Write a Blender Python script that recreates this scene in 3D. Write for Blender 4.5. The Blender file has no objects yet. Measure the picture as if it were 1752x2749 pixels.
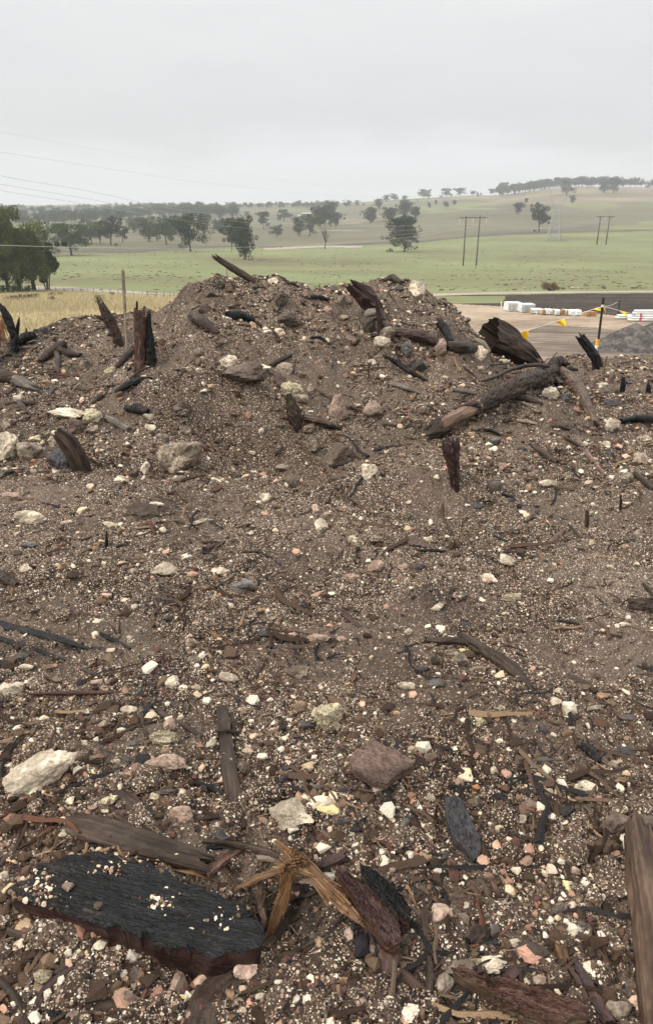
import bpy, math, random
import numpy as np
from mathutils import Vector, Matrix
R = math.radians
random.seed(7); rng = np.random.default_rng(11)
S = bpy.context.scene; COL = S.collection
# ---------------------------------------------------------------- camera
PITCH = R(21.5); FPX = 759.0; CZ = 1.6
cam_d = bpy.data.cameras.new('camera'); cam = bpy.data.objects.new('camera', cam_d); COL.objects.link(cam)
cam.location = (0, 0, CZ); cam.rotation_euler = (R(90) - PITCH, 0, 0)
cam_d.sensor_fit = 'VERTICAL'; cam_d.sensor_height = 24.0; cam_d.lens = 24.0 * FPX / 1024.0
cam_d.clip_start = 0.05; cam_d.clip_end = 9000
S.camera = cam
S.view_settings.view_transform = 'Standard'; S.view_settings.look = 'None'
S.view_settings.exposure = 0.05; S.view_settings.gamma = 1.0
# ---------------------------------------------------------------- node helpers
def NT(tree):
    tree.nodes.clear()
    def n(t, **kw):
        nd = tree.nodes.new(t)
        for k, v in kw.items():
            if k.startswith('i_'):
                key = k[2:]; key = int(key) if key.isdigit() else key.replace('_', ' ')
                nd.inputs[key].default_value = v
            else: setattr(nd, k, v)
        return nd
    def l(a, b): tree.links.new(a, b)
    def ramp(src, stops, interp='LINEAR'):
        r = tree.nodes.new('ShaderNodeValToRGB'); r.color_ramp.interpolation = interp
        e = r.color_ramp.elements
        while len(e) < len(stops): e.new(0.5)
        for q, (p, c) in zip(e, stops):
            q.position = p; q.color = (*c, 1) if len(c) == 3 else c
        if src: tree.links.new(src, r.inputs[0])
        return r.outputs[0]
    def mix(f, a, b, mode='MIX'):
        m = tree.nodes.new('ShaderNodeMix'); m.data_type = 'RGBA'; m.blend_type = mode
        for s, v in ((0, f), (6, a), (7, b)):
            if hasattr(v, 'links') or isinstance(v, bpy.types.NodeSocket): tree.links.new(v, m.inputs[s])
            else: m.inputs[s].default_value = v if s == 0 else (*v, 1)
        return m.outputs[2]
    def math_(op, a, b=None):
        m = tree.nodes.new('ShaderNodeMath'); m.operation = op
        for s, v in ((0, a), (1, b)):
            if v is None: continue
            if isinstance(v, bpy.types.NodeSocket): tree.links.new(v, m.inputs[s])
            else: m.inputs[s].default_value = v
        return m.outputs[0]
    return n, l, ramp, mix, math_
# ---------------------------------------------------------------- world: low overcast
w = bpy.data.worlds.new('World'); S.world = w; w.use_nodes = True
n, l, ramp, mix, mth = NT(w.node_tree)
SUN_EL, SUN_AZ = 44, 240
sky = n('ShaderNodeTexSky', sky_type='NISHITA', sun_disc=False, sun_elevation=R(SUN_EL), sun_rotation=R(SUN_AZ))
bg1 = n('ShaderNodeBackground', i_Strength=0.06); l(sky.outputs[0], bg1.inputs[0])
tc = n('ShaderNodeTexCoord'); sep = n('ShaderNodeSeparateXYZ'); l(tc.outputs['Generated'], sep.inputs[0])
mp = n('ShaderNodeMapping'); mp.inputs['Scale'].default_value = (1.6, 1.6, 6.0); l(tc.outputs['Generated'], mp.inputs[0])
nz = n('ShaderNodeTexNoise', i_Scale=1.3, i_Detail=6.0, i_Roughness=0.5); l(mp.outputs[0], nz.inputs[0])
mp2 = n('ShaderNodeMapping'); mp2.inputs['Scale'].default_value = (3.0, 3.0, 15.0); l(tc.outputs['Generated'], mp2.inputs[0])
nz2 = n('ShaderNodeTexNoise', i_Scale=1.7, i_Detail=7.0, i_Roughness=0.55); l(mp2.outputs[0], nz2.inputs[0])
zz = mth('ADD', sep.outputs[2], mth('MULTIPLY', mth('SUBTRACT', nz.outputs[0], 0.5), 0.16))
zz = mth('ADD', zz, mth('MULTIPLY', mth('SUBTRACT', nz2.outputs[0], 0.5), 0.11))
base = ramp(zz, [(0.0, (.66, .68, .69)), (0.035, (.64, .66, .67)), (0.10, (.52, .532, .538)), (0.2, (.575, .584, .587)), (0.27, (.65, .658, .656)), (0.5, (1, .99, .97)), (1.0, (1, .99, .97))])
zen = n('ShaderNodeMapRange', interpolation_type='SMOOTHSTEP'); l(sep.outputs[2], zen.inputs[0])
for q_, v_ in ((1, .27), (2, .85), (3, 1.40), (4, 2.2)): zen.inputs[q_].default_value = v_
bg2 = n('ShaderNodeBackground'); l(base, bg2.inputs[0]); l(zen.outputs[0], bg2.inputs[1])
ms = n('ShaderNodeMixShader', i_Fac=0.95); l(bg1.outputs[0], ms.inputs[1]); l(bg2.outputs[0], ms.inputs[2])
wo = n('ShaderNodeOutputWorld'); l(ms.outputs[0], wo.inputs[0])
# ---------------------------------------------------------------- sun (diffuse, behind cloud)
sd = bpy.data.lights.new('sun', 'SUN'); sd.energy = 2.6; sd.angle = R(18); sd.color = (1.0, .93, .83)
sun = bpy.data.objects.new('sun', sd); COL.objects.link(sun)
sun.rotation_euler = (R(90 - SUN_EL), 0, R(180 - SUN_AZ) )
# ---------------------------------------------------------------- noise in numpy
_P = np.random.default_rng(3).permutation(256); _P = np.concatenate([_P, _P, _P])
_G = np.random.default_rng(4).normal(size=(256, 3)); _G /= np.linalg.norm(_G, axis=1)[:, None]
def pn(x, y, z=0.0):
    x, y, z = np.broadcast_arrays(np.asarray(x, float), np.asarray(y, float), np.asarray(z, float))
    xi, yi, zi = [np.floor(a).astype(int) for a in (x, y, z)]
    xf, yf, zf = x - xi, y - yi, z - zi
    f = lambda t: t * t * t * (t * (t * 6 - 15) + 10)
    u, v, ww = f(xf), f(yf), f(zf); out = 0
    for dx in (0, 1):
        for dy in (0, 1):
            for dz in (0, 1):
                h = _P[_P[_P[(xi + dx) & 255] + ((yi + dy) & 255)] + ((zi + dz) & 255)]
                g = _G[h]
                d = g[..., 0] * (xf - dx) + g[..., 1] * (yf - dy) + g[..., 2] * (zf - dz)
                out = out + d * (u if dx else 1 - u) * (v if dy else 1 - v) * (ww if dz else 1 - ww)
    return out
def fbm(x, y, z=0.0, o=4, r=0.5):
    s = 0; a = 1
    for i in range(o):
        s = s + a * pn(x * 2 ** i + 17.3 * i, y * 2 ** i + 5.1 * i, z * 2 ** i + 2.7 * i); a *= r
    return s
# ---------------------------------------------------------------- mapping of the picture to places
REG = {'A': (0, 440, 880), 'B': (870, 440, 882), 'C': (0, 700, 880), 'D': (870, 700, 882), 'E': (1150, 760, 602),
       'F': (0, 1200, 880), 'G': (870, 1200, 882), 'H': (0, 1700, 880), 'I': (870, 1700, 882), 'J': (0, 2180, 880), 'K': (870, 2180, 882),
       'L': (0, 820, 480), 'M': (640, 2220, 460), 'N': (1150, 2500, 602), 'O': (1560, 780, 192), 'Q': (1340, 790, 320), 'Z': (0, 0, 1752 / 1.0)}
K0 = 652 / 1752.0
def px(reg, x, y):
    X, Y, W = REG[reg]; s = W / 1535.0
    return (X + x * s) * K0, (Y + y * s) * K0
def psc(reg): return REG[reg][2] / 1535.0 * K0
cp, sp_ = math.cos(PITCH), math.sin(PITCH)
def raydir(a, b):
    u = (a - 326) / FPX; v = (512 - b) / FPX
    return np.array([u, cp + v * sp_, -sp_ + v * cp])
def at_y(p, y):
    d = raydir(*p); t = y / d[1]; return np.array([d[0] * t, y, CZ + d[2] * t])
def depth(P): return P[1] * cp + (CZ - P[2]) * sp_
def toscreen(P):
    P = np.asarray(P, float); x, y, z = P[..., 0], P[..., 1], P[..., 2] - CZ
    dep = y * cp - z * sp_; up = y * sp_ + z * cp
    return 326 + FPX * x / dep, 512 - FPX * up / dep
# ---------------------------------------------------------------- stones seen one by one: region, x, y, width, height, colour, form, own label
STONES = """
C 1155 512 225 95 B blk big soil caked block with pale caps in the middle of the mound face
C 1085 468 85 50 W . pale cap on the left end of the big soil caked block
C 1228 497 80 34 W . flat pale cap on the right end of the big soil caked block
C 1340 500 100 48 T
C 1358 600 112 80 Y . lumpy pale yellow stone perched under the mound face
C 1400 640 72 48 T
C 1310 552 60 55 B
C 995 215 35 32 T
C 985 155 60 35 B
C 1310 170 62 50 B
C 1365 272 112 80 B . dark boulder high on the mound left of the bark
C 955 225 50 40 B
C 400 485 48 45 T
C 1080 205 40 22 B
C 220 570 50 26 O
C 90 640 40 44 W
C 140 657 36 40 T
C 30 770 42 60 T
C 312 708 165 60 W f wide flat pale stone at the left behind the knobbly cream one
C 435 725 92 80 Y . knobbly cream stone behind the dark leaning slab
C 355 765 84 62 R . dark red brown stone left of the knobbly cream stone
C 700 730 52 32 T
C 840 680 82 62 B
C 45 855 98 125 W . big cream boulder at the left picture edge
C 125 892 112 98 T . rounded tan boulder leaning on the big cream boulder
C 165 830 62 36 Y
C 197 850 26 24 W
C 248 840 44 62 W
C 285 930 108 100 D . dark slate boulder under the leaning slab of wood
C 430 780 50 40 W
C 705 780 52 30 W
C 640 812 32 26 W
C 870 795 72 32 T
C 762 820 60 30 T
C 845 905 190 165 T blk big blocky tan boulder half buried on the left shelf
C 1468 862 60 72 T
C 1225 797 26 30 W
C 1460 600 40 40 T
C 520 515 50 40 Y
C 1020 160 30 26 T
C 1275 95 50 28 W . flat white stone on the crest right of the mound log
C 1030 105 60 40 B
C 1430 155 50 40 T
C 1450 255 26 34 T
C 930 430 34 40 T
C 1300 330 50 30 W
C 1180 300 40 30 O
D 62 685 100 128 P tri pink triangular slab stone standing in the hollow
D 228 690 92 82 P . pink brown slab beside the triangular one
D 70 890 140 92 B . dark boulder at the bottom of the hollow
D 437 133 98 78 W . big white boulder on the crest of the right mound top
D 347 130 40 26 D
D 82 183 42 50 T
D 85 262 54 18 T
D 15 228 42 30 P
D 122 368 52 46 P
D 268 374 76 40 W
D 300 330 70 46 T
D 212 355 40 24 D
D 180 337 26 20 W
D 290 300 46 20 D
D 15 372 22 24 W
D 106 405 26 18 W
D 225 470 46 24 W
D 385 408 52 78 G . tall grey stone left of the reddish fallen log
D 540 400 58 72 P . upright pinkish stone between the two log ends
D 720 430 70 92 W . long cream stone wedged left of the hollow log
D 840 470 52 22 W
D 440 490 70 50 D
D 640 585 32 22 W
D 457 695 72 30 T
D 760 787 36 18 W
D 790 842 56 40 G
D 792 880 42 30 W
D 1065 618 86 66 W . cream boulder under the root end of the fallen trunk
D 1292 580 58 28 W
D 1340 603 70 56 B
D 1355 667 72 44 D
D 1345 765 80 62 W . crumbly white stone left of the level burnt log
D 1500 828 84 32 T
D 1312 858 46 30 W
D 1482 925 92 60 T
D 1058 472 56 42 P . rounded pink stone at the knot of dark roots
D 1035 778 72 28 T
D 925 878 46 20 D
D 730 500 28 15 W
D 1125 640 40 40 D
D 270 860 40 22 T
D 690 880 34 20 W
D 160 130 40 30 W
D 250 190 50 30 W
D 565 545 28 16 W
F 682 88 50 62 W
F 1010 155 60 25 W
F 570 150 72 38 W
F 835 150 82 30 T
F 1332 95 72 36 T
F 1245 235 60 44 W
F 1285 225 62 30 T
F 1375 152 62 50 B
F 1475 285 42 44 P
F 150 325 152 76 W . knobbly off white rock at the left
F 500 330 42 20 O
F 510 362 86 30 W
F 935 348 150 26 W ang long white stone sliver pointing up right
F 765 388 36 32 W . small round white stone left of centre
F 655 410 42 30 W
F 1505 365 62 92 W . pointed white stone near the centre of the heap
F 320 350 60 20 W
F 690 300 192 86 B blk dark block with a thin stone lid in the left middle
F 720 268 90 22 W f thin pale stone lid on the dark block
F 125 460 82 36 G
F 490 520 76 24 T
F 762 560 140 80 W f broad flat cream stone left of centre
F 115 565 56 40 W
F 1035 580 92 50 W
F 1005 615 40 22 O
F 1140 640 144 102 G . big smooth grey boulder left of centre
F 1070 548 36 26 P
F 630 748 36 40 W
F 455 815 76 28 W
F 728 865 28 20 O
F 1240 875 82 50 D . flat black stone in the centre
F 1230 765 46 24 O
F 900 880 50 40 P
F 895 915 62 36 P
F 1370 880 46 32 P
F 1490 895 120 50 P
F 275 922 62 36 P
F 605 895 30 26 W
F 445 875 32 26 W
F 970 232 46 28 T
F 905 635 28 28 W
F 620 578 26 26 W
F 50 225 102 40 P
F 825 95 28 22 O
F 1290 278 32 22 B
F 1175 400 26 22 W
F 1180 25 30 22 W
F 1345 180 30 22 W
F 780 800 50 30 D
F 980 835 80 16 T
G 205 106 76 72 W . white pointed stone in the bottom of the hollow slope
G 835 90 42 45 P
G 955 190 34 42 O . bright orange stone on the right slope
G 525 140 30 22 W
G 800 177 72 46 G
G 885 172 60 50 B
G 1045 168 82 40 W
G 725 275 46 30 D
G 1235 165 36 24 W
G 1325 35 56 30 D
G 1420 145 62 60 T tri tan triangular stone near the right edge
G 1480 52 62 66 P
G 95 288 102 28 P
G 20 315 42 26 P
G 125 330 36 28 T
G 120 402 46 25 T
G 135 430 50 38 Y
G 440 440 112 66 R
G 485 432 50 26 Y
G 240 555 82 66 P
G 370 562 60 36 P
G 440 560 72 36 D
G 350 490 20 18 W
G 860 525 92 60 W f crumbled chalky white patch stone on the right slope
G 770 610 92 40 W
G 130 605 92 36 P
G 85 660 28 30 W
G 880 700 88 40 Y . flat yellowish stone at the right of centre
G 530 745 60 42 W
G 265 812 32 28 T
G 395 860 40 34 W
G 1465 405 40 38 T
G 1395 430 50 34 G
G 1405 468 32 28 P
G 1458 545 28 22 W
G 1335 560 36 18 W
G 1260 340 50 30 G
G 1250 308 28 16 W
G 1190 470 42 28 B
G 650 830 72 34 D
G 85 895 52 30 P
G 625 562 30 14 W
G 1415 262 42 18 W
G 1400 830 62 26 W
G 160 800 26 18 T
H 65 105 132 50 D f flat purple grey stone at the left edge
H 270 55 62 42 P
H 455 65 66 28 G
H 520 82 52 25 W
H 710 102 102 56 T
H 905 125 62 48 T
H 900 40 52 38 T
H 1060 200 92 50 W . white pointed stone left of the plank top
H 1400 175 112 66 T
H 120 162 66 28 W
H 25 175 52 30 W
H 45 255 112 74 W . large cream boulder at the left edge above the red stick
H 140 225 42 30 W
H 230 155 72 30 O
H 265 215 52 30 T
H 455 228 62 28 P
H 810 225 66 70 W . rounded white stone above the yellowish rock
H 855 258 46 38 Y
H 915 252 52 32 W
H 1300 230 42 24 T
H 600 358 86 54 W . white shell shaped stone left of the brown stick
H 518 385 52 20 W
H 575 455 52 30 W
H 490 422 82 50 T
H 795 420 62 70 P
H 770 482 132 76 Y . crumbly yellowish rock above the big pale pink one
H 780 600 220 116 P . big pale pink rock left of the long plank
H 992 510 50 88 W . upright white stone touching the long plank
H 1410 345 86 62 O . orange brown stone beside the round porous stone
H 1535 385 160 145 Y . round porous cream stone with a dark hole at centre
H 810 330 36 34 D
H 1440 430 62 50 D
H 190 640 370 170 W big long pale rock wedge slanting up right at the left edge
H 190 730 30 34 P
H 395 515 36 28 Y
H 850 840 112 86 P
H 725 765 46 48 Y
H 845 745 62 38 W
H 500 780 92 46 Y
H 580 660 46 30 P
H 320 825 72 44 P
H 430 815 50 32 P
H 490 835 40 28 Y
H 285 878 46 34 W
H 165 875 62 28 W
H 1145 630 62 80 B
H 1370 850 210 150 W . large crumbly cream rock right of the long plank
H 1500 790 112 90 W . second crumbly cream rock touching the large one
H 1490 722 66 34 G . blue grey stone on top of the crumbly cream rocks
H 1365 905 122 38 P
H 910 627 36 40 T
H 545 600 46 26 W
H 635 515 72 40 G
H 1130 360 46 38 P
H 1050 935 82 40 D
H 290 385 42 26 D
H 590 590 52 30 D
H 1345 635 52 34 D
H 780 742 92 30 B
H 400 510 30 22 W
I 632 125 92 82 T tri tan triangular stone beside the weathered branch
I 705 170 86 42 P
I 385 245 76 46 W
I 525 232 72 56 G
I 450 170 56 38 D
I 1090 270 52 36 W
I 1140 345 82 100 W . tall cream boulder right of the weathered branch
I 1070 320 62 46 W
I 825 350 46 34 Y
I 730 405 66 50 Y . round yellow stone in the right middle ground
I 650 412 34 32 W
I 690 385 26 20 W
I 405 545 52 38 T
I 250 725 62 38 W
I 790 640 46 50 W
I 1295 290 62 28 O
I 1420 390 92 46 G
I 1400 550 126 44 D f flat dark grey stone near the right edge
I 1350 615 66 46 T
I 1050 745 46 40 W
I 1385 690 62 48 O
I 1225 710 112 56 W
I 815 505 40 25 W
I 635 700 50 58 P
I 700 790 62 50 T
I 500 770 50 58 W
I 960 800 102 56 P
I 900 865 92 46 W
I 1380 890 172 108 B . dark soil covered boulder near the right edge
I 1515 890 90 124 T . tan block beside the dark soil covered boulder
I 860 590 40 40 T
I 500 575 72 46 R
I 335 375 40 26 O
I 1260 350 72 32 T
I 1030 455 42 40 D
I 1150 445 46 20 T
I 155 345 42 26 W
I 905 590 48 56 B
I 45 435 82 52 T
I 90 880 52 34 D
J 290 40 46 36 W
J 310 100 62 50 W
J 215 585 62 62 Y . small round yellow stone below the slab left end
J 200 765 82 86 Y . pale yellow pitted stone at the lower left
J 600 865 118 98 P blk pink square block at the bottom left of centre
J 820 835 108 168 P . tall pink speckled stone at the bottom
J 635 765 66 98 B
J 1145 750 102 118 P . rounded pinkish boulder below the slab tip
J 335 945 82 58 P
J 290 908 50 38 P
J 410 755 36 32 W
J 935 832 46 42 D
J 1130 935 46 44 W
J 1420 948 62 34 O
J 1340 855 72 78 P
J 1235 815 36 50 W
J 1045 105 102 82 D . black shiny rock behind the branch ends
J 18 310 52 80 W
J 860 970 120 30 O
J 1245 670 46 34 W
J 1480 580 62 50 B
J 350 800 50 30 R
J 465 715 36 34 P
J 55 720 46 34 T
K 545 482 106 106 P . round brown pink stone right of the bark slabs
K 655 505 60 66 T
K 635 390 42 34 T
K 530 410 30 34 Y
K 660 435 40 34 W
K 1105 455 106 46 G
K 800 555 62 56 G
K 885 615 86 50 W
K 965 640 150 80 B . smooth brown glassy stone above the bark plate
K 640 722 200 78 T . long tan stone arching above the left end of the bark plate
K 560 800 84 130 T . tan stone standing under the left end of the arching stone
K 795 705 122 90 W . crumbly chalk white lump behind the bark plate
K 458 772 44 38 T
K 395 940 96 92 W . rough white lump at the bottom centre right
K 235 905 82 56 O
K 1230 725 82 60 W
K 1380 920 132 98 T . big tan angular stone in the lower right corner
K 1170 270 56 52 P
K 1150 335 36 38 W
K 1035 290 42 34 W
K 770 145 32 44 W
K 810 80 46 38 Y
K 325 90 42 32 W
K 490 185 40 34 T
K 1230 375 40 36 D
K 320 270 40 34 P
K 120 570 46 62 P
K 1210 575 46 34 R
K 1205 530 46 44 G
K 150 905 46 38 W
K 30 920 52 48 T
K 855 335 30 38 O
K 1285 795 38 36 W
K 1335 855 40 34 P
K 945 800 42 46 W
K 1000 780 62 48 P
K 560 215 36 38 D
K 455 250 26 38 W
K 75 40 56 30 D
K 230 640 62 58 T
K 1365 150 42 30 D
"""
# ---------------------------------------------------------------- heights of the heap the camera stands on
CREST = [(-500, 830, 9.6), (-100, 815, 9.4), (0, 806, 9.2), (60, 800, 9.2), (130, 768, 9.2), (190, 752, 9.1), (250, 754, 9.0), (320, 745, 8.9), (380, 736, 8.7), (405, 716, 8.4),
         (440, 690, 8.2), (480, 668, 8.0), (530, 657, 7.9), (600, 657, 7.8), (680, 675, 7.8), (740, 692, 7.8), (790, 688, 7.8),
         (850, 683, 7.8), (900, 671, 7.8), (960, 668, 7.8), (1000, 690, 7.8), (1040, 714, 7.8), (1080, 755, 7.9), (1110, 785, 8.0),
         (1135, 830, 8.4), (1200, 858, 8.8), (1300, 856, 9.0), (1400, 852, 9.1), (1535, 850, 9.2), (2000, 850, 9.4)]
_c = np.array([np.append(at_y((a * 652 / 1535, b * 652 / 1535), d), d) for a, b, d in CREST])
def Hc(x, y):                                     # large shapes
    x = np.asarray(x, float); y = np.asarray(y, float)
    yc = np.interp(x, _c[:, 0], _c[:, 1]); rz = np.interp(x, _c[:, 0], _c[:, 2])
    foot = 5.05 + 0.35 * np.sin(x * 1.1 + .6) + 0.25 * pn(x * .9, 3.3)
    t = np.clip((y - foot) / (yc - foot), 0, 1)
    s = 0.55 * (t * t * (3 - 2 * t)) + 0.45 * np.clip(np.sin(t * math.pi / 2), 0, 1) ** 1.25
    s = s + 0.16 * np.sin(t * math.pi) * fbm(x * 1.3 + 9, y * 1.1, o=2) * 1.6
    z = rz * s
    back = np.clip(y - yc, 0, None)
    z = z - np.where(back > 0, 0.62 * back * np.clip(back / .5, 0, 1), 0)
    return z
PITS = []; BUMPS = []
def H(x, y):
    x = np.asarray(x, float); y = np.asarray(y, float)
    z = Hc(x, y)
    for (a, b, c, rx, ry) in PITS:
        z = z + c * np.exp(-((x - a) / rx) ** 2 - ((y - b) / ry) ** 2)
    z = z + 0.065 * fbm(x * .9, y * .9, 1.5, o=2) + 0.055 * fbm(x * 2.7, y * 2.7, 4.5, o=2) + 0.034 * fbm(x * 7, y * 7, 8.2, o=3) + .06 * np.clip((y - 4) / 2, 0, 1) * (fbm(x * 4.3, y * 3.1, 18.2, o=2) + .9 * (.35 - np.abs(fbm(x * 2.1 + 5, y * 2.6, 28.2, o=2))))
    r = fbm(x * 19, y * 19, 3.1, o=3); z = z + (0.015 + .012 * np.clip((y - 3.5) / 3, 0, 1)) * (1 - 2 * np.abs(r))
    z = z + 0.006 * fbm(x * 60, y * 60, 6.1, o=2)
    if BUMPS:
        z = np.array(z, float); shp = z.shape; z = z.reshape(-1); xf = np.broadcast_to(x, shp).reshape(-1); yf = np.broadcast_to(y, shp).reshape(-1)
        for (a, b, c, r) in BUMPS:
            k = np.nonzero((np.abs(xf - a) < 2.2 * r) & (np.abs(yf - b) < 2.2 * r))[0]
            if len(k): z[k] += c * np.exp(-((xf[k] - a) / r) ** 2 - ((yf[k] - b) / r) ** 2) * (1 + 1.1 * pn(xf[k] * 17, yf[k] * 17, c * 90))
        z = z.reshape(shp)
    return np.maximum(z, -5.5)
_ys = np.linspace(.6, 12, 900)
def gp(reg, x, y, lift=0.0):                      # the point of the heap seen at a place in the picture
    d = raydir(*px(reg, x, y)); t = _ys / d[1]
    X = d[0] * t; Z = CZ + d[2] * t; hh = H(X, _ys) + lift
    k = np.nonzero(Z <= hh)[0]
    if len(k) == 0: k = [int(np.argmin(Z - hh))]
    k = max(int(k[0]), 1); a, b = Z[k - 1] - hh[k - 1], Z[k] - hh[k]
    f = a / (a - b + 1e-9) if a > 0 >= b else 1.0
    yy = _ys[k - 1] + f * (_ys[k] - _ys[k - 1]); tt = yy / d[1]
    return np.array([d[0] * tt, yy, CZ + d[2] * tt - lift])
for (a, b, c, rx, ry) in [(700, 1070, -.30, .46, .34), (560, 1005, -.20, .45, .16), (500, 940, .20, .55, .13), (250, 945, .10, .4, .12), (380, 985, -.08, .3, .1), (640, 960, .06, .2, .1), (1010, 1165, .15, .45, .14), (1060, 1230, -.05, .5, .15), (90, 1020, .15, .45, .22), (420, 1030, .14, .25, .2), (860, 1140, .06, .3, .12), (300, 1100, -.06, .4, .15),
                          (590, 2120, -.08, .25, .16), (1150, 1700, .05, .4, .3), (300, 1880, .04, .3, .2), (980, 860, -.12, .18, .25), (850, 1060, -.06, .3, .2), (700, 740, .07, .3, .2), (1050, 800, .10, .16, .3), (900, 800, .09, .16, .25), (780, 800, -.08, .2, .3), (480, 800, .08, .2, .4), (400, 860, -.08, .2, .4),
                          (1250, 960, .08, .3, .2), (1450, 1000, -.07, .4, .3), (1350, 1300, .06, .5, .2), (200, 1350, .05, .5, .2), (760, 1330, -.05, .3, .15), (430, 1500, -.04, .3, .12), (1000, 1480, .05, .3, .15)]:
    P = gp('Z', a, b); PITS.append((P[0], P[1], c, rx, ry))
# soil banked up around stones and stumps
for ln_ in STONES.strip().split('\n'):
    q = ln_.split(); P = gp(q[0], float(q[1]), float(q[2]) - float(q[4]) * .25); w_ = float(q[3]) * psc(q[0]) * depth(P) / FPX
    if w_ > .035: BUMPS.append((P[0], P[1], min(.16 * w_, .05), w_ * .62))
for (r_, a, b, c, rr) in [('A', 1000, 560, .05, .12), ('A', 1280, 560, .04, .1), ('B', 60, 602, .06, .14), ('B', 230, 580, .05, .12), ('B', 600, 680, .05, .13), ('B', 640, 745, .05, .1), ('A', 870, 620, .05, .14), ('A', 700, 710, .04, .12), ('L', 120, 385, .07, .2), ('L', 1045, 335, .06, .16), ('L', 1215, 500, .07, .18), ('F', 385, 90, .05, .16), ('G', 618, 165, .03, .09), ('D', 235, 240, .08, .16), ('E', 1180, 560, .05, .12), ('L', 450, 400, .06, .2), ('D', 400, 380, .05, .15), ('D', 650, 430, .05, .15), ('J', 600, 330, .03, .2), ('J', 1280, 420, -.04, .12),
                          ('K', 250, 380, .02, .1), ('K', 1000, 860, .02, .12), ('D', 980, 520, .05, .2), ('L', 220, 680, .05, .2)]:
    P = gp(r_, a, b); BUMPS.append((P[0], P[1], c, rr))
# ---------------------------------------------------------------- heights of the country beyond
FC = np.array([-900, 0, 380, 770, 1100, 1300, 1535, 2400]); FU = (FC * 652 / 1535 - 326) / FPX * 1.02
FD = np.array([10, 35, 45, 60, 75, 100, 150, 200, 280, 380, 500, 650, 800, 1000, 1300, 1800, 2700])
FZ = np.array([
 [-4.6, -4.6, -4.8, -5.4, -6.0, -6.9, -8.0, -8.6, -9.0, -8.2, -6.5, -4.0, -1.0, 2.5, 9, 17, 20],
 [-4.6, -4.6, -4.8, -5.4, -6.0, -6.9, -8.0, -8.6, -9.0, -8.2, -6.5, -4.0, -1.0, 2.5, 9, 17, 20],
 [-4.6, -4.6, -4.8, -5.3, -6.0, -7.0, -8.4, -9.2, -9.6, -8.8, -7.0, -4.2, -1.0, 3.0, 10, 18, 20],
 [-4.6, -4.6, -4.7, -5.0, -5.8, -7.3, -9.0, -9.9, -10.3, -9.3, -6.5, -2.0, 4.0, 11.0, 17, 16, 12],
 [-4.6, -4.6, -4.6, -4.8, -5.6, -7.5, -9.5, -10.5, -10.8, -8.5, -3.0, 4.0, 12.0, 21.0, 26, 16, 12],
 [-4.6, -4.6, -4.6, -4.75, -5.5, -7.5, -9.5, -10.5, -10.5, -7.5, -1.0, 8.0, 18.5, 30.5, 35, 24, 15],
 [-4.6, -4.6, -4.6, -4.75, -5.5, -7.5, -9.5, -10.5, -10.3, -7.0, 0.0, 9.0, 18, 29.0, 34, 22, 15],
 [-4.6, -4.6, -4.6, -4.75, -5.5, -7.5, -9.5, -10.5, -10.3, -7.0, 0.0, 9.0, 16, 24.0, 28, 22, 15]])
def HF(x, y):
    x = np.asarray(x, float); y = np.maximum(np.asarray(y, float), 10.0)
    u = np.clip(x / y, FU[0], FU[-1]); ly = np.log(y); L = np.log(FD)
    j = np.clip(np.searchsorted(L, ly) - 1, 0, len(L) - 2); fj = (ly - L[j]) / (L[j + 1] - L[j]); fj = np.clip(fj, 0, 1)
    i = np.clip(np.searchsorted(FU, u) - 1, 0, len(FU) - 2); fi = (u - FU[i]) / (FU[i + 1] - FU[i]); fi = fi * fi * (3 - 2 * fi)
    z = (FZ[i, j] * (1 - fj) + FZ[i, j + 1] * fj) * (1 - fi) + (FZ[i + 1, j] * (1 - fj) + FZ[i + 1, j + 1] * fj) * fi
    k = np.clip((y - 90) / 500, 0, 1)
    z = z + k * (2.2 * fbm(x / 160, y / 160, 7.7, o=3)) + 0.12 * fbm(x / 9, y / 9, 2.2, o=2) * np.clip(y / 60, .3, 1)
    return z
_yf = np.exp(np.linspace(math.log(20), math.log(2600), 2600))
def gf(reg, x, y):
    d = raydir(*px(reg, x, y)); t = _yf / d[1]; X = d[0] * t; Z = CZ + d[2] * t; hh = HF(X, _yf)
    k = np.nonzero(Z <= hh)[0]
    if len(k) == 0: k = [int(np.argmin(np.where(_yf < 1500, (Z - hh) / _yf, 9)))]
    k = int(k[0]); return np.array([X[k], _yf[k], float(HF(X[k], _yf[k]))])
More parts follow.
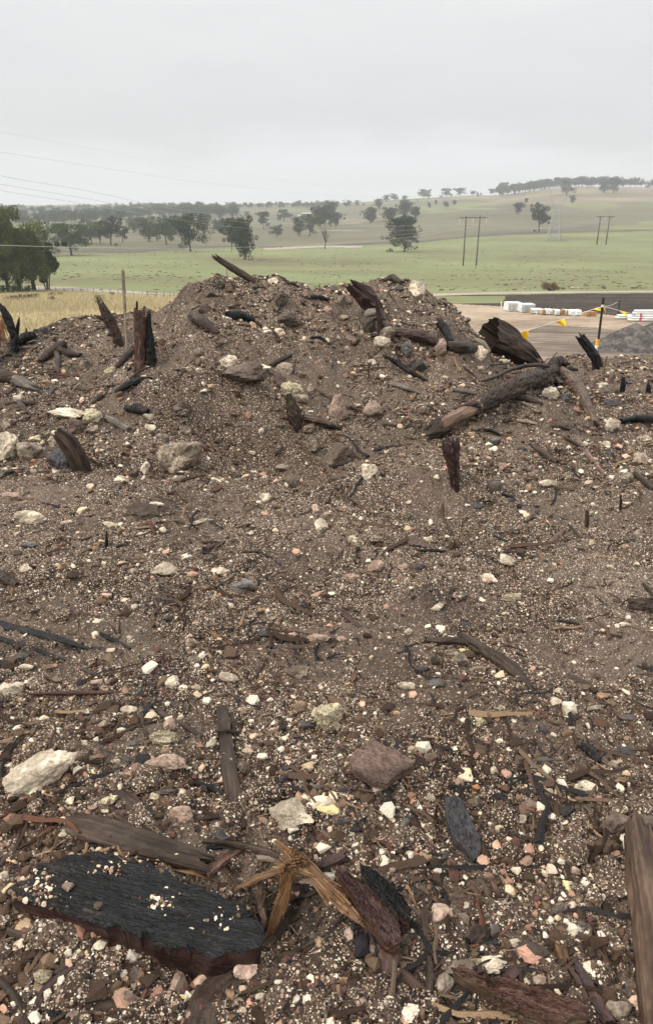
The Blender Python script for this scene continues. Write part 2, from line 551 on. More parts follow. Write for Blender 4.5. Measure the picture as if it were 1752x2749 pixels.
# ---------------------------------------------------------------- mesh / object helpers
def mesh_obj(name, V, F, mat, parent=None, smooth=False, attrs=None, loc=None, midx=None):
    me = bpy.data.meshes.new(name); V = np.asarray(V, float)
    if loc is not None: V = V - np.asarray(loc, float)
    if isinstance(F, np.ndarray):
        nf, k = F.shape
        me.vertices.add(len(V)); me.vertices.foreach_set('co', V.astype(np.float32).ravel())
        me.loops.add(nf * k); me.loops.foreach_set('vertex_index', F.astype(np.int32).ravel())
        me.polygons.add(nf); me.polygons.foreach_set('loop_start', np.arange(0, nf * k, k, dtype=np.int32))
        me.polygons.foreach_set('loop_total', np.full(nf, k, dtype=np.int32))
        me.update(calc_edges=True)
    else: me.from_pydata([tuple(v) for v in V], [], [tuple(f) for f in F]); me.update()
    me.polygons.foreach_set('use_smooth', [bool(smooth)] * len(me.polygons))
    for (an, typ, data) in (attrs or []):
        a = me.attributes.new(an, typ, 'POINT')
        key = {'FLOAT': 'value', 'FLOAT_VECTOR': 'vector', 'FLOAT_COLOR': 'color'}[typ]
        a.data.foreach_set(key, np.asarray(data, np.float32).ravel())
    for m in (mat if isinstance(mat, (list, tuple)) else [mat]): me.materials.append(m)
    if midx is not None: me.polygons.foreach_set('material_index', np.asarray(midx, np.int32))
    o = bpy.data.objects.new(name, me); COL.objects.link(o)
    if parent is not None: o.parent = parent
    if loc is not None: o.location = loc
    return o
def tag(o, label=None, cat=None, group=None, kind=None):
    for k, v in (('label', label), ('category', cat), ('group', group), ('kind', kind)):
        if v: o[k] = v
    return o
def thing(name, loc, label, cat, group=None):
    o = bpy.data.objects.new(name, None); COL.objects.link(o); o.location = loc; o.empty_display_size = .2
    return tag(o, label, cat, group)
class MB:
    def __init__(s): s.v = []; s.f = []
    def add(s, V, F):
        b = len(s.v); s.v += [tuple(p) for p in V]; s.f += [tuple(b + i for i in f) for f in F]; return s
    def box(s, c, d, rz=0, M=None):
        x, y, z = d[0] / 2, d[1] / 2, d[2] / 2
        V = [Vector((a * x, b * y, e * z)) for e in (-1, 1) for a, b in ((-1, -1), (1, -1), (1, 1), (-1, 1))]
        m = (M or Matrix.Rotation(rz, 3, 'Z'))
        return s.add([m @ p + Vector(c) for p in V], [(3, 2, 1, 0), (4, 5, 6, 7), (0, 1, 5, 4), (1, 2, 6, 5), (2, 3, 7, 6), (3, 0, 4, 7)])
    def tube(s, pts, rad, k=6):
        pts = [Vector(p) for p in pts]; rings = []
        rad = rad if hasattr(rad, '__len__') else [rad] * len(pts)
        for i, p in enumerate(pts):
            t = (pts[min(i + 1, len(pts) - 1)] - pts[max(i - 1, 0)]).normalized()
            a = t.cross(Vector((0, 0, 1)));  a = a if a.length > .05 else t.cross(Vector((1, 0, 0))); a.normalize(); b = t.cross(a)
            rings.append([p + (a * math.cos(q) + b * math.sin(q)) * rad[i] for q in [2 * math.pi * j / k for j in range(k)]])
        V = [p for r in rings for p in r]; F = []
        for i in range(len(pts) - 1):
            for j in range(k): F.append((i * k + j, i * k + (j + 1) % k, (i + 1) * k + (j + 1) % k, (i + 1) * k + j))
        F.append(tuple(range(k))[::-1]); F.append(tuple((len(pts) - 1) * k + j for j in range(k)))
        return s.add(V, F)
    def build(s, name, mat, parent=None, smooth=False, loc=None):
        V = np.array(s.v)
        if parent is not None and loc is None: V = V - np.array(parent.location)
        return mesh_obj(name, V, s.f, mat, parent, smooth, loc=loc)
# ---------------------------------------------------------------- materials
def new_mat(name):
    m = bpy.data.materials.new(name); m.use_nodes = True
    return (m,) + NT(m.node_tree)
def finish(n, l, colour, rough=.8, bump=None, bstr=.5, bdist=.01, spec=.35, tr=None):
    p = n('ShaderNodeBsdfPrincipled'); o = n('ShaderNodeOutputMaterial')
    if isinstance(colour, bpy.types.NodeSocket): l(colour, p.inputs['Base Color'])
    else: p.inputs['Base Color'].default_value = (*colour, 1)
    if isinstance(rough, bpy.types.NodeSocket): l(rough, p.inputs['Roughness'])
    else: p.inputs['Roughness'].default_value = rough
    p.inputs['Specular IOR Level'].default_value = spec
    if bump is not None:
        b = n('ShaderNodeBump', i_Strength=bstr, i_Distance=bdist); l(bump, b.inputs['Height']); l(b.outputs[0], p.inputs['Normal'])
    l(p.outputs[0], o.inputs[0]); return p
def flat_mat(name, c, rough=.7, var=.15, sc=8, spec=.4):
    m, n, l, ramp, mix, mth = new_mat(name); t = n('ShaderNodeTexCoord')
    z = n('ShaderNodeTexNoise', i_Scale=sc, i_Detail=5.0); l(t.outputs['Object'], z.inputs[0])
    c0 = tuple(max(0, a * (1 - var)) for a in c); c1 = tuple(min(1, a * (1 + var)) for a in c)
    finish(n, l, ramp(z.outputs[0], [(.3, c0), (.7, c1)]), rough, z.outputs[0], .2, .01, spec); return m
# wet stony soil of the heap
SOIL, n, l, ramp, mix, mth = new_mat('stony_soil')
t = n('ShaderNodeTexCoord'); OB = t.outputs['Object']
n1 = n('ShaderNodeTexNoise', i_Scale=1.7, i_Detail=5.0); l(OB, n1.inputs[0])
n2 = n('ShaderNodeTexNoise', i_Scale=26.0, i_Detail=6.0, i_Roughness=.65); l(OB, n2.inputs[0])
n3 = n('ShaderNodeTexNoise', i_Scale=190.0, i_Detail=3.0); l(OB, n3.inputs[0])
c = ramp(n2.outputs[0], [(.36, (.011, .0072, .0053)), (.5, (.050, .034, .0245)), (.64, (.165, .115, .084))])
c = mix(.55, c, ramp(n1.outputs[0], [(.40, (.028, .0195, .014)), (.60, (.145, .106, .079))]))
ab = n('ShaderNodeAttribute', attribute_name='bare'); c = mix(mth('MULTIPLY', ab.outputs['Fac'], .55), c, ramp(n3.outputs[0], [(.3, (.10, .074, .056)), (.7, (.245, .19, .15))])); barek = mth('SUBTRACT', 1.0, mth('MULTIPLY', ab.outputs['Fac'], .85))
def specks(c, scale, keep, stops, rad):
    v = n('ShaderNodeTexVoronoi', i_Scale=scale); l(OB, v.inputs[0])
    s = n('ShaderNodeSeparateColor'); l(v.outputs['Color'], s.inputs[0])
    m = mth('MULTIPLY', mth('LESS_THAN', s.outputs[0], mth('MULTIPLY', barek, keep)), mth('LESS_THAN', v.outputs['Distance'], rad))
    return mix(m, c, ramp(s.outputs[1], stops, 'CONSTANT')), v.outputs['Distance']
pal = [(0, (.04, .026, .019)), (.18, (.16, .11, .08)), (.36, (.34, .25, .18)), (.54, (.34, .21, .155)), (.66, (.56, .47, .36)), (.86, (.75, .68, .55)), (.96, (.02, .02, .022))]
c, d1 = specks(c, 230.0, .5, pal, .52)
c, d2 = specks(c, 105.0, .30, pal, .45)
c, d3 = specks(c, 55.0, .16, pal, .36)
at = n('ShaderNodeAttribute', attribute_name='patch')
c = mix(mth('MULTIPLY', mth('MAXIMUM', at.outputs['Fac'], 0.0), .75), c, mix(.5, ramp(n3.outputs[0], [(.3, (.17, .13, .10)), (.7, (.31, .245, .195))]), c))
c = mix(mth('MULTIPLY', mth('MAXIMUM', mth('MULTIPLY', at.outputs['Fac'], -1.0), 0.0), .8), c, (.012, .011, .012))
hgt = mth('ADD', mth('MULTIPLY', n2.outputs[0], 1.0), mth('MULTIPLY', mth('SUBTRACT', 1.0, d2), .5)); hgt = mth('ADD', hgt, mth('MULTIPLY', n3.outputs[0], .5))
finish(n, l, c, .85, hgt, 1.0, .018, .12)
# loose gravel: one colour per pebble held in the mesh
GRAV, n, l, ramp, mix, mth = new_mat('loose_gravel')
a = n('ShaderNodeAttribute', attribute_name='pebble'); t = n('ShaderNodeTexCoord')
z = n('ShaderNodeTexNoise', i_Scale=260.0, i_Detail=3.0); l(t.outputs['Object'], z.inputs[0])
c = mix(1.0, a.outputs['Color'], ramp(z.outputs[0], [(.3, (.68, .66, .63)), (.65, (1.1, 1.1, 1.1))]), 'MULTIPLY')
finish(n, l, c, .75, z.outputs[0], .5, .004, .15)
def rock_mat(name, c0, c1, c2, pit=0.0, sc=1.0, rough=.72, dirt=.8):
    m, n, l, ramp, mix, mth = new_mat(name); t = n('ShaderNodeTexCoord'); oi = n('ShaderNodeObjectInfo')
    ad = n('ShaderNodeVectorMath', operation='ADD'); l(t.outputs['Object'], ad.inputs[0])
    cr = n('ShaderNodeCombineXYZ'); l(mth('MULTIPLY', oi.outputs['Random'], 37.0), cr.inputs[0]); l(cr.outputs[0], ad.inputs[1]); V = ad.outputs[0]
    a = n('ShaderNodeTexNoise', i_Scale=14.0 * sc, i_Detail=7.0, i_Roughness=.62); l(V, a.inputs[0])
    b = n('ShaderNodeTexNoise', i_Scale=70.0 * sc, i_Detail=5.0, i_Roughness=.7); l(V, b.inputs[0])
    d = n('ShaderNodeTexNoise', i_Scale=6.0 * sc, i_Detail=8.0, i_Roughness=.7); l(V, d.inputs[0])
    c = ramp(a.outputs[0], [(.3, c0), (.5, c1), (.7, c2)])
    c = mix(.55, c, ramp(b.outputs[0], [(.36, tuple(q * .5 for q in c0)), (.6, c2)]))
    c = mix(ramp(d.outputs[0], [(.44, (0, 0, 0)), (.53, (dirt,) * 3)]), c, (.060, .042, .029))
    hv = mth('ADD', mth('MULTIPLY', a.outputs[0], 1.2), b.outputs[0])
    if pit:
        v = n('ShaderNodeTexVoronoi', i_Scale=130.0 * sc); l(V, v.inputs[0])
        pm = mth('LESS_THAN', v.outputs['Distance'], .27 * pit); c = mix(mth('MULTIPLY', pm, .75), c, (.10, .075, .05))
        hv = mth('SUBTRACT', hv, mth('MULTIPLY', pm, .5))
    br = n('ShaderNodeHueSaturation'); l(c, br.inputs['Color']); l(mth('ADD', .78, mth('MULTIPLY', oi.outputs['Random'], .4)), br.inputs['Value'])
    finish(n, l, br.outputs[0], rough, hv, .9, .008, .3); return m
RM = {'W': rock_mat('cream_stone', (.44, .34, .235), (.68, .56, .41), (.84, .74, .58), .6, dirt=.5),
      'Y': rock_mat('yellow_porous_stone', (.36, .29, .16), (.60, .51, .33), (.76, .67, .48), 1.2, dirt=.5),
      'P': rock_mat('pink_stone', (.27, .17, .125), (.42, .28, .215), (.56, .42, .33), .6, dirt=.6),
      'T': rock_mat('tan_stone', (.20, .15, .105), (.31, .24, .175), (.43, .36, .28), .7),
      'O': rock_mat('orange_stone', (.28, .14, .07), (.40, .22, .12), (.52, .36, .22), .4),
      'R': rock_mat('red_brown_stone', (.10, .062, .050), (.17, .105, .085), (.27, .18, .145), .2),
      'B': rock_mat('brown_stone', (.060, .044, .034), (.115, .085, .066), (.20, .155, .12), .5),
      'D': rock_mat('dark_slate', (.020, .020, .023), (.042, .041, .045), (.075, .072, .075), 0, rough=.5, dirt=.3),
      'G': rock_mat('grey_stone', (.075, .068, .066), (.13, .12, .117), (.21, .195, .185), .2, rough=.6)}
def wood_mat(name, c0, c1, c2, fine=1.0, rough=.6, spec=.3, bstr=.9, char=0.0, dust=0, crack=0.0):
    m, n, l, ramp, mix, mth = new_mat(name); g = n('ShaderNodeAttribute', attribute_name='grain')
    mp = n('ShaderNodeMapping'); mp.inputs['Scale'].default_value = (2.2 * fine, 45 * fine, 45 * fine); l(g.outputs['Vector'], mp.inputs[0])
    a = n('ShaderNodeTexNoise', i_Scale=1.6, i_Detail=8.0, i_Roughness=.62, i_Distortion=.6); l(mp.outputs[0], a.inputs[0])
    mq = n('ShaderNodeMapping'); mq.inputs['Scale'].default_value = (7, 14, 14); l(g.outputs['Vector'], mq.inputs[0])
    b = n('ShaderNodeTexNoise', i_Scale=1.0, i_Detail=6.0, i_Roughness=.6); l(mq.outputs[0], b.inputs[0])
    c = ramp(a.outputs[0], [(.28, c0), (.5, c1), (.72, c2)])
    c = mix(ramp(b.outputs[0], [(.40, (0, 0, 0)), (.62, (.65,) * 3)]), c, tuple(q * .55 for q in c0))
    if char: c = mix(ramp(b.outputs[0], [(.48, (0, 0, 0)), (.56, (char,) * 3)]), c, (.012, .011, .012))
    t = n('ShaderNodeTexCoord'); d = n('ShaderNodeTexNoise', i_Scale=9.0, i_Detail=9.0, i_Roughness=.8); l(t.outputs['Object'], d.inputs[0])
    c = mix(ramp(d.outputs[0], [(.56, (0, 0, 0)), (.62, (.6,) * 3)]), c, (.055, .040, .030))
    hv = mth('ADD', a.outputs[0], mth('MULTIPLY', b.outputs[0], .6))
    if crack:
        mc = n('ShaderNodeMapping'); mc.inputs['Scale'].default_value = (30, 170, 60); l(g.outputs['Vector'], mc.inputs[0]); vc = n('ShaderNodeTexVoronoi', feature='DISTANCE_TO_EDGE', i_Scale=1.0); wv = n('ShaderNodeVectorMath', operation='ADD'); l(mc.outputs[0], wv.inputs[0]); l(b.outputs['Color'], wv.inputs[1]); l(wv.outputs[0], vc.inputs[0])
        ck = ramp(vc.outputs['Distance'], [(0, (0, 0, 0)), (.12, (1, 1, 1))]); hv = mth('ADD', hv, mth('MULTIPLY', ck, crack)); c = mix(mth('MULTIPLY', mth('SUBTRACT', 1.0, ck), .5), c, (.003, .003, .003))
    finish(n, l, c, rough, hv, bstr, .006, spec); return m
WM = {'brown': wood_mat('dark_wet_wood', (.016, .010, .007), (.042, .027, .018), (.095, .066, .046), spec=.25, dust=0),
      'red': wood_mat('red_brown_wood', (.024, .011, .008), (.070, .033, .023), (.16, .09, .06), rough=.5, dust=0, spec=.3),
      'redbark': wood_mat('dark_red_bark', (.014, .007, .007), (.042, .020, .018), (.10, .055, .045), .6, rough=.45, dust=0, spec=.28),
      'char': wood_mat('charred_wood', (.004, .004, .0045), (.010, .010, .011), (.026, .025, .026), 1.2, rough=.5, spec=.22, bstr=1.0, dust=0, crack=.22),
      'grey': wood_mat('weathered_grey_wood', (.06, .047, .038), (.14, .115, .095), (.25, .215, .18), rough=.7),
      'tan': wood_mat('bare_tan_wood', (.06, .034, .024), (.15, .093, .064), (.27, .185, .135), rough=.6, dust=0),
      'orange': wood_mat('fresh_orange_wood', (.05, .020, .008), (.15, .075, .030), (.42, .26, .125), 1.6, rough=.55, dust=.03),
      'bark': wood_mat('rough_dark_bark', (.013, .008, .006), (.040, .025, .018), (.10, .068, .050), .45, bstr=1.0, dust=0, spec=.2),
      'umber': wood_mat('umber_wood', (.030, .017, .011), (.095, .058, .037), (.20, .135, .092), spec=.25, dust=.03),
      'pale': wood_mat('pale_splintered_wood', (.15, .11, .08), (.29, .23, .17), (.42, .35, .27), dust=0)}
# ================================================================ THE HEAP'S SURFACE
def grid_mesh(X, Y, Z):
    a, b = X.shape; V = np.stack([X, Y, Z], -1).reshape(-1, 3)
    i = np.arange(a - 1)[:, None] * b + np.arange(b - 1)[None, :]
    F = np.stack([i, i + 1, i + b + 1, i + b], -1).reshape(-1, 4); return V, F
uc = np.concatenate([-np.linspace(3.2, .72, 50)[:-1], np.linspace(-.70, .70, 620), np.linspace(.72, 3.2, 50)[1:]])
yr = np.concatenate([np.linspace(-1.5, .85, 30)[:-1], np.exp(np.linspace(math.log(.85), math.log(10.5), 720)), np.linspace(10.6, 18, 40)])
Yg = np.repeat(yr[:, None], len(uc), 1); Xg = uc[None, :] * np.maximum(Yg, 1.0)
Zg = H(Xg, Yg)
PATCH = [  # pale sandy (+) and dark charred (-) areas as seen: region, x, y, half width, half height, amount
    ('G', 1300, 640, 330, 170, .8), ('F', 130, 220, 200, 90, .6), ('I', 1450, 60, 220, 160, .5), ('G', 700, 330, 260, 130, .35), ('H', 1200, 800, 60, 140, .7), ('K', 1050, 420, 330, 90, .45),
    ('H', 640, 40, 160, 60, .3), ('F', 780, 730, 140, 70, -.9), ('H', 740, 240, 130, 90, -.7), ('J', 1330, 480, 200, 160, -.8), ('D', 60, 520, 90, 200, -.3), ('D', 430, 500, 70, 50, -.8),
    ('C', 80, 400, 120, 60, -.8), ('D', 540, 830, 70, 60, -.8), ('H', 60, 90, 260, 50, -.7), ('F', 200, 390, 250, 60, -.4), ('I', 260, 140, 200, 120, -.3), ('C', 1150, 800, 330, 100, -.35),
    ('J', 700, 900, 200, 150, -.4), ('K', 130, 560, 200, 200, -.5), ('C', 1150, 640, 300, 100, .2), ('D', 1050, 600, 100, 40, -.8), ('G', 560, 700, 160, 60, -.5)]
def patch_at(X, Y, Z):
    a, b = toscreen(np.stack([X, Y, Z], -1)); p = np.zeros(a.shape)
    return a, b
PP = []
for (r_, x_, y_, w_, h_, am) in PATCH:
    P = gp(r_, x_, y_); Q = gp(r_, x_, y_ - h_); wx = w_ * psc(r_) * depth(P) / FPX
    PP.append((P[0], P[1], max(wx, .05), max(min(abs(Q[1] - P[1]), 2.0), .05), am))
def bare(X, Y): return 1 - np.clip(.80 + 2.7 * fbm(X * 2.1 + 3, Y * 2.1, 7.7, o=3), .16, 1)
def patchv(X, Y):
    p = 0.0
    for (a, b, c, d, am) in PP: p = p + am * np.exp(-((X - a) / c) ** 2 - ((Y - b) / d) ** 2)
    return p + .35 * fbm(X * 1.5, Y * 1.5, 9.9, o=3)
V, F = grid_mesh(Xg, Yg, Zg)
tag(mesh_obj('soil_heap_ground', V, F, SOIL, smooth=True, attrs=[('patch', 'FLOAT', np.clip(patchv(V[:, 0], V[:, 1]), -1, 1)), ('bare', 'FLOAT', bare(V[:, 0], V[:, 1]))]), kind='structure')
# ---------------------------------------------------------------- loose gravel (uncountable)
def ico(sub):
    import bmesh
    bm = bmesh.new(); bmesh.ops.create_icosphere(bm, subdivisions=sub, radius=1.0)
    v = np.array([q.co[:] for q in bm.verts]); f = np.array([[q.index for q in p.verts] for p in bm.faces]); bm.free(); return v, f
ICO = {k: ico(k) for k in (1, 2, 3, 4)}
def cut_stone(v, rs, ncut=12, lo=.62, hi=.95, rough=.0, fr=2.5):
    N = rs.normal(size=(ncut, 3)); N /= np.linalg.norm(N, axis=1)[:, None]; O = rs.uniform(lo, hi, ncut)
    dt = v @ N.T; r = np.where(dt > .05, O / np.maximum(dt, .05), 9).min(1); r = np.minimum(r, 1.08)
    o = rs.uniform(0, 50, 3)
    if rough: r = r * (1 + rough * fbm(v[:, 0] * fr + o[0], v[:, 1] * fr + o[1], v[:, 2] * fr + o[2], o=4, r=.6))
    return v * r[:, None]
def hulls(n_, pts, seed):
    import bmesh
    g = np.random.default_rng(seed); out = []
    for _ in range(n_):
        P = g.normal(size=(pts, 3)); P /= np.linalg.norm(P, axis=1)[:, None]; P *= g.uniform(.72, 1.05, (pts, 1)); bm = bmesh.new()
        for p in P: bm.verts.new(p)
        r = bmesh.ops.convex_hull(bm, input=bm.verts); bmesh.ops.delete(bm, geom=[e for e in r['geom_interior'] if isinstance(e, bmesh.types.BMVert)], context='VERTS')
        bm.verts.ensure_lookup_table(); bm.verts.index_update(); v = np.array([q.co[:] for q in bm.verts]); f = np.array([[q.index for q in p.verts] for p in bm.faces if len(p.verts) == 3]); bm.free(); out.append((v, f))
    return out
HF_, HC_ = hulls(9, 9, 1), hulls(14, 17, 2)
def rotmats(n_, tilt=1.0):
    q = rng.normal(size=(n_, 4)); q /= np.linalg.norm(q, axis=1)[:, None]; a, b, c, d = q.T
    return np.stack([1 - 2 * (c * c + d * d), 2 * (b * c - a * d), 2 * (b * d + a * c), 2 * (b * c + a * d), 1 - 2 * (b * b + d * d), 2 * (c * d - a * b),
                     2 * (b * d - a * c), 2 * (c * d + a * b), 1 - 2 * (b * b + c * c)], -1).reshape(-1, 3, 3)
PAL = np.array([(.040, .026, .018), (.075, .049, .034), (.125, .085, .059), (.20, .14, .10), (.27, .16, .115), (.42, .27, .195), (.48, .37, .265), (.68, .58, .44), (.82, .76, .62), (.62, .53, .31), (.40, .19, .085), (.024, .023, .025), (.09, .046, .038)])
PAL = PAL * np.array([1.02, .97, .94]); PW = np.array([.14, .15, .12, .10, .055, .055, .09, .125, .10, .02, .006, .055, .04]); PW = PW / PW.sum()
def make_stuff(name, shp_, N, seed, smin_px, smin, smax, expo, mat, label, flatr=(.45, .9), elong=(.7, 1.4), shapes=5, pal=PAL, pw=PW, region=None, embed=.15):
    g = np.random.default_rng(seed); shapes = len(shp_) if isinstance(shp_, list) else shapes
    k = int(N * .62); g2 = g; inv = g.uniform(1 / 10.0, 1 / .95, k); y = np.concatenate([1 / inv, g.uniform(4.6, 9.6, N - k)]); kn = int(N * .06); y[:kn] = g.uniform(.95, 1.9, kn)
    x = g.uniform(-.56, .56, N) * (y + .15)
    z = H(x, y); e = .02; keep = (Hc(x, y) > -.6)
    pv = patchv(x, y); keep &= g.uniform(size=N) > np.clip(pv * 1.0, 0, .75); keep &= g.uniform(size=N) > bare(x, y) * .93
    x, y, z, pv = x[keep], y[keep], z[keep], pv[keep]; N = len(x)
    dep = y * cp + (CZ - z) * sp_
    s0 = np.maximum(smin, smin_px * dep / FPX); s = np.minimum(s0 * g.uniform(0.02, 1, N) ** (-1 / expo), np.maximum(smax, s0 * 1.2)) / 2
    per = np.array_split(np.arange(N), shapes); VV = []; FF = []; CC = []; off = 0
    for q, idx in enumerate(per):
        v0, f0 = shp_[q] if isinstance(shp_, list) else shp_
        sh = v0 if isinstance(shp_, list) else cut_stone(v0, g, 9, .45, .9, .25)
        M = rotmats(len(idx)); sc = np.stack([g.uniform(*elong, len(idx)), g.uniform(.7, 1.1, len(idx)), g.uniform(.6, 1.0, len(idx))], -1) * s[idx][:, None]
        P = np.einsum('nij,nvj->nvi', M, sh[None] * sc[:, None, :])
        P[:, :, 2] *= g.uniform(*flatr, len(idx))[:, None]
        P += np.stack([x[idx], y[idx], z[idx] + s[idx] * embed], -1)[:, None, :]
        ci = g.choice(len(pal), len(idx), p=pw); tn = fbm(x[idx] * 3.3, y[idx] * 3.3, 12.5, o=3); ci = np.where((g.uniform(size=len(idx)) < np.clip(-tn * 2.6, 0, .8)) & (ci > 2), g.integers(0, 3, len(idx)) if len(pal) > 8 else ci, ci); dk = pv[idx] < -.35
        ci = np.where(dk & (g.uniform(size=len(idx)) < .65), len(pal) - 2, ci)
        col = pal[ci] * g.uniform(.75, 1.2, (len(idx), 1)) * g.uniform(.95, 1.05, (len(idx), 3))
        VV.append(P.reshape(-1, 3)); nv = len(sh)
        FF.append((f0[None] + (np.arange(len(idx)) * nv)[:, None, None]).reshape(-1, 3) + off); off += nv * len(idx)
        col = (np.minimum(col, [.60, .54, .44]) if (smax > .02) else np.minimum(col, .9)) if len(pal) > 8 else col; c4 = np.concatenate([np.clip(col, 0, 1), np.ones((len(idx), 1))], 1); CC.append(np.repeat(c4, nv, 0))
    o = mesh_obj(name, np.concatenate(VV), np.concatenate(FF), mat, attrs=[('pebble', 'FLOAT_COLOR', np.concatenate(CC))])
    return tag(o, label, 'gravel', kind='stuff')
make_stuff('fine_gravel', HF_, 140000, 21, 1.0, .0035, .012, 2.2, GRAV, 'fine mixed gravel strewn over the whole soil heap', pal=PAL * .84)
make_stuff('coarse_gravel', HC_, 16000, 22, 2.3, .009, .045, 2.0, GRAV, 'coarser cream, pink and brown pebbles strewn over the soil heap', embed=.3)
make_stuff('rubble', HC_, 8000, 25, 3.4, .014, .075, 2.0, GRAV, 'broken rubble pieces strewn thickly over the soil heap', embed=.1)
CLP = np.array([(.045, .030, .021), (.062, .043, .030), (.085, .060, .043), (.11, .08, .058)])
make_stuff('soil_clods', ICO[3], 4200, 24, 4.5, .022, .11, 1.8, SOIL, 'crumbling clods of damp brown soil all over the heap', pal=CLP, pw=np.full(4, .25), embed=-.05, flatr=(.5, .9))
# chips of bark, charcoal and wood
CH = np.array([(.035, .022, .016), (.07, .045, .032), (.02, .019, .02), (.12, .085, .06), (.10, .045, .03), (.22, .15, .09)])
make_stuff('bark_chips', HF_, 13000, 23, 1.2, .006, .016, 2.2, GRAV, 'dark slivers of bark and charcoal scattered among the gravel', flatr=(.3, .7), elong=(2.2, 5.5), pal=CH, pw=np.array([.3, .25, .2, .12, .08, .05]), embed=.35)
def twigs(name, N, seed, label):
    g = np.random.default_rng(seed); n_ = 7; y = 1 / g.uniform(1 / 9.3, 1 / 1.0, N * 2); y[: N // 2] = g.uniform(4, 9.2, N // 2); x = g.uniform(-.54, .54, N * 2) * y
    k = (Hc(x, y) > -.5) & (g.uniform(size=N * 2) < np.clip(.4 + 1.6 * fbm(x * 1.6, y * 1.6, 15.5, o=2), .08, 1)); x, y = x[k][:N, None], y[k][:N, None]; N = len(x); U = lambda a, b: g.uniform(a, b, (N, 1))
    L = np.minimum((.02 + .028 * U(.02, 1) ** -.6) * (.6 + y * .09), .42); a = U(0, 2 * math.pi); t = np.linspace(-.5, .5, n_)[None] * L; off_ = U(-1, 1) * .10 * L * (t / L * 2) ** 2 + U(-1, 1) * .04 * L * np.sin(t / L * 9)
    cx_ = x + np.cos(a) * t - np.sin(a) * off_; cy_ = y + np.sin(a) * t + np.cos(a) * off_; r = np.maximum(L * U(.02, .07), .0011 * y * U(.5, 1.1)); hh = H(cx_, cy_); hp_ = np.pad(hh, ((0, 0), (2, 2)), 'edge'); hs_ = sum(hp_[:, q:q + n_] for q in range(5)) / 5
    cz_ = hs_ + r * U(.2, 1.2) + np.linspace(0, 1, n_)[None] * L * np.clip(g.normal(0, .12, (N, 1)), 0, 1); rr = r * np.linspace(1, .45, n_)[None] * g.uniform(.8, 1.2, (N, n_))
    C = np.stack([cx_, cy_, cz_], -1); d = np.stack([-np.sin(a), np.cos(a), 0 * a], -1) * rr[..., None]; zz_ = np.zeros_like(C); zz_[..., 2] = rr
    V = np.stack([C + d, C + zz_, C - d, C - zz_ * .7], 2).reshape(-1, 3); F = np.array([(q * 4 + j, q * 4 + (j + 1) % 4, q * 4 + 4 + (j + 1) % 4, q * 4 + 4 + j) for q in range(n_ - 1) for j in range(4)] + [(3, 2, 1, 0), tuple((n_ - 1) * 4 + j for j in range(4))])
    F = (F[None] + (np.arange(N) * n_ * 4)[:, None, None]).reshape(-1, 4); c_ = CH[g.choice(6, N, p=[.34, .25, .2, .1, .06, .05])] * g.uniform(.8, 1.25, (N, 1)); c_ = np.repeat(np.concatenate([c_, np.ones((N, 1))], 1), n_ * 4, 0)
    tag(mesh_obj(name, V, F, GRAV, attrs=[('pebble', 'FLOAT_COLOR', c_)]), label, 'twigs', kind='stuff')
twigs('twigs_and_roots', 7500, 27, 'broken twigs, roots and bark strips littered over the heap')
# ================================================================ THE COUNTRY BEYOND
def field_mat(name, stops, sc=.05, fine=.8, spot=None, rough=.95, bd=.15, stretch=(1, 1, 1), spotamt=.6):
    m, n, l, ramp, mix, mth = new_mat(name); t = n('ShaderNodeTexCoord')
    mp = n('ShaderNodeMapping'); mp.inputs['Scale'].default_value = stretch; l(t.outputs['Object'], mp.inputs[0]); V = mp.outputs[0]
    a = n('ShaderNodeTexNoise', i_Scale=sc, i_Detail=8.0, i_Roughness=.62); l(V, a.inputs[0])
    b = n('ShaderNodeTexNoise', i_Scale=fine, i_Detail=6.0, i_Roughness=.7); l(V, b.inputs[0])
    f = mth('ADD', mth('MULTIPLY', a.outputs[0], .65), mth('MULTIPLY', b.outputs[0], .35))
    c = ramp(f, stops)
    if spot:
        q = n('ShaderNodeTexNoise', i_Scale=fine * .7, i_Detail=9.0, i_Roughness=.75); l(V, q.inputs[0])
        c = mix(mth('MULTIPLY', ramp(q.outputs[0], [(.58, (0, 0, 0)), (.66, (1, 1, 1))]), spotamt), c, spot)
    if name in ('tan_earth', 'wet_grey_earth'):      # wheel marks
        wv = n('ShaderNodeTexWave', wave_type='RINGS', rings_direction='Z', i_Scale=.42, i_Distortion=5.0, i_Detail=3.0, i_Detail_Scale=.35); mo = n('ShaderNodeMapping'); mo.inputs['Location'].default_value = (-9, -18, 0); l(t.outputs['Object'], mo.inputs[0]); l(mo.outputs[0], wv.inputs[0])
        c = mix(mth('MULTIPLY', ramp(wv.outputs[0], [(.62, (0, 0, 0)), (.9, (1, 1, 1))]), .45), c, tuple(.6 * q for q in stops[1][1]))
    finish(n, l, c, rough, b.outputs[0], .5, bd, .15); return m
GREEN = field_mat('green_crop', [(.34, (.115, .10, .058)), (.44, (.135, .135, .066)), (.52, (.155, .172, .078)), (.64, (.20, .21, .10))], .02, .45, (.088, .072, .045), stretch=(1, 1.4, 1), spotamt=.5)
OLIVE = field_mat('olive_pasture', [(.34, (.075, .068, .044)), (.45, (.105, .10, .062)), (.52, (.13, .118, .078)), (.60, (.11, .125, .065)), (.68, (.15, .135, .088))], .012, .2, (.085, .07, .047))
STRAW = field_mat('dry_hill_grass', [(.36, (.11, .095, .062)), (.47, (.15, .128, .084)), (.56, (.20, .165, .108)), (.66, (.31, .255, .165))], .015, .25, (.11, .09, .06))
GOLD = field_mat('golden_grass', [(.34, (.20, .16, .08)), (.5, (.33, .265, .14)), (.62, (.44, .37, .21))], .09, 1.6, (.13, .095, .04), spotamt=.5)
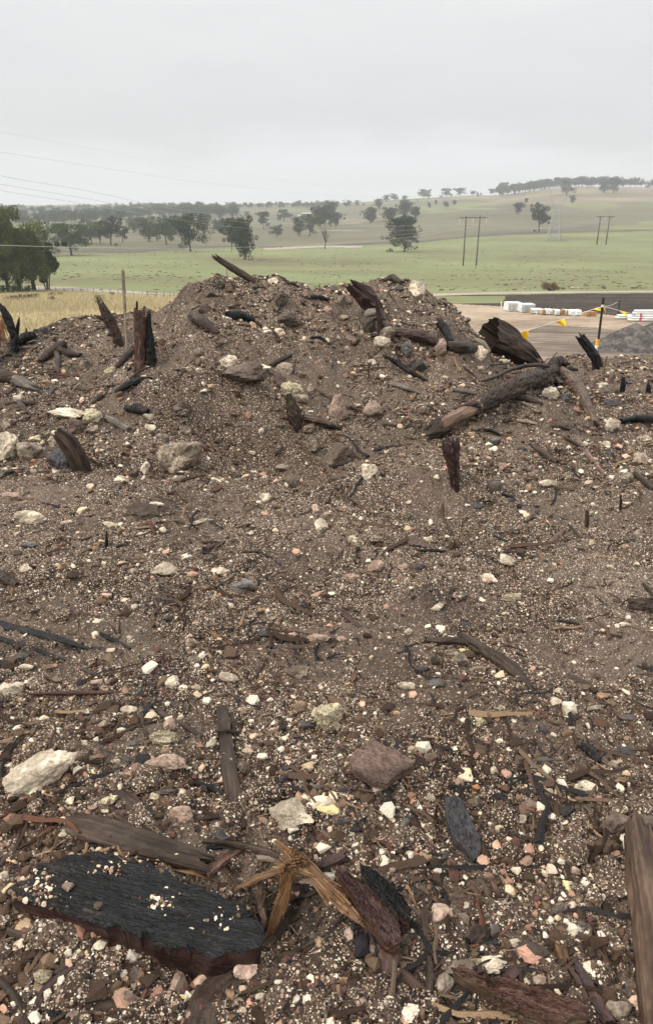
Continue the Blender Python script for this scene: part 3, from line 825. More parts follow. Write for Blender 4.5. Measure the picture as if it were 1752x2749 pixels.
TRACK = field_mat('pale_track_gravel', [(.34, (.24, .19, .155)), (.6, (.36, .30, .25))], .2, 2.0)
PAD = field_mat('tan_earth', [(.38, (.13, .095, .068)), (.46, (.24, .18, .13)), (.54, (.35, .275, .20)), (.62, (.44, .36, .27))], .07, .9, (.15, .11, .08), stretch=(1, 2.2, 1), spotamt=.55)
WETPAD = field_mat('wet_grey_earth', [(.40, (.085, .066, .052)), (.48, (.155, .122, .097)), (.56, (.26, .21, .165))], .16, .9, (.075, .058, .046), stretch=(.55, 2.4, 1), spotamt=.6, bd=.2)
TILL = field_mat('dark_tilled_soil', [(.36, (.022, .017, .014)), (.5, (.043, .033, .027)), (.62, (.085, .066, .053))], .3, 2.2, (.014, .011, .010), bd=.35, stretch=(1, 1.6, 1))
uf = np.concatenate([-np.exp(np.linspace(math.log(4), math.log(.56), 40))[:-1], np.linspace(-.55, .55, 560), np.exp(np.linspace(math.log(.56), math.log(4), 40))[1:]])
yfr = np.exp(np.linspace(math.log(11), math.log(2700), 900))
Yf = np.repeat(yfr[:, None], len(uf), 1); Xf = uf[None, :] * Yf; Zf = HF(Xf, Yf)
V, F = grid_mesh(Xf, Yf, Zf); c = V[F].mean(1); sx, sy = toscreen(c); sx = sx * 1535 / 652; sy = sy * 1535 / 652   # field plan drawn from the photograph's proportions
wob = 3 * fbm(c[:, 0] / 7, c[:, 1] / 12, 1.1, o=3); wob2 = 5 * fbm(c[:, 0] / 40, c[:, 1] / 60, 4.1, o=3)
far = c[:, 1] > 20
zone = np.zeros(len(F), int)                                  # 0 green
def line(xs, ys): return np.interp(sx, xs, ys)
near_r = (sx > 800)
zone[(sy < line([0, 400, 640, 900, 1100, 1535], [598, 590, 578, 572, 558, 540]) + wob2)] = 1        # olive pasture
zone[(sy < line([0, 900, 1000, 1100, 1240, 1400, 1535], [0, 0, 474, 470, 481, 478, 474]) + wob2)] = 2          # straw hill top
zone[(sy < 545) & (zone == 1) & (fbm(c[:, 0] / 90, c[:, 1] / 130, 6.6, o=3) > .22)] = 0
zone[(sy < line([0, 900, 1535], [560, 535, 510])) & (zone == 1) & (fbm(c[:, 0] / 70, c[:, 1] / 90, 3.6, o=3) > .38)] = 2
zone[~near_r & (sy > line([0, 150, 420, 600], [690, 686, 697, 702]) + wob)] = 3                          # golden grass
zone[~near_r & (sy > line([0, 150, 420, 600], [671, 675, 692, 696])) & (sy < line([0, 150, 420, 600], [682, 684, 695, 699])) & (sx > 60)] = 4
zone[near_r & (sy > line([1000, 1080, 1535], [697, 694, 690]) + wob)] = 6                                # tilled
zone[near_r & (sy > line([1000, 1200, 1535], [691, 687, 684])) & (sy < line([1000, 1200, 1535], [697, 691, 687.5]))] = 4
g2 = near_r & (sx < 1180 + wob * 6) & (sy > 697) & (sy < 714 + wob * .5) & (zone == 6); zone[g2] = 0
zone[near_r & (sy > line([1000, 1090, 1180, 1300, 1400, 1535], [712, 716, 722, 728, 738, 752]) + wob * .8)] = 5
zone[near_r & (zone == 5) & ((sy > line([1100, 1200, 1270, 1400, 1450, 1535], [850, 800, 765, 768, 775, 765]) + wob * 3))] = 7
# faint field edges
for (xs, ys, t) in [([560, 700, 860, 1000, 1100, 1200, 1535], [580, 583, 574, 568, 557, 549, 541], 2), ([0, 330, 420, 560], [592, 592, 583, 580], 2)]:
    yy = line(xs, ys) + wob2 * .6
    zone[(np.abs(sy - yy) < 2.3) & (sx > xs[0]) & (sx < xs[-1]) & (zone < 3)] = 8
zone[(np.abs(sy - line([620, 760, 850], [586, 580, 581])) < 2.2) & (sx > 620) & (sx < 850)] = 4
NM = {0: ('green_field', GREEN), 1: ('olive_pasture', OLIVE), 2: ('dry_hillside', STRAW), 3: ('golden_grass_field', GOLD), 4: ('gravel_track', TRACK), 5: ('dirt_yard', PAD), 6: ('tilled_ground', TILL), 7: ('wet_dirt_yard', WETPAD),
      8: ('field_bank', flat_mat('dark_bank_earth', (.065, .05, .036), .95, .3, .5))}
for k, (nm, mt) in NM.items():
    f = F[zone == k]
    if len(f) == 0: continue
    uq, inv = np.unique(f, return_inverse=True)
    tag(mesh_obj(nm, V[uq], inv.reshape(-1, 4), mt, smooth=True), kind='structure')
# ================================================================ GENERATORS: stones and wood
def stone(P, wx, wy, wz, mat, rz=0.0, seed=None, sink=.25, ang=True, rough=.10, tilt=0.0, sub=None, name='stone'):
    g = np.random.default_rng(seed if seed is not None else int(rng.integers(1 << 30)))
    big = max(wx, wy, wz); sub = sub or (4 if big > .10 else 3)
    v, f = ICO[sub]
    o_ = g.uniform(0, 60, 3); v = v * (1 + .22 * fbm(v[:, 0] * 1.1 + o_[0], v[:, 1] * 1.1 + o_[1], v[:, 2] * 1.1 + o_[2], o=2))[:, None]
    v = cut_stone(v / np.linalg.norm(v, axis=1)[:, None], g, 13 if ang else 16, .5 if ang else .62, .84 if ang else .95, rough, 3.0) * np.linalg.norm(v, axis=1)[:, None]
    ext = v.max(0) - v.min(0); v = v / ext * np.array([wx, wy, wz]); 
    v = v + (v / np.linalg.norm(v, axis=1)[:, None]) * (.028 * big * fbm(v[:, 0] / big * 9 + seed if seed else v[:, 0] / big * 9, v[:, 1] / big * 9, v[:, 2] / big * 9, o=2))[:, None]
    M = np.array(Matrix.Rotation(rz, 3, 'Z') @ Matrix.Rotation(tilt, 3, 'Y')); v = v @ M.T
    zmin, zmax = v[:, 2].min(), v[:, 2].max()
    v[:, 2] += -zmin - (zmax - zmin) * sink
    loc = np.array([P[0], P[1], P[2]])
    return mesh_obj(name, v + loc, f, mat, loc=loc)
def resample(P, n_):
    P = np.asarray(P, float); d = np.concatenate([[0], np.cumsum(np.linalg.norm(np.diff(P, axis=0), axis=1))]); s = np.linspace(0, d[-1], n_)
    # smooth (Catmull) interpolation
    Q = np.stack([np.interp(s, d, P[:, k]) for k in range(3)], -1)
    if len(P) > 2:
        for _ in range(max(2, n_ // 12)): Q[1:-1] = (Q[:-2] + 2 * Q[1:-1] + Q[2:]) / 4
    return Q, s
def wood_mesh(P, rad, flat=1.0, up=None, seed=0, k=18, box=0.0, ridges=.12, rf=5.0, jag=(.3, .3), taper_end=(1, 1), knob=.06, step=None, hollow=0.0, lump=.0):
    """a swept piece of wood. rad: radii at the path points (across); flat: height / width; jag: how far splinters reach, in radii"""
    g = np.random.default_rng(seed); rad = np.asarray(rad, float) if hasattr(rad, '__len__') else np.full(len(P), rad)
    L = sum(np.linalg.norm(np.subtract(P[i + 1], P[i])) for i in range(len(P) - 1)); step = step or max(L / 90, min(rad.max() * .22, L / 12))
    n_ = int(np.clip(L / step, 8, 110)); Q, s = resample(P, n_)
    dd = np.concatenate([[0], np.cumsum(np.linalg.norm(np.diff(np.asarray(P, float), axis=0), axis=1))]); r = np.interp(s, dd, rad)
    T = np.gradient(Q, axis=0); T /= np.linalg.norm(T, axis=1)[:, None]
    upv = np.array(up if up is not None else (0, 0, 1.0))
    if abs(T.mean(0) @ upv) > .85 * np.linalg.norm(T.mean(0)): upv = np.array((0, -1.0, 0.0))
    A = np.cross(T, upv); A /= np.linalg.norm(A, axis=1)[:, None]; B = np.cross(A, T)
    ph = np.linspace(0, 2 * math.pi, k, endpoint=False); cph, sph = np.cos(ph), np.sin(ph)
    bx = 1.0 / np.maximum(np.abs(cph), np.abs(sph)) ; pr = 1 + box * (bx - 1) * .85
    o = g.uniform(0, 90)
    S_, PH = np.meshgrid(s, ph, indexing='ij'); rm = rad.mean() + 1e-6
    nzv = fbm(np.cos(PH) * rf * .5 + o, np.sin(PH) * rf * .5, S_ / rm * .22 + o, o=3, r=.7)
    ln = fbm(S_ / rm * .5 + o, np.cos(PH) * 1.2, np.sin(PH) * 1.2 + 3, o=3)
    rr = r[:, None] * pr[None] * (1 + ridges * (1 - 2.2 * np.abs(nzv)) + knob * ln * 2 + lump * fbm(S_ / rm * 1.8, np.cos(PH) * 3 + o, np.sin(PH) * 3, o=2))
    # jagged ends: slide the end rings along the axis
    sl = np.zeros_like(rr); j0 = g.uniform(-.2, 1, k) * jag[0] * rm * 1.6; j1 = g.uniform(-.2, 1, k) * jag[1] * rm * 1.6
    e0 = np.exp(-S_ / (rm * 1.6)); e1 = np.exp(-(s[-1] - S_) / (rm * 1.6)); sl = -e0 * j0[None] + e1 * j1[None]
    tp = 1 - (1 - taper_end[0]) * np.exp(-S_ / (rm * 1.2)) - (1 - taper_end[1]) * np.exp(-(s[-1] - S_) / (rm * 1.2))
    rr = rr * tp
    V = Q[:, None] + A[:, None] * (rr * cph)[..., None] + B[:, None] * (rr * sph * flat)[..., None] + T[:, None] * sl[..., None]
    G = np.stack([S_ + sl + o, rr * cph + o, rr * sph * flat], -1)
    V = V.reshape(-1, 3); G = G.reshape(-1, 3); F = []
    for i in range(n_ - 1):
        for j in range(k): F.append((i * k + j, i * k + (j + 1) % k, (i + 1) * k + (j + 1) % k, (i + 1) * k + j))
    V = list(V); G = list(G)
    for end in (0, 1):                                      # broken ends: rings shrinking inward with uneven depth
        b0 = 0 if end == 0 else (n_ - 1) * k; prev = [b0 + j for j in range(k)]; c0 = Q[0 if end == 0 else -1]; t = T[0 if end == 0 else -1] * (-1 if end == 0 else 1)
        hol = hollow if end == 0 or hollow < 0 else 0
        for q, fr in enumerate((.72, .42, .15)):
            cur = []
            for j in range(k):
                v = c0 + (np.array(V[b0 + j]) - c0) * fr
                dz = g.uniform(-.5, .5) * (jag[end] * rm * .5) - abs(hol) * rm * (1, 2.6, 3.4)[q]
                v = v + t * dz; cur.append(len(V)); V.append(v); G.append(np.array([dz * 3, G[b0 + j][1] * fr, G[b0 + j][2] * fr]))
            for j in range(k):
                f = (prev[j], prev[(j + 1) % k], cur[(j + 1) % k], cur[j]); F.append(f[::-1] if end == 0 else f)
            prev = cur
        F.append(tuple(prev) if end == 1 else tuple(prev[::-1]))
    return np.array(V), F, np.array(G)
def wood(name, P, rad, mat, label=None, cat='wood', parent=None, splinters=0, seed=None, group=None, **kw):
    seed = seed if seed is not None else int(rng.integers(1 << 30)); g = np.random.default_rng(seed + 5)
    V, F, G = wood_mesh(P, rad, seed=seed, **kw); V = list(V); G = list(G)
    P = np.asarray(P, float); rad_ = np.asarray(rad, float) if hasattr(rad, '__len__') else np.full(len(P), rad)
    for q in range(splinters):                              # long slivers at the torn ends
        end = q % 2; c = P[-1 if end else 0]; d = (P[-1] - P[-2]) if end else (P[0] - P[1]); d = d / np.linalg.norm(d); r = rad_[-1 if end else 0]
        e = np.cross(d, [0, 0, 1.0]); e = e / (np.linalg.norm(e) + 1e-6); h = np.cross(d, e); a, b = g.uniform(-.85, .85, 2)
        base_ = c + (e * a + h * b * kw.get('flat', 1.0)) * r - d * r * .8; tip = base_ + d * r * g.uniform(1.4, 3.4) + (e * a + h * b) * r * .35; ww = r * g.uniform(.10, .26)
        b0 = len(V)
        for t_, s_ in ((base_, 1.0), ((base_ + tip) / 2, .8)):
            for j in range(4): V.append(t_ + (e * math.cos(j * math.pi / 2) + h * math.sin(j * math.pi / 2) * .6) * ww * s_); G.append(np.array([t_ @ d, j * .01 + a, b]))
        V.append(tip); G.append(np.array([tip @ d, a, b]))
        for j in range(4):
            F.append((b0 + j, b0 + (j + 1) % 4, b0 + 4 + (j + 1) % 4, b0 + 4 + j)); F.append((b0 + 4 + j, b0 + 4 + (j + 1) % 4, b0 + 8))
    loc = P[0] if parent is None else None; V = np.array(V)
    if parent is not None: V = V - np.array(parent.location)
    o = mesh_obj(name, V, F, mat, parent, attrs=[('grain', 'FLOAT_VECTOR', np.array(G))], loc=loc)
    if parent is None: tag(o, label, cat, group)
    return o
def wd(name, reg, pts, th, mat, label, cat='wood', lift=.35, flat=1.0, group=None, **kw):
    """wood lying on the heap along points of the picture; th = seen thickness in region pixels; a point may carry its own lift (m)"""
    th = th if hasattr(th, '__len__') else [th] * len(pts)
    P = []; RD = []
    for p, t in zip(pts, th):
        Q = gp(reg, p[0], p[1], p[2] if len(p) > 2 else 0.0); r = t * psc(reg) * depth(Q) / FPX / 2; Q = Q.copy(); 
        Q[2] += (p[2] if len(p) > 2 else r * lift * flat); P.append(Q); RD.append(r)
    return wood(name, P, RD, WM[mat], label, cat, flat=flat, group=group, **kw)
def up(name, reg, pts, th, mat, label, cat='wood', lean=0.0, group=None, parent=None, sink=.06, **kw):
    """wood standing up out of the heap; the first point is its foot"""
    th = th if hasattr(th, '__len__') else [th] * len(pts); B = gp(reg, *pts[0]); P = [B - np.array([0, 0, sink])]; RD = []
    s = psc(reg) * depth(B) / FPX / 2; RD.append(th[0] * s)
    for i, p in enumerate(pts[1:]): P.append(at_y(px(reg, p[0], p[1]), B[1] + lean * (i + 1) / len(pts))); RD.append(th[i + 1] * s)
    return wood(name, P, RD, WM[mat], label, cat, group=group, parent=parent, **kw)
def slab(name, reg, poly, zlift, thick, mtop, mside, label, cat, tilt=(0, 0), amp=.006, jagv=.01, seed=1, grain=None, rings=26, M=220, parts=None, edge=.0):
    """a flat piece with its own outline (region pixels), lying on a tilted plane, thick downward"""
    g = np.random.default_rng(seed); cx = sum(p[0] for p in poly) / len(poly); cy = sum(p[1] for p in poly) / len(poly)
    C = gp(reg, cx, cy, zlift); C[2] += zlift; N_ = np.array([-tilt[0], -tilt[1], 1.0])
    W_ = []
    for p in poly:
        d = raydir(*px(reg, *p)); o = np.array([0, 0, CZ]); t = ((C - o) @ N_) / (d @ N_); W_.append(o + d * t)
    W_ = np.array(W_ + [W_[0]]); dd = np.concatenate([[0], np.cumsum(np.linalg.norm(np.diff(W_, axis=0), axis=1))]); s = np.linspace(0, dd[-1], M, endpoint=False)
    O = np.stack([np.interp(s, dd, W_[:, k]) for k in range(3)], -1); ctr = O.mean(0)
    size = np.linalg.norm(O - ctr, axis=1).mean(); out = (O - ctr); out[:, 2] = 0; out /= np.linalg.norm(out, axis=1)[:, None]
    cyc = np.stack([np.cos(s / dd[-1] * 2 * math.pi), np.sin(s / dd[-1] * 2 * math.pi)], -1)
    rj = jagv * (fbm(cyc[:, 0] * 6 + seed, cyc[:, 1] * 6, o=4, r=.6)); O = O + out * rj[:, None]
    gdir = np.array(grain if grain is not None else (1, 0, 0), float)
    if grain is None:
        u_, s_, vt = np.linalg.svd((O - ctr)[:, :2], full_matrices=False); gdir = np.array([vt[0, 0], vt[0, 1], 0])
    side = np.array([-gdir[1], gdir[0], 0])
    Os = O.copy()
    for _ in range(14): Os = (np.roll(Os, 1, 0) + Os * 2 + np.roll(Os, -1, 0)) / 4
    V = []; lev = []
    for q in range(rings + 1):
        f = 1 - q / rings; f = f ** .8 if q < rings else 0.0; V.append(ctr + (O - ctr) * f if q < 3 else ctr + (Os - ctr) * f)
    V = np.concatenate(V); a = (V - ctr) @ gdir; b = (V - ctr) @ side
    V[:, 2] += amp * (1 - 2 * np.abs(fbm(a / size * 2.2 + seed, b / size * 9, 2.2, o=4, r=.6))) + amp * 1.2 * fbm(a / size * 2, b / size * 2, seed * 1.7, o=2)
    er = np.concatenate([np.full(M, 1.0), np.full(M, .35)]); V[:2 * M, 2] -= edge * er
    G = np.stack([a + seed, b, V[:, 2]], -1); F = []
    for q in range(rings):
        for j in range(M): F.append((q * M + j, q * M + (j + 1) % M, (q + 1) * M + (j + 1) % M, (q + 1) * M + j))
    sv = []; nr = 9
    base_ = V[:M].copy()
    for q in range(nr):
        f = q / (nr - 1); inset = -thick * .12 * f + (amp * .9) * fbm(s / size * .45, f * 7 + seed, 4.4, o=2, r=.5) * (1 if q else 0)
        gq = min(1.0, 2.5 * f); P = base_ * (1 - gq) + np.stack([Os[:, 0], Os[:, 1], base_[:, 2]], -1) * gq; P = P + out * (inset[:, None] if hasattr(inset, '__len__') else inset)
        P = P - np.array([0, 0, 1.0]) * thick * f; sv.append(P)
    sv = np.concatenate(sv); Gs = np.stack([(sv - ctr) @ gdir + seed, sv[:, 2] * 1.0 + 3, (sv - ctr) @ side], -1); Fs = []
    for q in range(nr - 1):
        for j in range(M): Fs.append((q * M + j, (q + 1) * M + j, (q + 1) * M + (j + 1) % M, q * M + (j + 1) % M))
    loc = ctr - np.array([0, 0, thick])
    if parts:
        root = thing(name, loc, label, cat)
        mesh_obj(parts[0], V - loc, F, mtop, root, smooth=True, attrs=[('grain', 'FLOAT_VECTOR', G)]); mesh_obj(parts[1], sv - loc, Fs, mside, root, attrs=[('grain', 'FLOAT_VECTOR', Gs)])
        return root
    n0 = len(V); A_ = np.concatenate([V, sv]); FF = F + [tuple(n0 + i for i in f) for f in Fs]
    o = mesh_obj(name, A_, FF, [mtop, mside], attrs=[('grain', 'FLOAT_VECTOR', np.concatenate([G, Gs]))], loc=loc, midx=[0] * len(F) + [1] * len(Fs))
    return tag(o, label, cat)
# ================================================================ TREES
def leaf_mat(name, c0, c1):
    m, n, l, ramp, mix, mth = new_mat(name); a = n('ShaderNodeAttribute', attribute_name='tone'); oi = n('ShaderNodeObjectInfo')
    c = ramp(a.outputs['Fac'], [(0, c0), (1, c1)])
    hs = n('ShaderNodeHueSaturation'); l(c, hs.inputs['Color']); l(mth('ADD', .75, mth('MULTIPLY', oi.outputs['Random'], .5)), hs.inputs['Value'])
    p = n('ShaderNodeBsdfDiffuse', i_Roughness=1.0); l(hs.outputs[0], p.inputs[0]); tr = n('ShaderNodeBsdfTranslucent'); l(hs.outputs[0], tr.inputs[0])
    m_ = n('ShaderNodeMixShader', i_Fac=.22); l(p.outputs[0], m_.inputs[1]); l(tr.outputs[0], m_.inputs[2]); o = n('ShaderNodeOutputMaterial'); l(m_.outputs[0], o.inputs[0]); return m
LEAF = leaf_mat('eucalypt_leaves', (.034, .050, .022), (.11, .145, .062))
LEAFD = leaf_mat('dark_leaves', (.022, .034, .014), (.075, .10, .042))
LEAFO = leaf_mat('olive_leaves', (.048, .064, .026), (.20, .23, .10))
LEAFR = leaf_mat('russet_leaves', (.10, .05, .028), (.30, .17, .09))
TRUNK = flat_mat('grey_brown_bark', (.06, .048, .040), .9, .4, 6, .2)
def leaves(cl, n_, size, g, cr=.9, up=.0):
    """cl: clump centres (x, y, z, r)"""
    cl = np.asarray(cl); wgt = cl[:, 3] ** 2; i = g.choice(len(cl), n_, p=wgt / wgt.sum())
    d = g.normal(size=(n_, 3)); d /= np.linalg.norm(d, axis=1)[:, None]; rr = cl[i, 3] * g.uniform(.25, 1.0, n_) ** .5
    C = cl[i, :3] + d * rr[:, None] * np.array([1, 1, .72]); 
    a = g.normal(size=(n_, 3)); a[:, 2] *= .7; a /= np.linalg.norm(a, axis=1)[:, None]; b = np.cross(a, g.normal(size=(n_, 3))); b /= np.linalg.norm(b, axis=1)[:, None]
    s = size * g.uniform(.6, 1.3, n_)[:, None]; b = b * .6
    V = np.stack([C - a * s, C + b * s, C + a * s, C - b * s], 1).reshape(-1, 3); F = np.arange(n_ * 4).reshape(-1, 4)
    cv = g.uniform(.0, 1, len(cl)); tone = np.clip(cv[i] * .55 + g.uniform(0, .45, n_), 0, 1)
    return V, F, np.repeat(tone, 4)
def tree_proto(seed, kind, nl=2600, size=.022):
    """unit tree: height 1. returns trunk mesh data and crown mesh data"""
    g = np.random.default_rng(seed); mb = MB(); cl = []
    P = dict(gum=(.30, .36, .64, 11, .25), round=(.16, .44, .58, 15, .27), dense=(.10, .42, .54, 16, .25), slim=(.26, .20, .62, 9, .18), bush=(.03, .55, .45, 9, .22), dead=(.25, .32, .62, 11, .0), top=(.36, .32, .68, 10, .21))[kind]
    th, wr, cz, nb, cr = P; lean = g.uniform(-.05, .05, 2); r0 = .026 if kind != 'round' else .034
    top = np.array([lean[0], lean[1], th]); mb.tube([(0, 0, -.05), (lean[0] * .4, lean[1] * .4, th * .5), top, (lean[0] * 1.3, lean[1] * 1.3, th + .2)], [r0 * 1.25, r0, r0 * .8, r0 * .35], 7)
    for q in range(nb):
        a = 2 * math.pi * q / nb + g.uniform(-.4, .4); e = g.uniform(.35, 1.0) * wr; hz = th + (1 - th) * (g.uniform(.12, .96)); hz = min(hz, .93)
        e *= math.sqrt(max(.12, 1 - ((hz - cz) / (.52)) ** 2)); st = top + np.array([0, 0, g.uniform(-.06, .12)]) * min(1, th * 4)
        tip = np.array([math.cos(a) * e, math.sin(a) * e, hz]); mid = st * .45 + tip * .55 + np.array([0, 0, -.04])
        mb.tube([st, mid, tip], [r0 * .5, r0 * .3, r0 * .1], 5)
        if kind == 'dead' or kind in ('gum', 'top'):
            for _ in range(4 if kind == 'dead' else 1):
                t2 = tip + g.normal(size=3) * .1; t2[2] += .05; mb.tube([mid, (mid + t2) / 2 + g.normal(size=3) * .02, t2], [r0 * .22, r0 * .13, r0 * .05], 4)
        c = cr * g.uniform(.6, 1.1) * .82; cl.append((*tip, c))
        for _ in range(3): t3 = tip + g.normal(size=3) * cr * .7; t3[2] = min(t3[2], 1 - c * .4); cl.append((*t3, c * g.uniform(.45, .8)))
    if kind in ('round', 'dense', 'bush'):
        for _ in range(14):
            v = g.normal(size=3); v /= np.linalg.norm(v); v *= g.uniform(.2, .85) ; cl.append((v[0] * wr * .8, v[1] * wr * .8, cz + v[2] * .34, cr * g.uniform(.6, .9)))
    T = (np.array(mb.v), mb.f)
    return T, (None if kind == 'dead' else leaves(cl, nl, size, g))
PROTO = {}
def proto(kind, var, mat, nl=5200, size=.022):
    key = (kind, var, mat.name)
    if key not in PROTO:
        if kind == 'dense': nl = int(nl * 1.9)
        T, L = tree_proto(100 + var * 7 + len(kind), kind, nl, size)
        me = bpy.data.meshes.new('trunk'); me.from_pydata([tuple(v) for v in T[0]], [], T[1]); me.materials.append(TRUNK); ml = None
        if L is not None:
            o = mesh_obj('crown', L[0], L[1], mat, attrs=[('tone', 'FLOAT', L[2])]); ml = o.data; bpy.data.objects.remove(o)
        PROTO[key] = (me, ml)
    return PROTO[key]
GROUNDED = 1
def tree(P, h, wpx_ratio, kind, var, mat, label, cat='tree', group=None, name='gum_tree', rz=None, nl=5200, size=.022):
    me, ml = proto(kind, var, mat, nl, size); t = thing(name, tuple(P), label, cat, group); t.rotation_euler.z = rz if rz is not None else random.uniform(0, 6.28)
    base_w = dict(gum=.85, round=1.1, dense=1.0, slim=.55, bush=1.25, dead=.8, top=.75)[kind]; sx_ = h * wpx_ratio / base_w
    for nm, m in (('trunk', me), ('crown', ml)):
        if m is None: continue
        o = bpy.data.objects.new(nm, m); COL.objects.link(o); o.parent = t; o.scale = (sx_, sx_, h)
    return t
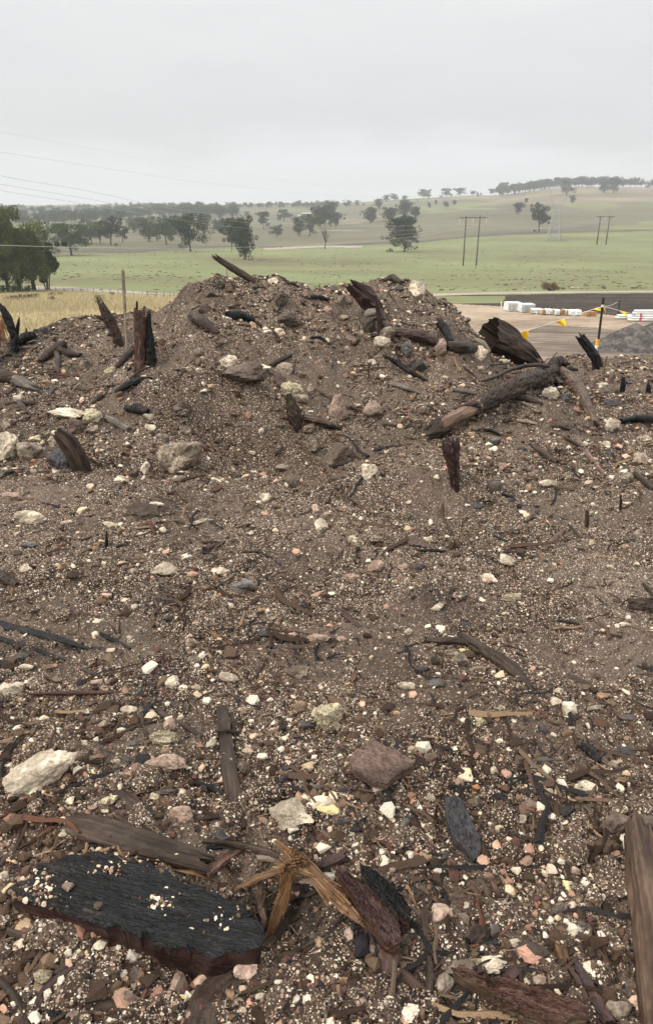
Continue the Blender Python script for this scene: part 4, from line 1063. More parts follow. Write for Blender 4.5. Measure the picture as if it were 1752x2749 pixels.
# region, x, base y, top y, width, kind, leaf, label (None: made from the plan of the trees)
TR = [
 ('A', 335, 430, 292, 150, 'gum', 1, LEAF, 'spreading low branched grey green gum, second tree right of the big left clump'),
 ('A', 518, 383, 256, 95, 'top', 2, LEAFD, 'dark upright gum with a bare straight trunk left of the row in mid field'),
 ('A', 695, 366, 254, 98, 'round', 1, LEAF, 'round mid field gum, first of the row left of the lone dark trunked tree'),
 ('A', 735, 362, 285, 50, 'slim', 1, LEAF, 'slim young gum squeezed between two rounder gums of the mid field row'),
 ('A', 780, 380, 254, 100, 'gum', 2, LEAF, 'full gum with a clear trunk at the middle of the mid field row'),
 ('A', 808, 360, 262, 50, 'slim', 2, LEAF, 'slim pale gum behind the middle of the mid field row'),
 ('A', 848, 360, 250, 80, 'round', 2, LEAF, 'rounded gum just left of the biggest mid field gum'),
 ('A', 893, 412, 248, 128, 'gum', 3, LEAFD, 'biggest mid field gum with a wide crown on a bare straight trunk'),
 ('A', 960, 355, 250, 75, 'round', 3, LEAF, 'rounded gum just right of the biggest mid field gum'),
 ('A', 1030, 322, 260, 75, 'dense', 1, LEAF, 'low wide gum clump right of the mid field row'),
 ('A', 1085, 415, 268, 75, 'gum', 4, LEAFD, 'thin gum standing left of the tall dark double crowned tree'),
 ('A', 1142, 450, 258, 110, 'dense', 2, LEAFD, 'tall dark tree with a second low crown, nearest to the mound log'),
 ('A', 1233, 308, 230, 48, 'top', 1, LEAFD, 'small upright gum alone on the slope right of the tall dark tree'),
 ('A', 1328, 270, 218, 62, 'gum', 1, LEAF, 'small round gum high on the centre slope left of the white house'),
 ('A', 1296, 345, 290, 56, 'gum', 2, LEAFD, 'little bushy tree below the centre slope left of the tree group'),
 ('A', 1398, 340, 250, 66, 'round', 1, LEAFD, 'left tree of the group below the white house'),
 ('A', 1450, 338, 244, 70, 'gum', 3, LEAF, 'middle tree of the group below the white house'),
 ('A', 1500, 320, 212, 80, 'gum', 4, LEAF, 'tall leafy tree just right of the white house'),
 ('A', 1520, 399, 288, 70, 'dead', 1, LEAF, 'bare branched dead tree in the centre of the valley'),
 ('A', 1155, 252, 225, 26, 'gum', 1, LEAF, 'tiny gum on the ridge between the far wood and the house'),
 ('A', 575, 368, 298, 60, 'top', 3, LEAF, 'open gum right of the dark upright gum in the left field'),
 ('A', 430, 378, 272, 80, 'gum', 2, LEAF, 'loose crowned gum left of the dark upright gum'),
 ('A', 470, 374, 280, 70, 'top', 4, LEAF, 'thin stemmed gum touching the dark upright gum on its left'),
 ('A', 395, 372, 290, 70, 'top', 1, LEAF, 'thin stemmed gum behind the spreading low gum'),
 ('A', 290, 385, 288, 80, 'gum', 3, LEAF, 'grey gum between the big left clump and the spreading low gum'),
 ('A', 215, 372, 300, 60, 'round', 2, LEAF, 'small gum peeping out right of the big left clump'),
 ('A', 625, 326, 260, 66, 'round', 3, LEAF, 'rounded gum behind the left end of the mid field row'),
 ('A', 660, 322, 256, 60, 'gum', 1, LEAF, 'far gum between the left field and the mid field row'),
 ('A', 420, 268, 212, 55, 'gum', 2, LEAFD, 'dark gum standing out in front of the far left wood'),
 ('A', 565, 282, 222, 52, 'round', 1, LEAFD, 'dark rounded gum before the middle of the far left wood'),
 ('A', 910, 258, 204, 50, 'gum', 4, LEAFD, 'dark gum in front of the far wood above the biggest mid field gum'),
 ('A', 970, 258, 210, 50, 'round', 2, LEAFD, 'gum before the right part of the far wood'),
 ('A', 1030, 256, 208, 52, 'dense', 1, LEAFD, 'gum near the right tip of the far wood'),
 ('A', 1092, 252, 206, 56, 'round', 3, LEAFD, 'gum at the very right tip of the far wood'),
 ('B', 10, 398, 300, 10, 'dead', 1, LEAF, None),
 ('B', 30, 290, 178, 70, 'round', 1, LEAF, 'tall tree right of the white house group'),
 ('B', 52, 292, 230, 62, 'dense', 2, LEAFD, 'low dark tree right of the white house group'),
 ('B', 8, 288, 200, 50, 'gum', 3, LEAF, 'tree in the middle of the clump beyond the dead tree'),
 ('B', 215, 275, 206, 68, 'dense', 1, LEAF, 'pale green rounded tree left of the dark clump on the centre slope'),
 ('B', 305, 270, 208, 78, 'dense', 2, LEAF, 'wide low tree left in the dark clump on the centre slope'),
 ('B', 375, 255, 174, 85, 'round', 2, LEAFD, 'tallest tree of the dark clump on the centre slope'),
 ('B', 425, 250, 202, 48, 'dense', 1, LEAFD, 'right hand tree of the dark clump on the centre slope'),
 ('B', 255, 218, 170, 45, 'round', 3, LEAFD, 'dark small tree above the dark clump on the centre slope'),
 ('B', 370, 412, 264, 136, 'dense', 3, LEAFD, 'large lone dark round tree in the green field left of the power poles'),
 ('B', 288, 180, 147, 36, 'round', 1, LEAF, 'left of the two trees together on the centre skyline'), ('B', 325, 175, 141, 42, 'gum', 2, LEAF, 'right of the two trees together on the centre skyline'),
 ('B', 375, 172, 149, 33, 'round', 2, LEAF, 'round tree alone on the skyline right of the touching pair'),
 ('B', 463, 166, 124, 52, 'gum', 4, LEAF, 'spreading open tree on the skyline right of centre'), ('B', 488, 163, 142, 20, 'round', 2, LEAF, 'small tree touching the spreading open skyline tree'),
 ('B', 568, 160, 118, 42, 'gum', 1, LEAF, 'tall stemmed round tree on the skyline above the power poles'), ('B', 540, 162, 155, 14, 'bush', 1, LEAF, 'speck of a bush on the skyline left of the tall stemmed tree'),
 ('B', 594, 155, 142, 17, 'bush', 2, LEAF, 'small skyline bush right of the tall stemmed tree'), ('B', 635, 150, 116, 48, 'gum', 3, LEAF, 'broad skyline tree leaning right above the power poles'),
 ('B', 695, 138, 118, 28, 'gum', 2, LEAF, 'umbrella shaped small tree on the rising skyline'), ('B', 732, 136, 125, 14, 'bush', 1, LEAFD, 'tiny bush on the rising skyline'),
 ('B', 782, 137, 109, 26, 'gum', 4, LEAFD, 'small dark tree on the skyline left of the hilltop wood'), ('B', 838, 130, 78, 60, 'gum', 1, LEAF, 'tall faded tree rising out of the mist at the left end of the hilltop wood'),
 ('B', 490, 206, 180, 22, 'bush', 1, LEAFD, 'left bush of the four on the upper dry slope'), ('B', 522, 195, 172, 12, 'slim', 1, LEAFD, 'thin dark sapling on the upper dry slope'),
 ('B', 568, 208, 178, 26, 'gum', 2, LEAFD, 'small round tree right of the thin sapling on the upper slope'), ('B', 608, 196, 172, 22, 'round', 2, LEAFD, 'rightmost small tree of the four on the upper dry slope'),
 ('B', 717, 157, 136, 16, 'bush', 2, LEAFD, 'lone bush just under the skyline'), ('B', 940, 193, 164, 18, 'slim', 2, LEAFD, 'thin dark tree on the dry hill above the half bare tree'),
 ('B', 905, 238, 186, 46, 'gum', 3, LEAF, 'half bare leaning tree on the slope left of the tall dark gum'), ('B', 1003, 318, 192, 80, 'top', 2, LEAFD, 'tall dark gum with layered crown left of the lattice tower'),
 ('B', 1157, 193, 152, 24, 'gum', 4, LEAF, 'small pale tree on the dry hill right of the lattice tower'), ('B', 108, 204, 172, 38, 'gum', 2, LEAF, 'faded spreading tree on the far centre ridge'),
 ('B', 60, 207, 180, 26, 'round', 3, LEAF, 'faded round tree at the left end of the far centre ridge'), ('B', 153, 199, 173, 24, 'gum', 1, LEAF, 'small stemmed tree on the far centre ridge'), ('B', 182, 196, 186, 16, 'bush', 2, LEAF, 'low bush at the right end of the far centre ridge'),
 ('B', 1350, 139, 72, 66, 'gum', 3, LEAF, 'stemmed tree in front of the hilltop wood near its middle'), ('B', 1305, 139, 84, 56, 'round', 1, LEAF, 'broad tree in front of the hilltop wood left of the stemmed one'),
 ('B', 1132, 150, 84, 60, 'gum', 2, LEAFD, 'misty tree on the hill crest right behind the lattice tower'), ('B', 1515, 114, 94, 40, 'bush', 1, LEAF, 'low grey green bush at the right end of the hill'), ]
for i, (r_, x_, by, ty, w_, kind, var, mat, lab) in enumerate(TR):
    if lab is None: continue
    P = gf(r_, x_, by); D = depth(P); hm = (by - ty) * psc(r_) * D / FPX * 1.0; P[2] -= .01 * hm
    tree(P, hm * 1.02, w_ / (by - ty), kind, var, mat, lab, name='dead_tree' if kind == 'dead' else ('bush' if kind == 'bush' else 'gum_tree'), cat='bush' if kind == 'bush' else 'tree')
    if x_ == 1142:
        t2 = tree(P + np.array([.6, 0, 0]), hm * .42, .8, 'bush', 2, LEAFD, 'low dark shrub under the tall dark tree in mid valley', cat='shrub', name='shrub')
# ---- the big clump at the left edge
for (x_, by, ty, w_, var, lab, kd) in [(40, 602, 232, 215, 11, 'tallest olive green tree of the big clump at the left edge', 'round'), (-60, 604, 226, 260, 12, 'cut off tree at the frame edge in the big left clump', 'round'), (95, 596, 300, 190, 13, 'middle tree of the big left clump with several dark stems', 'round'),
        (165, 592, 290, 210, 14, 'right tree of the big left clump, crown over thin leaning stems', 'round'), (222, 590, 380, 130, 15, 'low right hand tree of the big left clump with bare grey twigs', 'top')]:
    P = gf('A', x_, by); D = depth(P); hm = (by - ty) * psc('A') * D / FPX
    t_ = tree(P, hm, w_ / (by - ty), kd, var, LEAFO if x_ < 180 else LEAF, lab, group='trees of the big left clump', nl=26000, size=.015)
    tr = [c for c in t_.children if c.name.startswith('trunk')][0]
    mb = MB(); g = np.random.default_rng(var)
    for q in range(3 if x_ > 60 else 2):
        a = g.uniform(-.12, .12); b = g.uniform(-.3, .3)
        mb.tube([(a, .02 * q, -.03), (a * 1.2 + b * .2, 0, .3), (a + b, .05, .62)], [.019, .014, .006], 6)
    V = np.array(mb.v) * np.array([tr.scale[0], tr.scale[1], tr.scale[2]]); mesh_obj('stem', V, mb.f, TRUNK, t_)
for (x_, by, ty, w_) in [(20, 606, 570, 60), (75, 604, 575, 60), (135, 600, 572, 55)]:
    P = gf('A', x_, by); hm = (by - ty) * psc('A') * depth(P) / FPX
    tree(P, hm, w_ / (by - ty), 'bush', 2, LEAFD, 'dark low scrub under the big left clump', cat='shrub', group='scrub under the left clump', name='shrub')
# ---- far woods, one mass each
def wood_mass(name, label, pts, hpx, n_, mat, seed, D=None, jit=(0, 0)):
    g = np.random.default_rng(seed); VV = []; TT = []; tb = MB()
    for q in range(n_):
        t = g.uniform(0, len(pts) - 1.001); i = int(t); f = t - i; r_, x0, b0, tp0 = pts[i]; _, x1, b1, tp1 = pts[i + 1]
        x = x0 + (x1 - x0) * f; b = b0 + (b1 - b0) * f; tp = tp0 + (tp1 - tp0) * f; rr = g.uniform() ** 1.3
        by = b + (tp - b) * rr * .62
        P = gf(r_, x, by); dp = depth(P); h = hpx * g.uniform(.6, 1.35) * psc(r_) * dp / FPX
        if rr > .9: h = min(h, abs(by - tp) * psc(r_) * dp / FPX * 1.15 + 2)
        cl = []
        for _ in range(7):
            a, e = g.uniform(0, 6.28), g.uniform(0, .36) ; cl.append((P[0] + math.cos(a) * e * h, P[1] + math.sin(a) * e * h, P[2] + h * g.uniform(.45, .85), h * g.uniform(.16, .30)))
        nl_ = 460; V, F, T = leaves(cl, nl_, h * .045, g); VV.append(V); TT.append(T); 
        tb.tube([tuple(P - np.array([0, 0, 1])), (P[0] + g.uniform(-.05, .05) * h, P[1], P[2] + h * .7)], [h * .022, h * .01], 4)
    V = np.concatenate(VV); F = np.arange(len(V)).reshape(-1, 4)
    o = mesh_obj(name, V, F, mat, attrs=[('tone', 'FLOAT', np.concatenate(TT))]); tag(o, label, 'woodland', kind='stuff')
    m2 = MB(); o2 = mesh_obj('trunks', np.array(tb.v), tb.f, TRUNK, o)
    o2['kind'] = 'stuff'
wood_mass('far_woodland', 'dark far wood filling the plain behind the left fields', [('A', -80, 296, 222), ('A', 150, 290, 222), ('A', 330, 286, 224), ('A', 480, 284, 218), ('A', 640, 262, 208), ('A', 780, 258, 208), ('A', 940, 252, 208), ('A', 1110, 250, 212)], 40, 430, LEAFD, 5)
wood_mass('distant_woodland', 'misty wood along the most distant left skyline', [('A', -80, 232, 204), ('A', 110, 230, 204), ('A', 300, 226, 212), ('A', 600, 215, 200), ('A', 900, 214, 204), ('A', 1200, 212, 192), ('A', 1400, 210, 192), ('A', 1535, 210, 192)], 22, 330, LEAF, 6)
wood_mass('hilltop_woodland', 'wood capping the misty hill at the right', [('B', 800, 165, 120), ('B', 900, 150, 106), ('B', 980, 128, 94), ('B', 1060, 108, 68), ('B', 1150, 110, 66), ('B', 1260, 118, 60), ('B', 1400, 116, 52), ('B', 1560, 108, 46)], 36, 240, LEAFD, 7)
# ================================================================ grass tufts and low growth
def blades(name, label, n_, poly, hmin, hmax, wid, mat, seed, per=3):
    g = np.random.default_rng(seed); (u0, u1, y0, y1) = poly; y = np.exp(g.uniform(math.log(y0), math.log(y1), n_)); x = g.uniform(u0, u1, n_) * y; z = HF(x, y)
    a_, b_ = toscreen(np.stack([x, y, z], -1)); a_ = a_ * 1535 / 652; b_ = b_ * 1535 / 652
    k = (b_ > np.interp(a_, [0, 150, 420, 600], [692, 687, 699, 704]) + 2) & ((b_ < 735) | (g.uniform(size=n_) < .35)) & (b_ < 800)
    x, y, z = x[k], y[k], z[k]; n_ = len(x); h = g.uniform(hmin, hmax, n_); a = g.uniform(0, math.pi, n_); dx, dy = np.cos(a) * wid, np.sin(a) * wid; lx, ly = g.normal(size=(2, n_)) * h * .35
    V = np.stack([np.stack([x - dx, y - dy, z - .02], -1), np.stack([x + dx, y + dy, z - .02], -1), np.stack([x + lx, y + ly, z + h], -1)], 1).reshape(-1, 3)
    tone = np.repeat(g.uniform(0, 1, n_), 3); return tag(mesh_obj(name, V, np.arange(n_ * 3).reshape(-1, 3), mat, attrs=[('tone', 'FLOAT', tone)]), label, 'grass', kind='stuff')
GBL = leaf_mat('golden_blades', (.24, .20, .115), (.54, .47, .30))
blades('golden_grass', 'tall golden dry grass in the field left of the heap', 90000, (-.62, -.02, 38, 96),   .15, .48, .022, GBL, 31)
WEED = leaf_mat('olive_weeds', (.05, .045, .02), (.13, .11, .05))
def shrub(P, h, w_, mat, label, cat='shrub', name='shrub', nl=1400, size=.03, group=None):
    g = np.random.default_rng(int(abs(P[0] * 91 + P[1] * 7)) % 9999); cl = [(g.uniform(-.4, .4) * w_, g.uniform(-.3, .3) * w_, g.uniform(.2, .75) * h, g.uniform(.2, .36) * h) for _ in range(26)]
    t = thing(name, tuple(P), label, cat, group); V, F, T = leaves(cl, nl, size * h, g); mesh_obj('foliage', V, F, mat, t, attrs=[('tone', 'FLOAT', T)])
    mb = MB()
    for c in cl: mb.tube([(0, 0, -.05), (c[0] * .5, c[1] * .5, c[2] * .5), c[:3]], [.03 * h, .02 * h, .01 * h], 4)
    mesh_obj('stem', np.array(mb.v), mb.f, TRUNK, t); return t
P = gf('B', 1055, 594); s_ = psc('B') * depth(P) / FPX
shrub(P, 46 * s_, 88 * s_, LEAFR, 'russet brown round bush beside the gravel track', nl=3800, size=.032)
P = gf('A', 467, 668); s_ = psc('A') * depth(P) / FPX; shrub(P, 66 * s_, 28 * s_, LEAFO, 'slender green sapling in the golden grass left of the tall splintered stick', 'sapling', 'sapling', 900, .028)
P = gf('A', 527, 617); s_ = psc('A') * depth(P) / FPX; shrub(P, 20 * s_, 18 * s_, LEAFD, 'small dark bush by the wire fence', nl=500, size=.06)
for (x_, y_, h_, w_) in [(50, 640, 26, 80), (110, 636, 30, 80), (160, 630, 26, 60), (243, 640, 22, 34), (243, 620, 20, 40), (285, 615, 16, 40)]:
    P = gf('A', x_, y_); s_ = psc('A') * depth(P) / FPX; shrub(P, h_ * s_, w_ * s_, WEED, 'olive weedy clump in the golden grass near the big left trees', 'weed clump', 'weed_clump', 900, .05, group='weed clumps in the golden grass')
# scattered dark tussocks in the green crop
g = np.random.default_rng(77); n_ = 2600; y = np.exp(g.uniform(math.log(68), math.log(300), n_)); x = g.uniform(-.45, .55, n_) * y
k = (fbm(x / 30, y / 30, 5.0, o=3) > -.12); x, y = x[k], y[k]; z = HF(x, y); a_, b_ = toscreen(np.stack([x, y, z], -1)); b_ = b_ * 1535 / 652; a_ = a_ * 1535 / 652
k = (b_ < 684) & (b_ > 566) & (a_ > 100); x, y, z = x[k], y[k], z[k]; V0, F0 = ICO[1]; n_ = len(x)
sc = g.uniform(.08, .26, (n_, 1, 1)) * np.array([1.5, 1.2, .4]); V = (V0[None] * sc + np.stack([x, y, z], -1)[:, None]).reshape(-1, 3); F = (F0[None] + (np.arange(n_) * len(V0))[:, None, None]).reshape(-1, 3)
tag(mesh_obj('tussocks', V, F, WEED, attrs=[('tone', 'FLOAT', np.repeat(g.uniform(0, .7, n_), len(V0)))]), 'dark tussocks dotted over the green field', 'tussocks', kind='stuff')
# ================================================================ YARD, POLES, WIRES, FENCES
WHITE = flat_mat('white_film', (.62, .64, .64), .35, .08, 3, .5); TIMBER = flat_mat('crate_timber', (.40, .235, .10), .8, .3, 5); TIMBERD = flat_mat('pale_crate_timber', (.46, .36, .25), .8, .25, 5)
POLE = flat_mat('weathered_pole_timber', (.085, .062, .048), .9, .3, 3); STEEL = flat_mat('galvanised_steel', (.27, .28, .29), .5, .1, 2); PORC = flat_mat('white_insulator', (.72, .70, .64), .4, .05, 3)
CABLE = flat_mat('aluminium_cable', (.36, .365, .37), .45, .05, 1); DARKST = flat_mat('dark_steel', (.03, .03, .032), .6, .2, 5); DARKG = flat_mat('grey_slat', (.16, .17, .175), .6, .1, 3); PINK = flat_mat('pink_strap', (.50, .06, .13), .6, .1, 5)
YEL = flat_mat('yellow_flag_vinyl', (.83, .50, .012), .5, .05, 9); ROPE = flat_mat('white_rope', (.66, .63, .56), .8, .08, 9); BLK = flat_mat('black_plastic', (.012, .012, .013), .5, .1, 9)
ORG = flat_mat('orange_sleeve', (.72, .36, .03), .5, .1, 20); LBL = flat_mat('white_label', (.74, .72, .66), .6, .06, 20); PVC = flat_mat('grey_white_pipe', (.50, .52, .51), .5, .06, 4)
def px3(r_, x, y, yd): return at_y(px(r_, x, y), yd)
# H frame poles
def h_frame(b1, b2, t1, t2, arm, ins, label):
    P1, P2 = gf('B', *b1), gf('B', *b2); yd = (P1[1] + P2[1]) / 2
    for P, b in ((P1, b1), (P2, b2)):
        pass
    P1 = px3('B', *b1, yd); P2 = px3('B', *b2, yd); T1 = px3('B', *t1, yd); T2 = px3('B', *t2, yd); A0 = px3('B', arm[0], arm[2], yd - .25); A1 = px3('B', arm[1], arm[3], yd - .25)
    s = psc('B') * depth(P1) / FPX
    root = thing('power_pole', tuple((P1 + P2) / 2), label, 'power pole', 'twin pole power line frames in the green field'); org = tuple(root.location)
    for P, T in ((P1, T1), (P2, T2)):
        P = P - np.array([0, 0, .6]); MB().tube([P, (P + T) / 2, T], [3.3 * s, 3.0 * s, 2.5 * s], 8).build('pole', POLE, root, True)
    MB().tube([A0, A1], 1.9 * s, 6).build('crossarm', POLE, root)
    br = MB(); br.tube([A0 + (A1 - A0) * .3 - np.array([0, .2, 0]), T1 * .75 + P1 * .25], .8 * s, 5); 
    out = []
    for x, y0, y1 in ins:
        a, b = px3('B', x, y0, yd - .3), px3('B', x - 1, y1, yd - .3); m = MB(); m.tube([a, b], .8 * s, 6)
        for q in range(7):
            c = a + (b - a) * (q + .5) / 7; m.tube([c, c + (b - a) * .05], [2.4 * s, 2.0 * s], 8)
        m.build('insulator', PORC, root); out.append(b)
    for T in (T1, T2):
        m = MB(); m.box(tuple(T), (7 * s, 2 * s, 1.5 * s)); m.build('pole_cap', STEEL, root)
    return out, yd
I1, yd1 = h_frame((648, 478), (709, 476), (663, 243), (728, 241), (630, 760, 253, 252), [(633, 256, 280), (695, 256, 279), (757, 256, 278)], 'nearer twin timber power poles joined by a crossarm, right of the lone round tree')
I2, yd2 = h_frame((1272, 379), (1315, 377), (1291, 244), (1334, 244), (1268, 1357, 248, 248), [(1270, 249, 263), (1312, 249, 263), (1355, 249, 263)], 'farther twin timber power poles with a crossarm near the right edge')
# lattice tower
Pb = gf('B', 1066, 358); sT = psc('B') * depth(Pb) / FPX; yT = Pb[1]
def tp(x, y, dy=0.0): return px3('B', x, y, yT + dy)
tw = thing('lattice_tower', tuple(Pb), 'tall grey steel lattice transmission tower standing faint before the hill', 'pylon'); 
def strut(m, a, b, r=.55): m.tube([a, b], r * 1.35 * sT, 4)
LG = [(1034, 366, 1072, 214, -7), (1094, 366, 1100, 214, -7), (1044, 350, 1074, 214, 7), (1103, 362, 1101, 214, 7)]
for (a, b, c, d, dy) in LG: strut_m = MB(); strut(strut_m, tp(a, b, dy), tp(c, d, dy * .3), .9); strut_m.build('leg', STEEL, tw)
m = MB()
lv = [0, .12, .28, .46, .64, .82, 1]
def lerp_leg(L, t): return tp(L[0] + (L[2] - L[0]) * t, L[1] + (L[3] - L[1]) * t, L[4] * (1 - .7 * t))
for (i, j) in ((0, 1), (1, 3), (3, 2), (2, 0)):
    for a, b in zip(lv[:-1], lv[1:]):
        strut(m, lerp_leg(LG[i], a), lerp_leg(LG[j], b), .4); strut(m, lerp_leg(LG[j], a), lerp_leg(LG[i], b), .4); strut(m, lerp_leg(LG[i], b), lerp_leg(LG[j], b), .4)
m.build('bracing', STEEL, tw)
for (x0, x1, x2, nm) in ((1072, 1060, 1054, 'arm'), (1100, 1131, 1132, 'arm')):
    m = MB(); 
    for o in (-3, 3):
        strut(m, tp(x0 + o, 214, o), tp(x1 + o, 150, o), .65); strut(m, tp(x1 + o, 150, o), tp(x2 + o, 106, o), .6)
    for q in range(6):
        t0, t1 = q / 6, (q + 1) / 6; strut(m, tp(x0 + (x1 - x0) * t0 - 3, 214 - 64 * t0), tp(x0 + (x1 - x0) * t1 + 3, 214 - 64 * t1), .35); strut(m, tp(x0 + (x1 - x0) * t0 + 3, 214 - 64 * t0), tp(x0 + (x1 - x0) * t1 - 3, 214 - 64 * t1), .35)
    m.build('arm_lattice', STEEL, tw)
m = MB(); strut(m, tp(1036, 103), tp(1150, 103), .6); strut(m, tp(1040, 108), tp(1146, 108), .5)
for q in range(14): strut(m, tp(1040 + q * 8, 103 if q % 2 else 108), tp(1048 + q * 8, 108 if q % 2 else 103), .35)
strut(m, tp(1132, 108), tp(1132, 92), .5); strut(m, tp(1055, 106), tp(1054, 92), .5); m.build('crossarm', STEEL, tw)
for x in (1040, 1093, 1146): MB().tube([tp(x, 108), tp(x, 119)], .5 * sT, 5).build('insulator', PORC, tw)
# overhead wires: each one a cable of its own
def wire(path, rad, label, group=None):
    """path: (region, x, y, distance)"""
    W = [px3(*p) for p in path]; W, _ = resample(W, 48); W = np.array(W); rad = rad * .72
    for _ in range(6): W[1:-1] = (W[:-2] + W[2:] + 2 * W[1:-1]) / 4
    rr = [rad * min(1.0, .35 + .65 * depth(p) / 110) for p in W]
    o = MB().tube(W, rr, 5).build('power_line', CABLE, loc=tuple(W[0])); tag(o, label, 'power line', group)
wire([('A', -60, 42, 70), ('A', 0, 60, 78), ('A', 380, 120, 120), ('A', 760, 203, 175), ('A', 1100, 255, 195), ('A', 1535, 291, 205), ('B', 330, 296, 205), ('B', 633, 281, yd1)], .028, 'highest of the three overhead wires dropping from the left edge to the nearer power poles')
wire([('A', -60, 84, 70), ('A', 0, 97, 78), ('A', 380, 158, 120), ('A', 620, 205, 165), ('A', 1000, 262, 190), ('A', 1535, 312, 205), ('B', 330, 326, 205), ('B', 694, 280, yd1)], .028, 'middle of the three overhead wires dropping from the left edge to the nearer power poles')
wire([('A', -60, 116, 70), ('A', 0, 127, 78), ('A', 300, 172, 110), ('A', 520, 210, 150), ('A', 1000, 290, 190), ('A', 1535, 338, 205), ('B', 330, 345, 205), ('B', 756, 279, yd1)], .028, 'lowest of the three overhead wires dropping from the left edge to the nearer power poles')
wire([('A', -60, 380, 62), ('A', 0, 382, 68), ('A', 300, 391, 100), ('A', 700, 398, 150), ('A', 1100, 394, 185), ('A', 1535, 374, 200), ('B', 300, 366, 205), ('B', 560, 318, 208), ('B', 756, 282, yd1)], .045, 'pale overhead wire running nearly level across the left fields')
wire([('A', -60, -64, 90), ('A', 360, 0, 150), ('A', 900, 84, 230), ('A', 1535, 150, 330), ('B', 400, 158, 370), ('B', 1040, 119, yT)], .022, 'lower of the two thin high wires crossing the grey sky')
wire([('A', -60, -160, 90), ('A', 360, -86, 150), ('A', 780, 2, 220), ('A', 1480, 100, 320), ('B', 400, 130, 370), ('B', 1054, 95, yT)], .012, 'upper of the two thin high wires crossing the grey sky')
for k in range(3):
    W = resample([I1[k], (I1[k] * .55 + I2[k] * .45) - np.array([0, 0, 2.2]), I2[k]], 24)[0]
    tag(MB().tube(W, .02, 4).build('power_line', CABLE, loc=tuple(W[0])), 'thin wire sagging between the two twin power pole frames', 'power line', 'wires between the two pole frames')
# farmhouse
P = gf('A', 1440, 246); s = psc('A') * depth(P) / FPX; hs = thing('farmhouse', tuple(P), 'tiny white farmhouse with a low grey roof on the centre hill', 'house')
MB().box((P[0], P[1], P[2] + 5 * s), (56 * s, 26 * s, 11 * s)).build('wall', WHITE, hs)
m = MB(); x, y, z = P; a, b, h0, h1 = 31 * s, 17 * s, 10.6 * s, 17 * s
m.add([(x - a, y - b, z + h0), (x + a, y - b, z + h0), (x + a, y + b, z + h0), (x - a, y + b, z + h0), (x - a * .8, y, z + h1), (x + a * .8, y, z + h1)], [(0, 1, 5, 4), (1, 2, 5), (2, 3, 4, 5), (3, 0, 4), (3, 2, 1, 0)]).build('roof', STEEL, hs)
for q in (-16, 2, 17): MB().box((x + q * s, y - 13.1 * s, z + 5.5 * s), (6 * s, .6 * s, 5 * s)).build('window', BLK, hs)
MB().box((x - 40 * s, y, z + 4 * s), (16 * s, 14 * s, 8 * s)).build('shed', WHITE, hs)
# wrapped stacks and crates in the yard
def wrapped(x0, x1, by, ty, label, pleat=12, tone=WHITE, rz=.12, deep=.9, group=None):
    P = gf('B', (x0 + x1) / 2, by); s = psc('B') * depth(P) / FPX; w_, h_ = (x1 - x0) * s * .86, (by - ty) * s * .86; d_ = w_ * deep
    t = thing('wrapped_pallet', tuple(P + np.array([0, d_ / 2, 0])), label, 'pallet', group); t.rotation_euler.z = rz
    n_ = 96; V = []; F = []; lv = [0, .12, .3, .5, .7, .88, 1.0]; g = np.random.default_rng(int(x0)); oo = g.uniform(0, 9)
    for q, f in enumerate(lv):
        for j in range(n_):
            a = 2 * math.pi * j / n_; c, s_ = math.cos(a), math.sin(a); e = .16; r = 1 / max(abs(c), abs(s_)); x, y = c * r * w_ / 2, s_ * r * d_ / 2
            wv = 1 + .045 * math.sin(j * pleat * 2 * math.pi / n_ + 2 * fbm(f * 2, j * .05, oo, o=1)) * (1 - .4 * f) + .05 * float(fbm(j * .12 + oo, f * 3, 1, o=2)); wv *= (1 - .03 * f)
            V.append((x * wv, y * wv, .09 * h_ + f * h_ * .9 + (.03 * h_ * float(fbm(j * .2, 3, oo, o=1)) if f == 1 else 0)))
    for q in range(len(lv) - 1):
        for j in range(n_): F.append((q * n_ + j, q * n_ + (j + 1) % n_, (q + 1) * n_ + (j + 1) % n_, (q + 1) * n_ + j))
    F.append(tuple((len(lv) - 1) * n_ + j for j in range(n_))); mesh_obj('wrap', np.array(V), F, tone, t, smooth=False)
    pb = MB()
    for q in (-.4, 0, .4): pb.box((q * w_, 0, .04 * h_), (w_ * .12, d_ * .96, .085 * h_))
    mesh_obj('pallet_base', np.array(pb.v), pb.f, TIMBERD, t)
    fr = MB()
    for q in range(pleat): fr.box((-w_ / 2 + (q + .5) * w_ / pleat, -d_ / 2 * 1.045, h_ * .52), (w_ * .022, .02, h_ * .8))
    mesh_obj('slat_line', np.array(fr.v), fr.f, DARKG, t); return t
wrapped(846, 924, 692, 645, 'tall white wrapped stack, the left and farther of the two biggest', 9)
wrapped(909, 988, 697, 653, 'tall white wrapped stack just right of the leftmost one', 11)
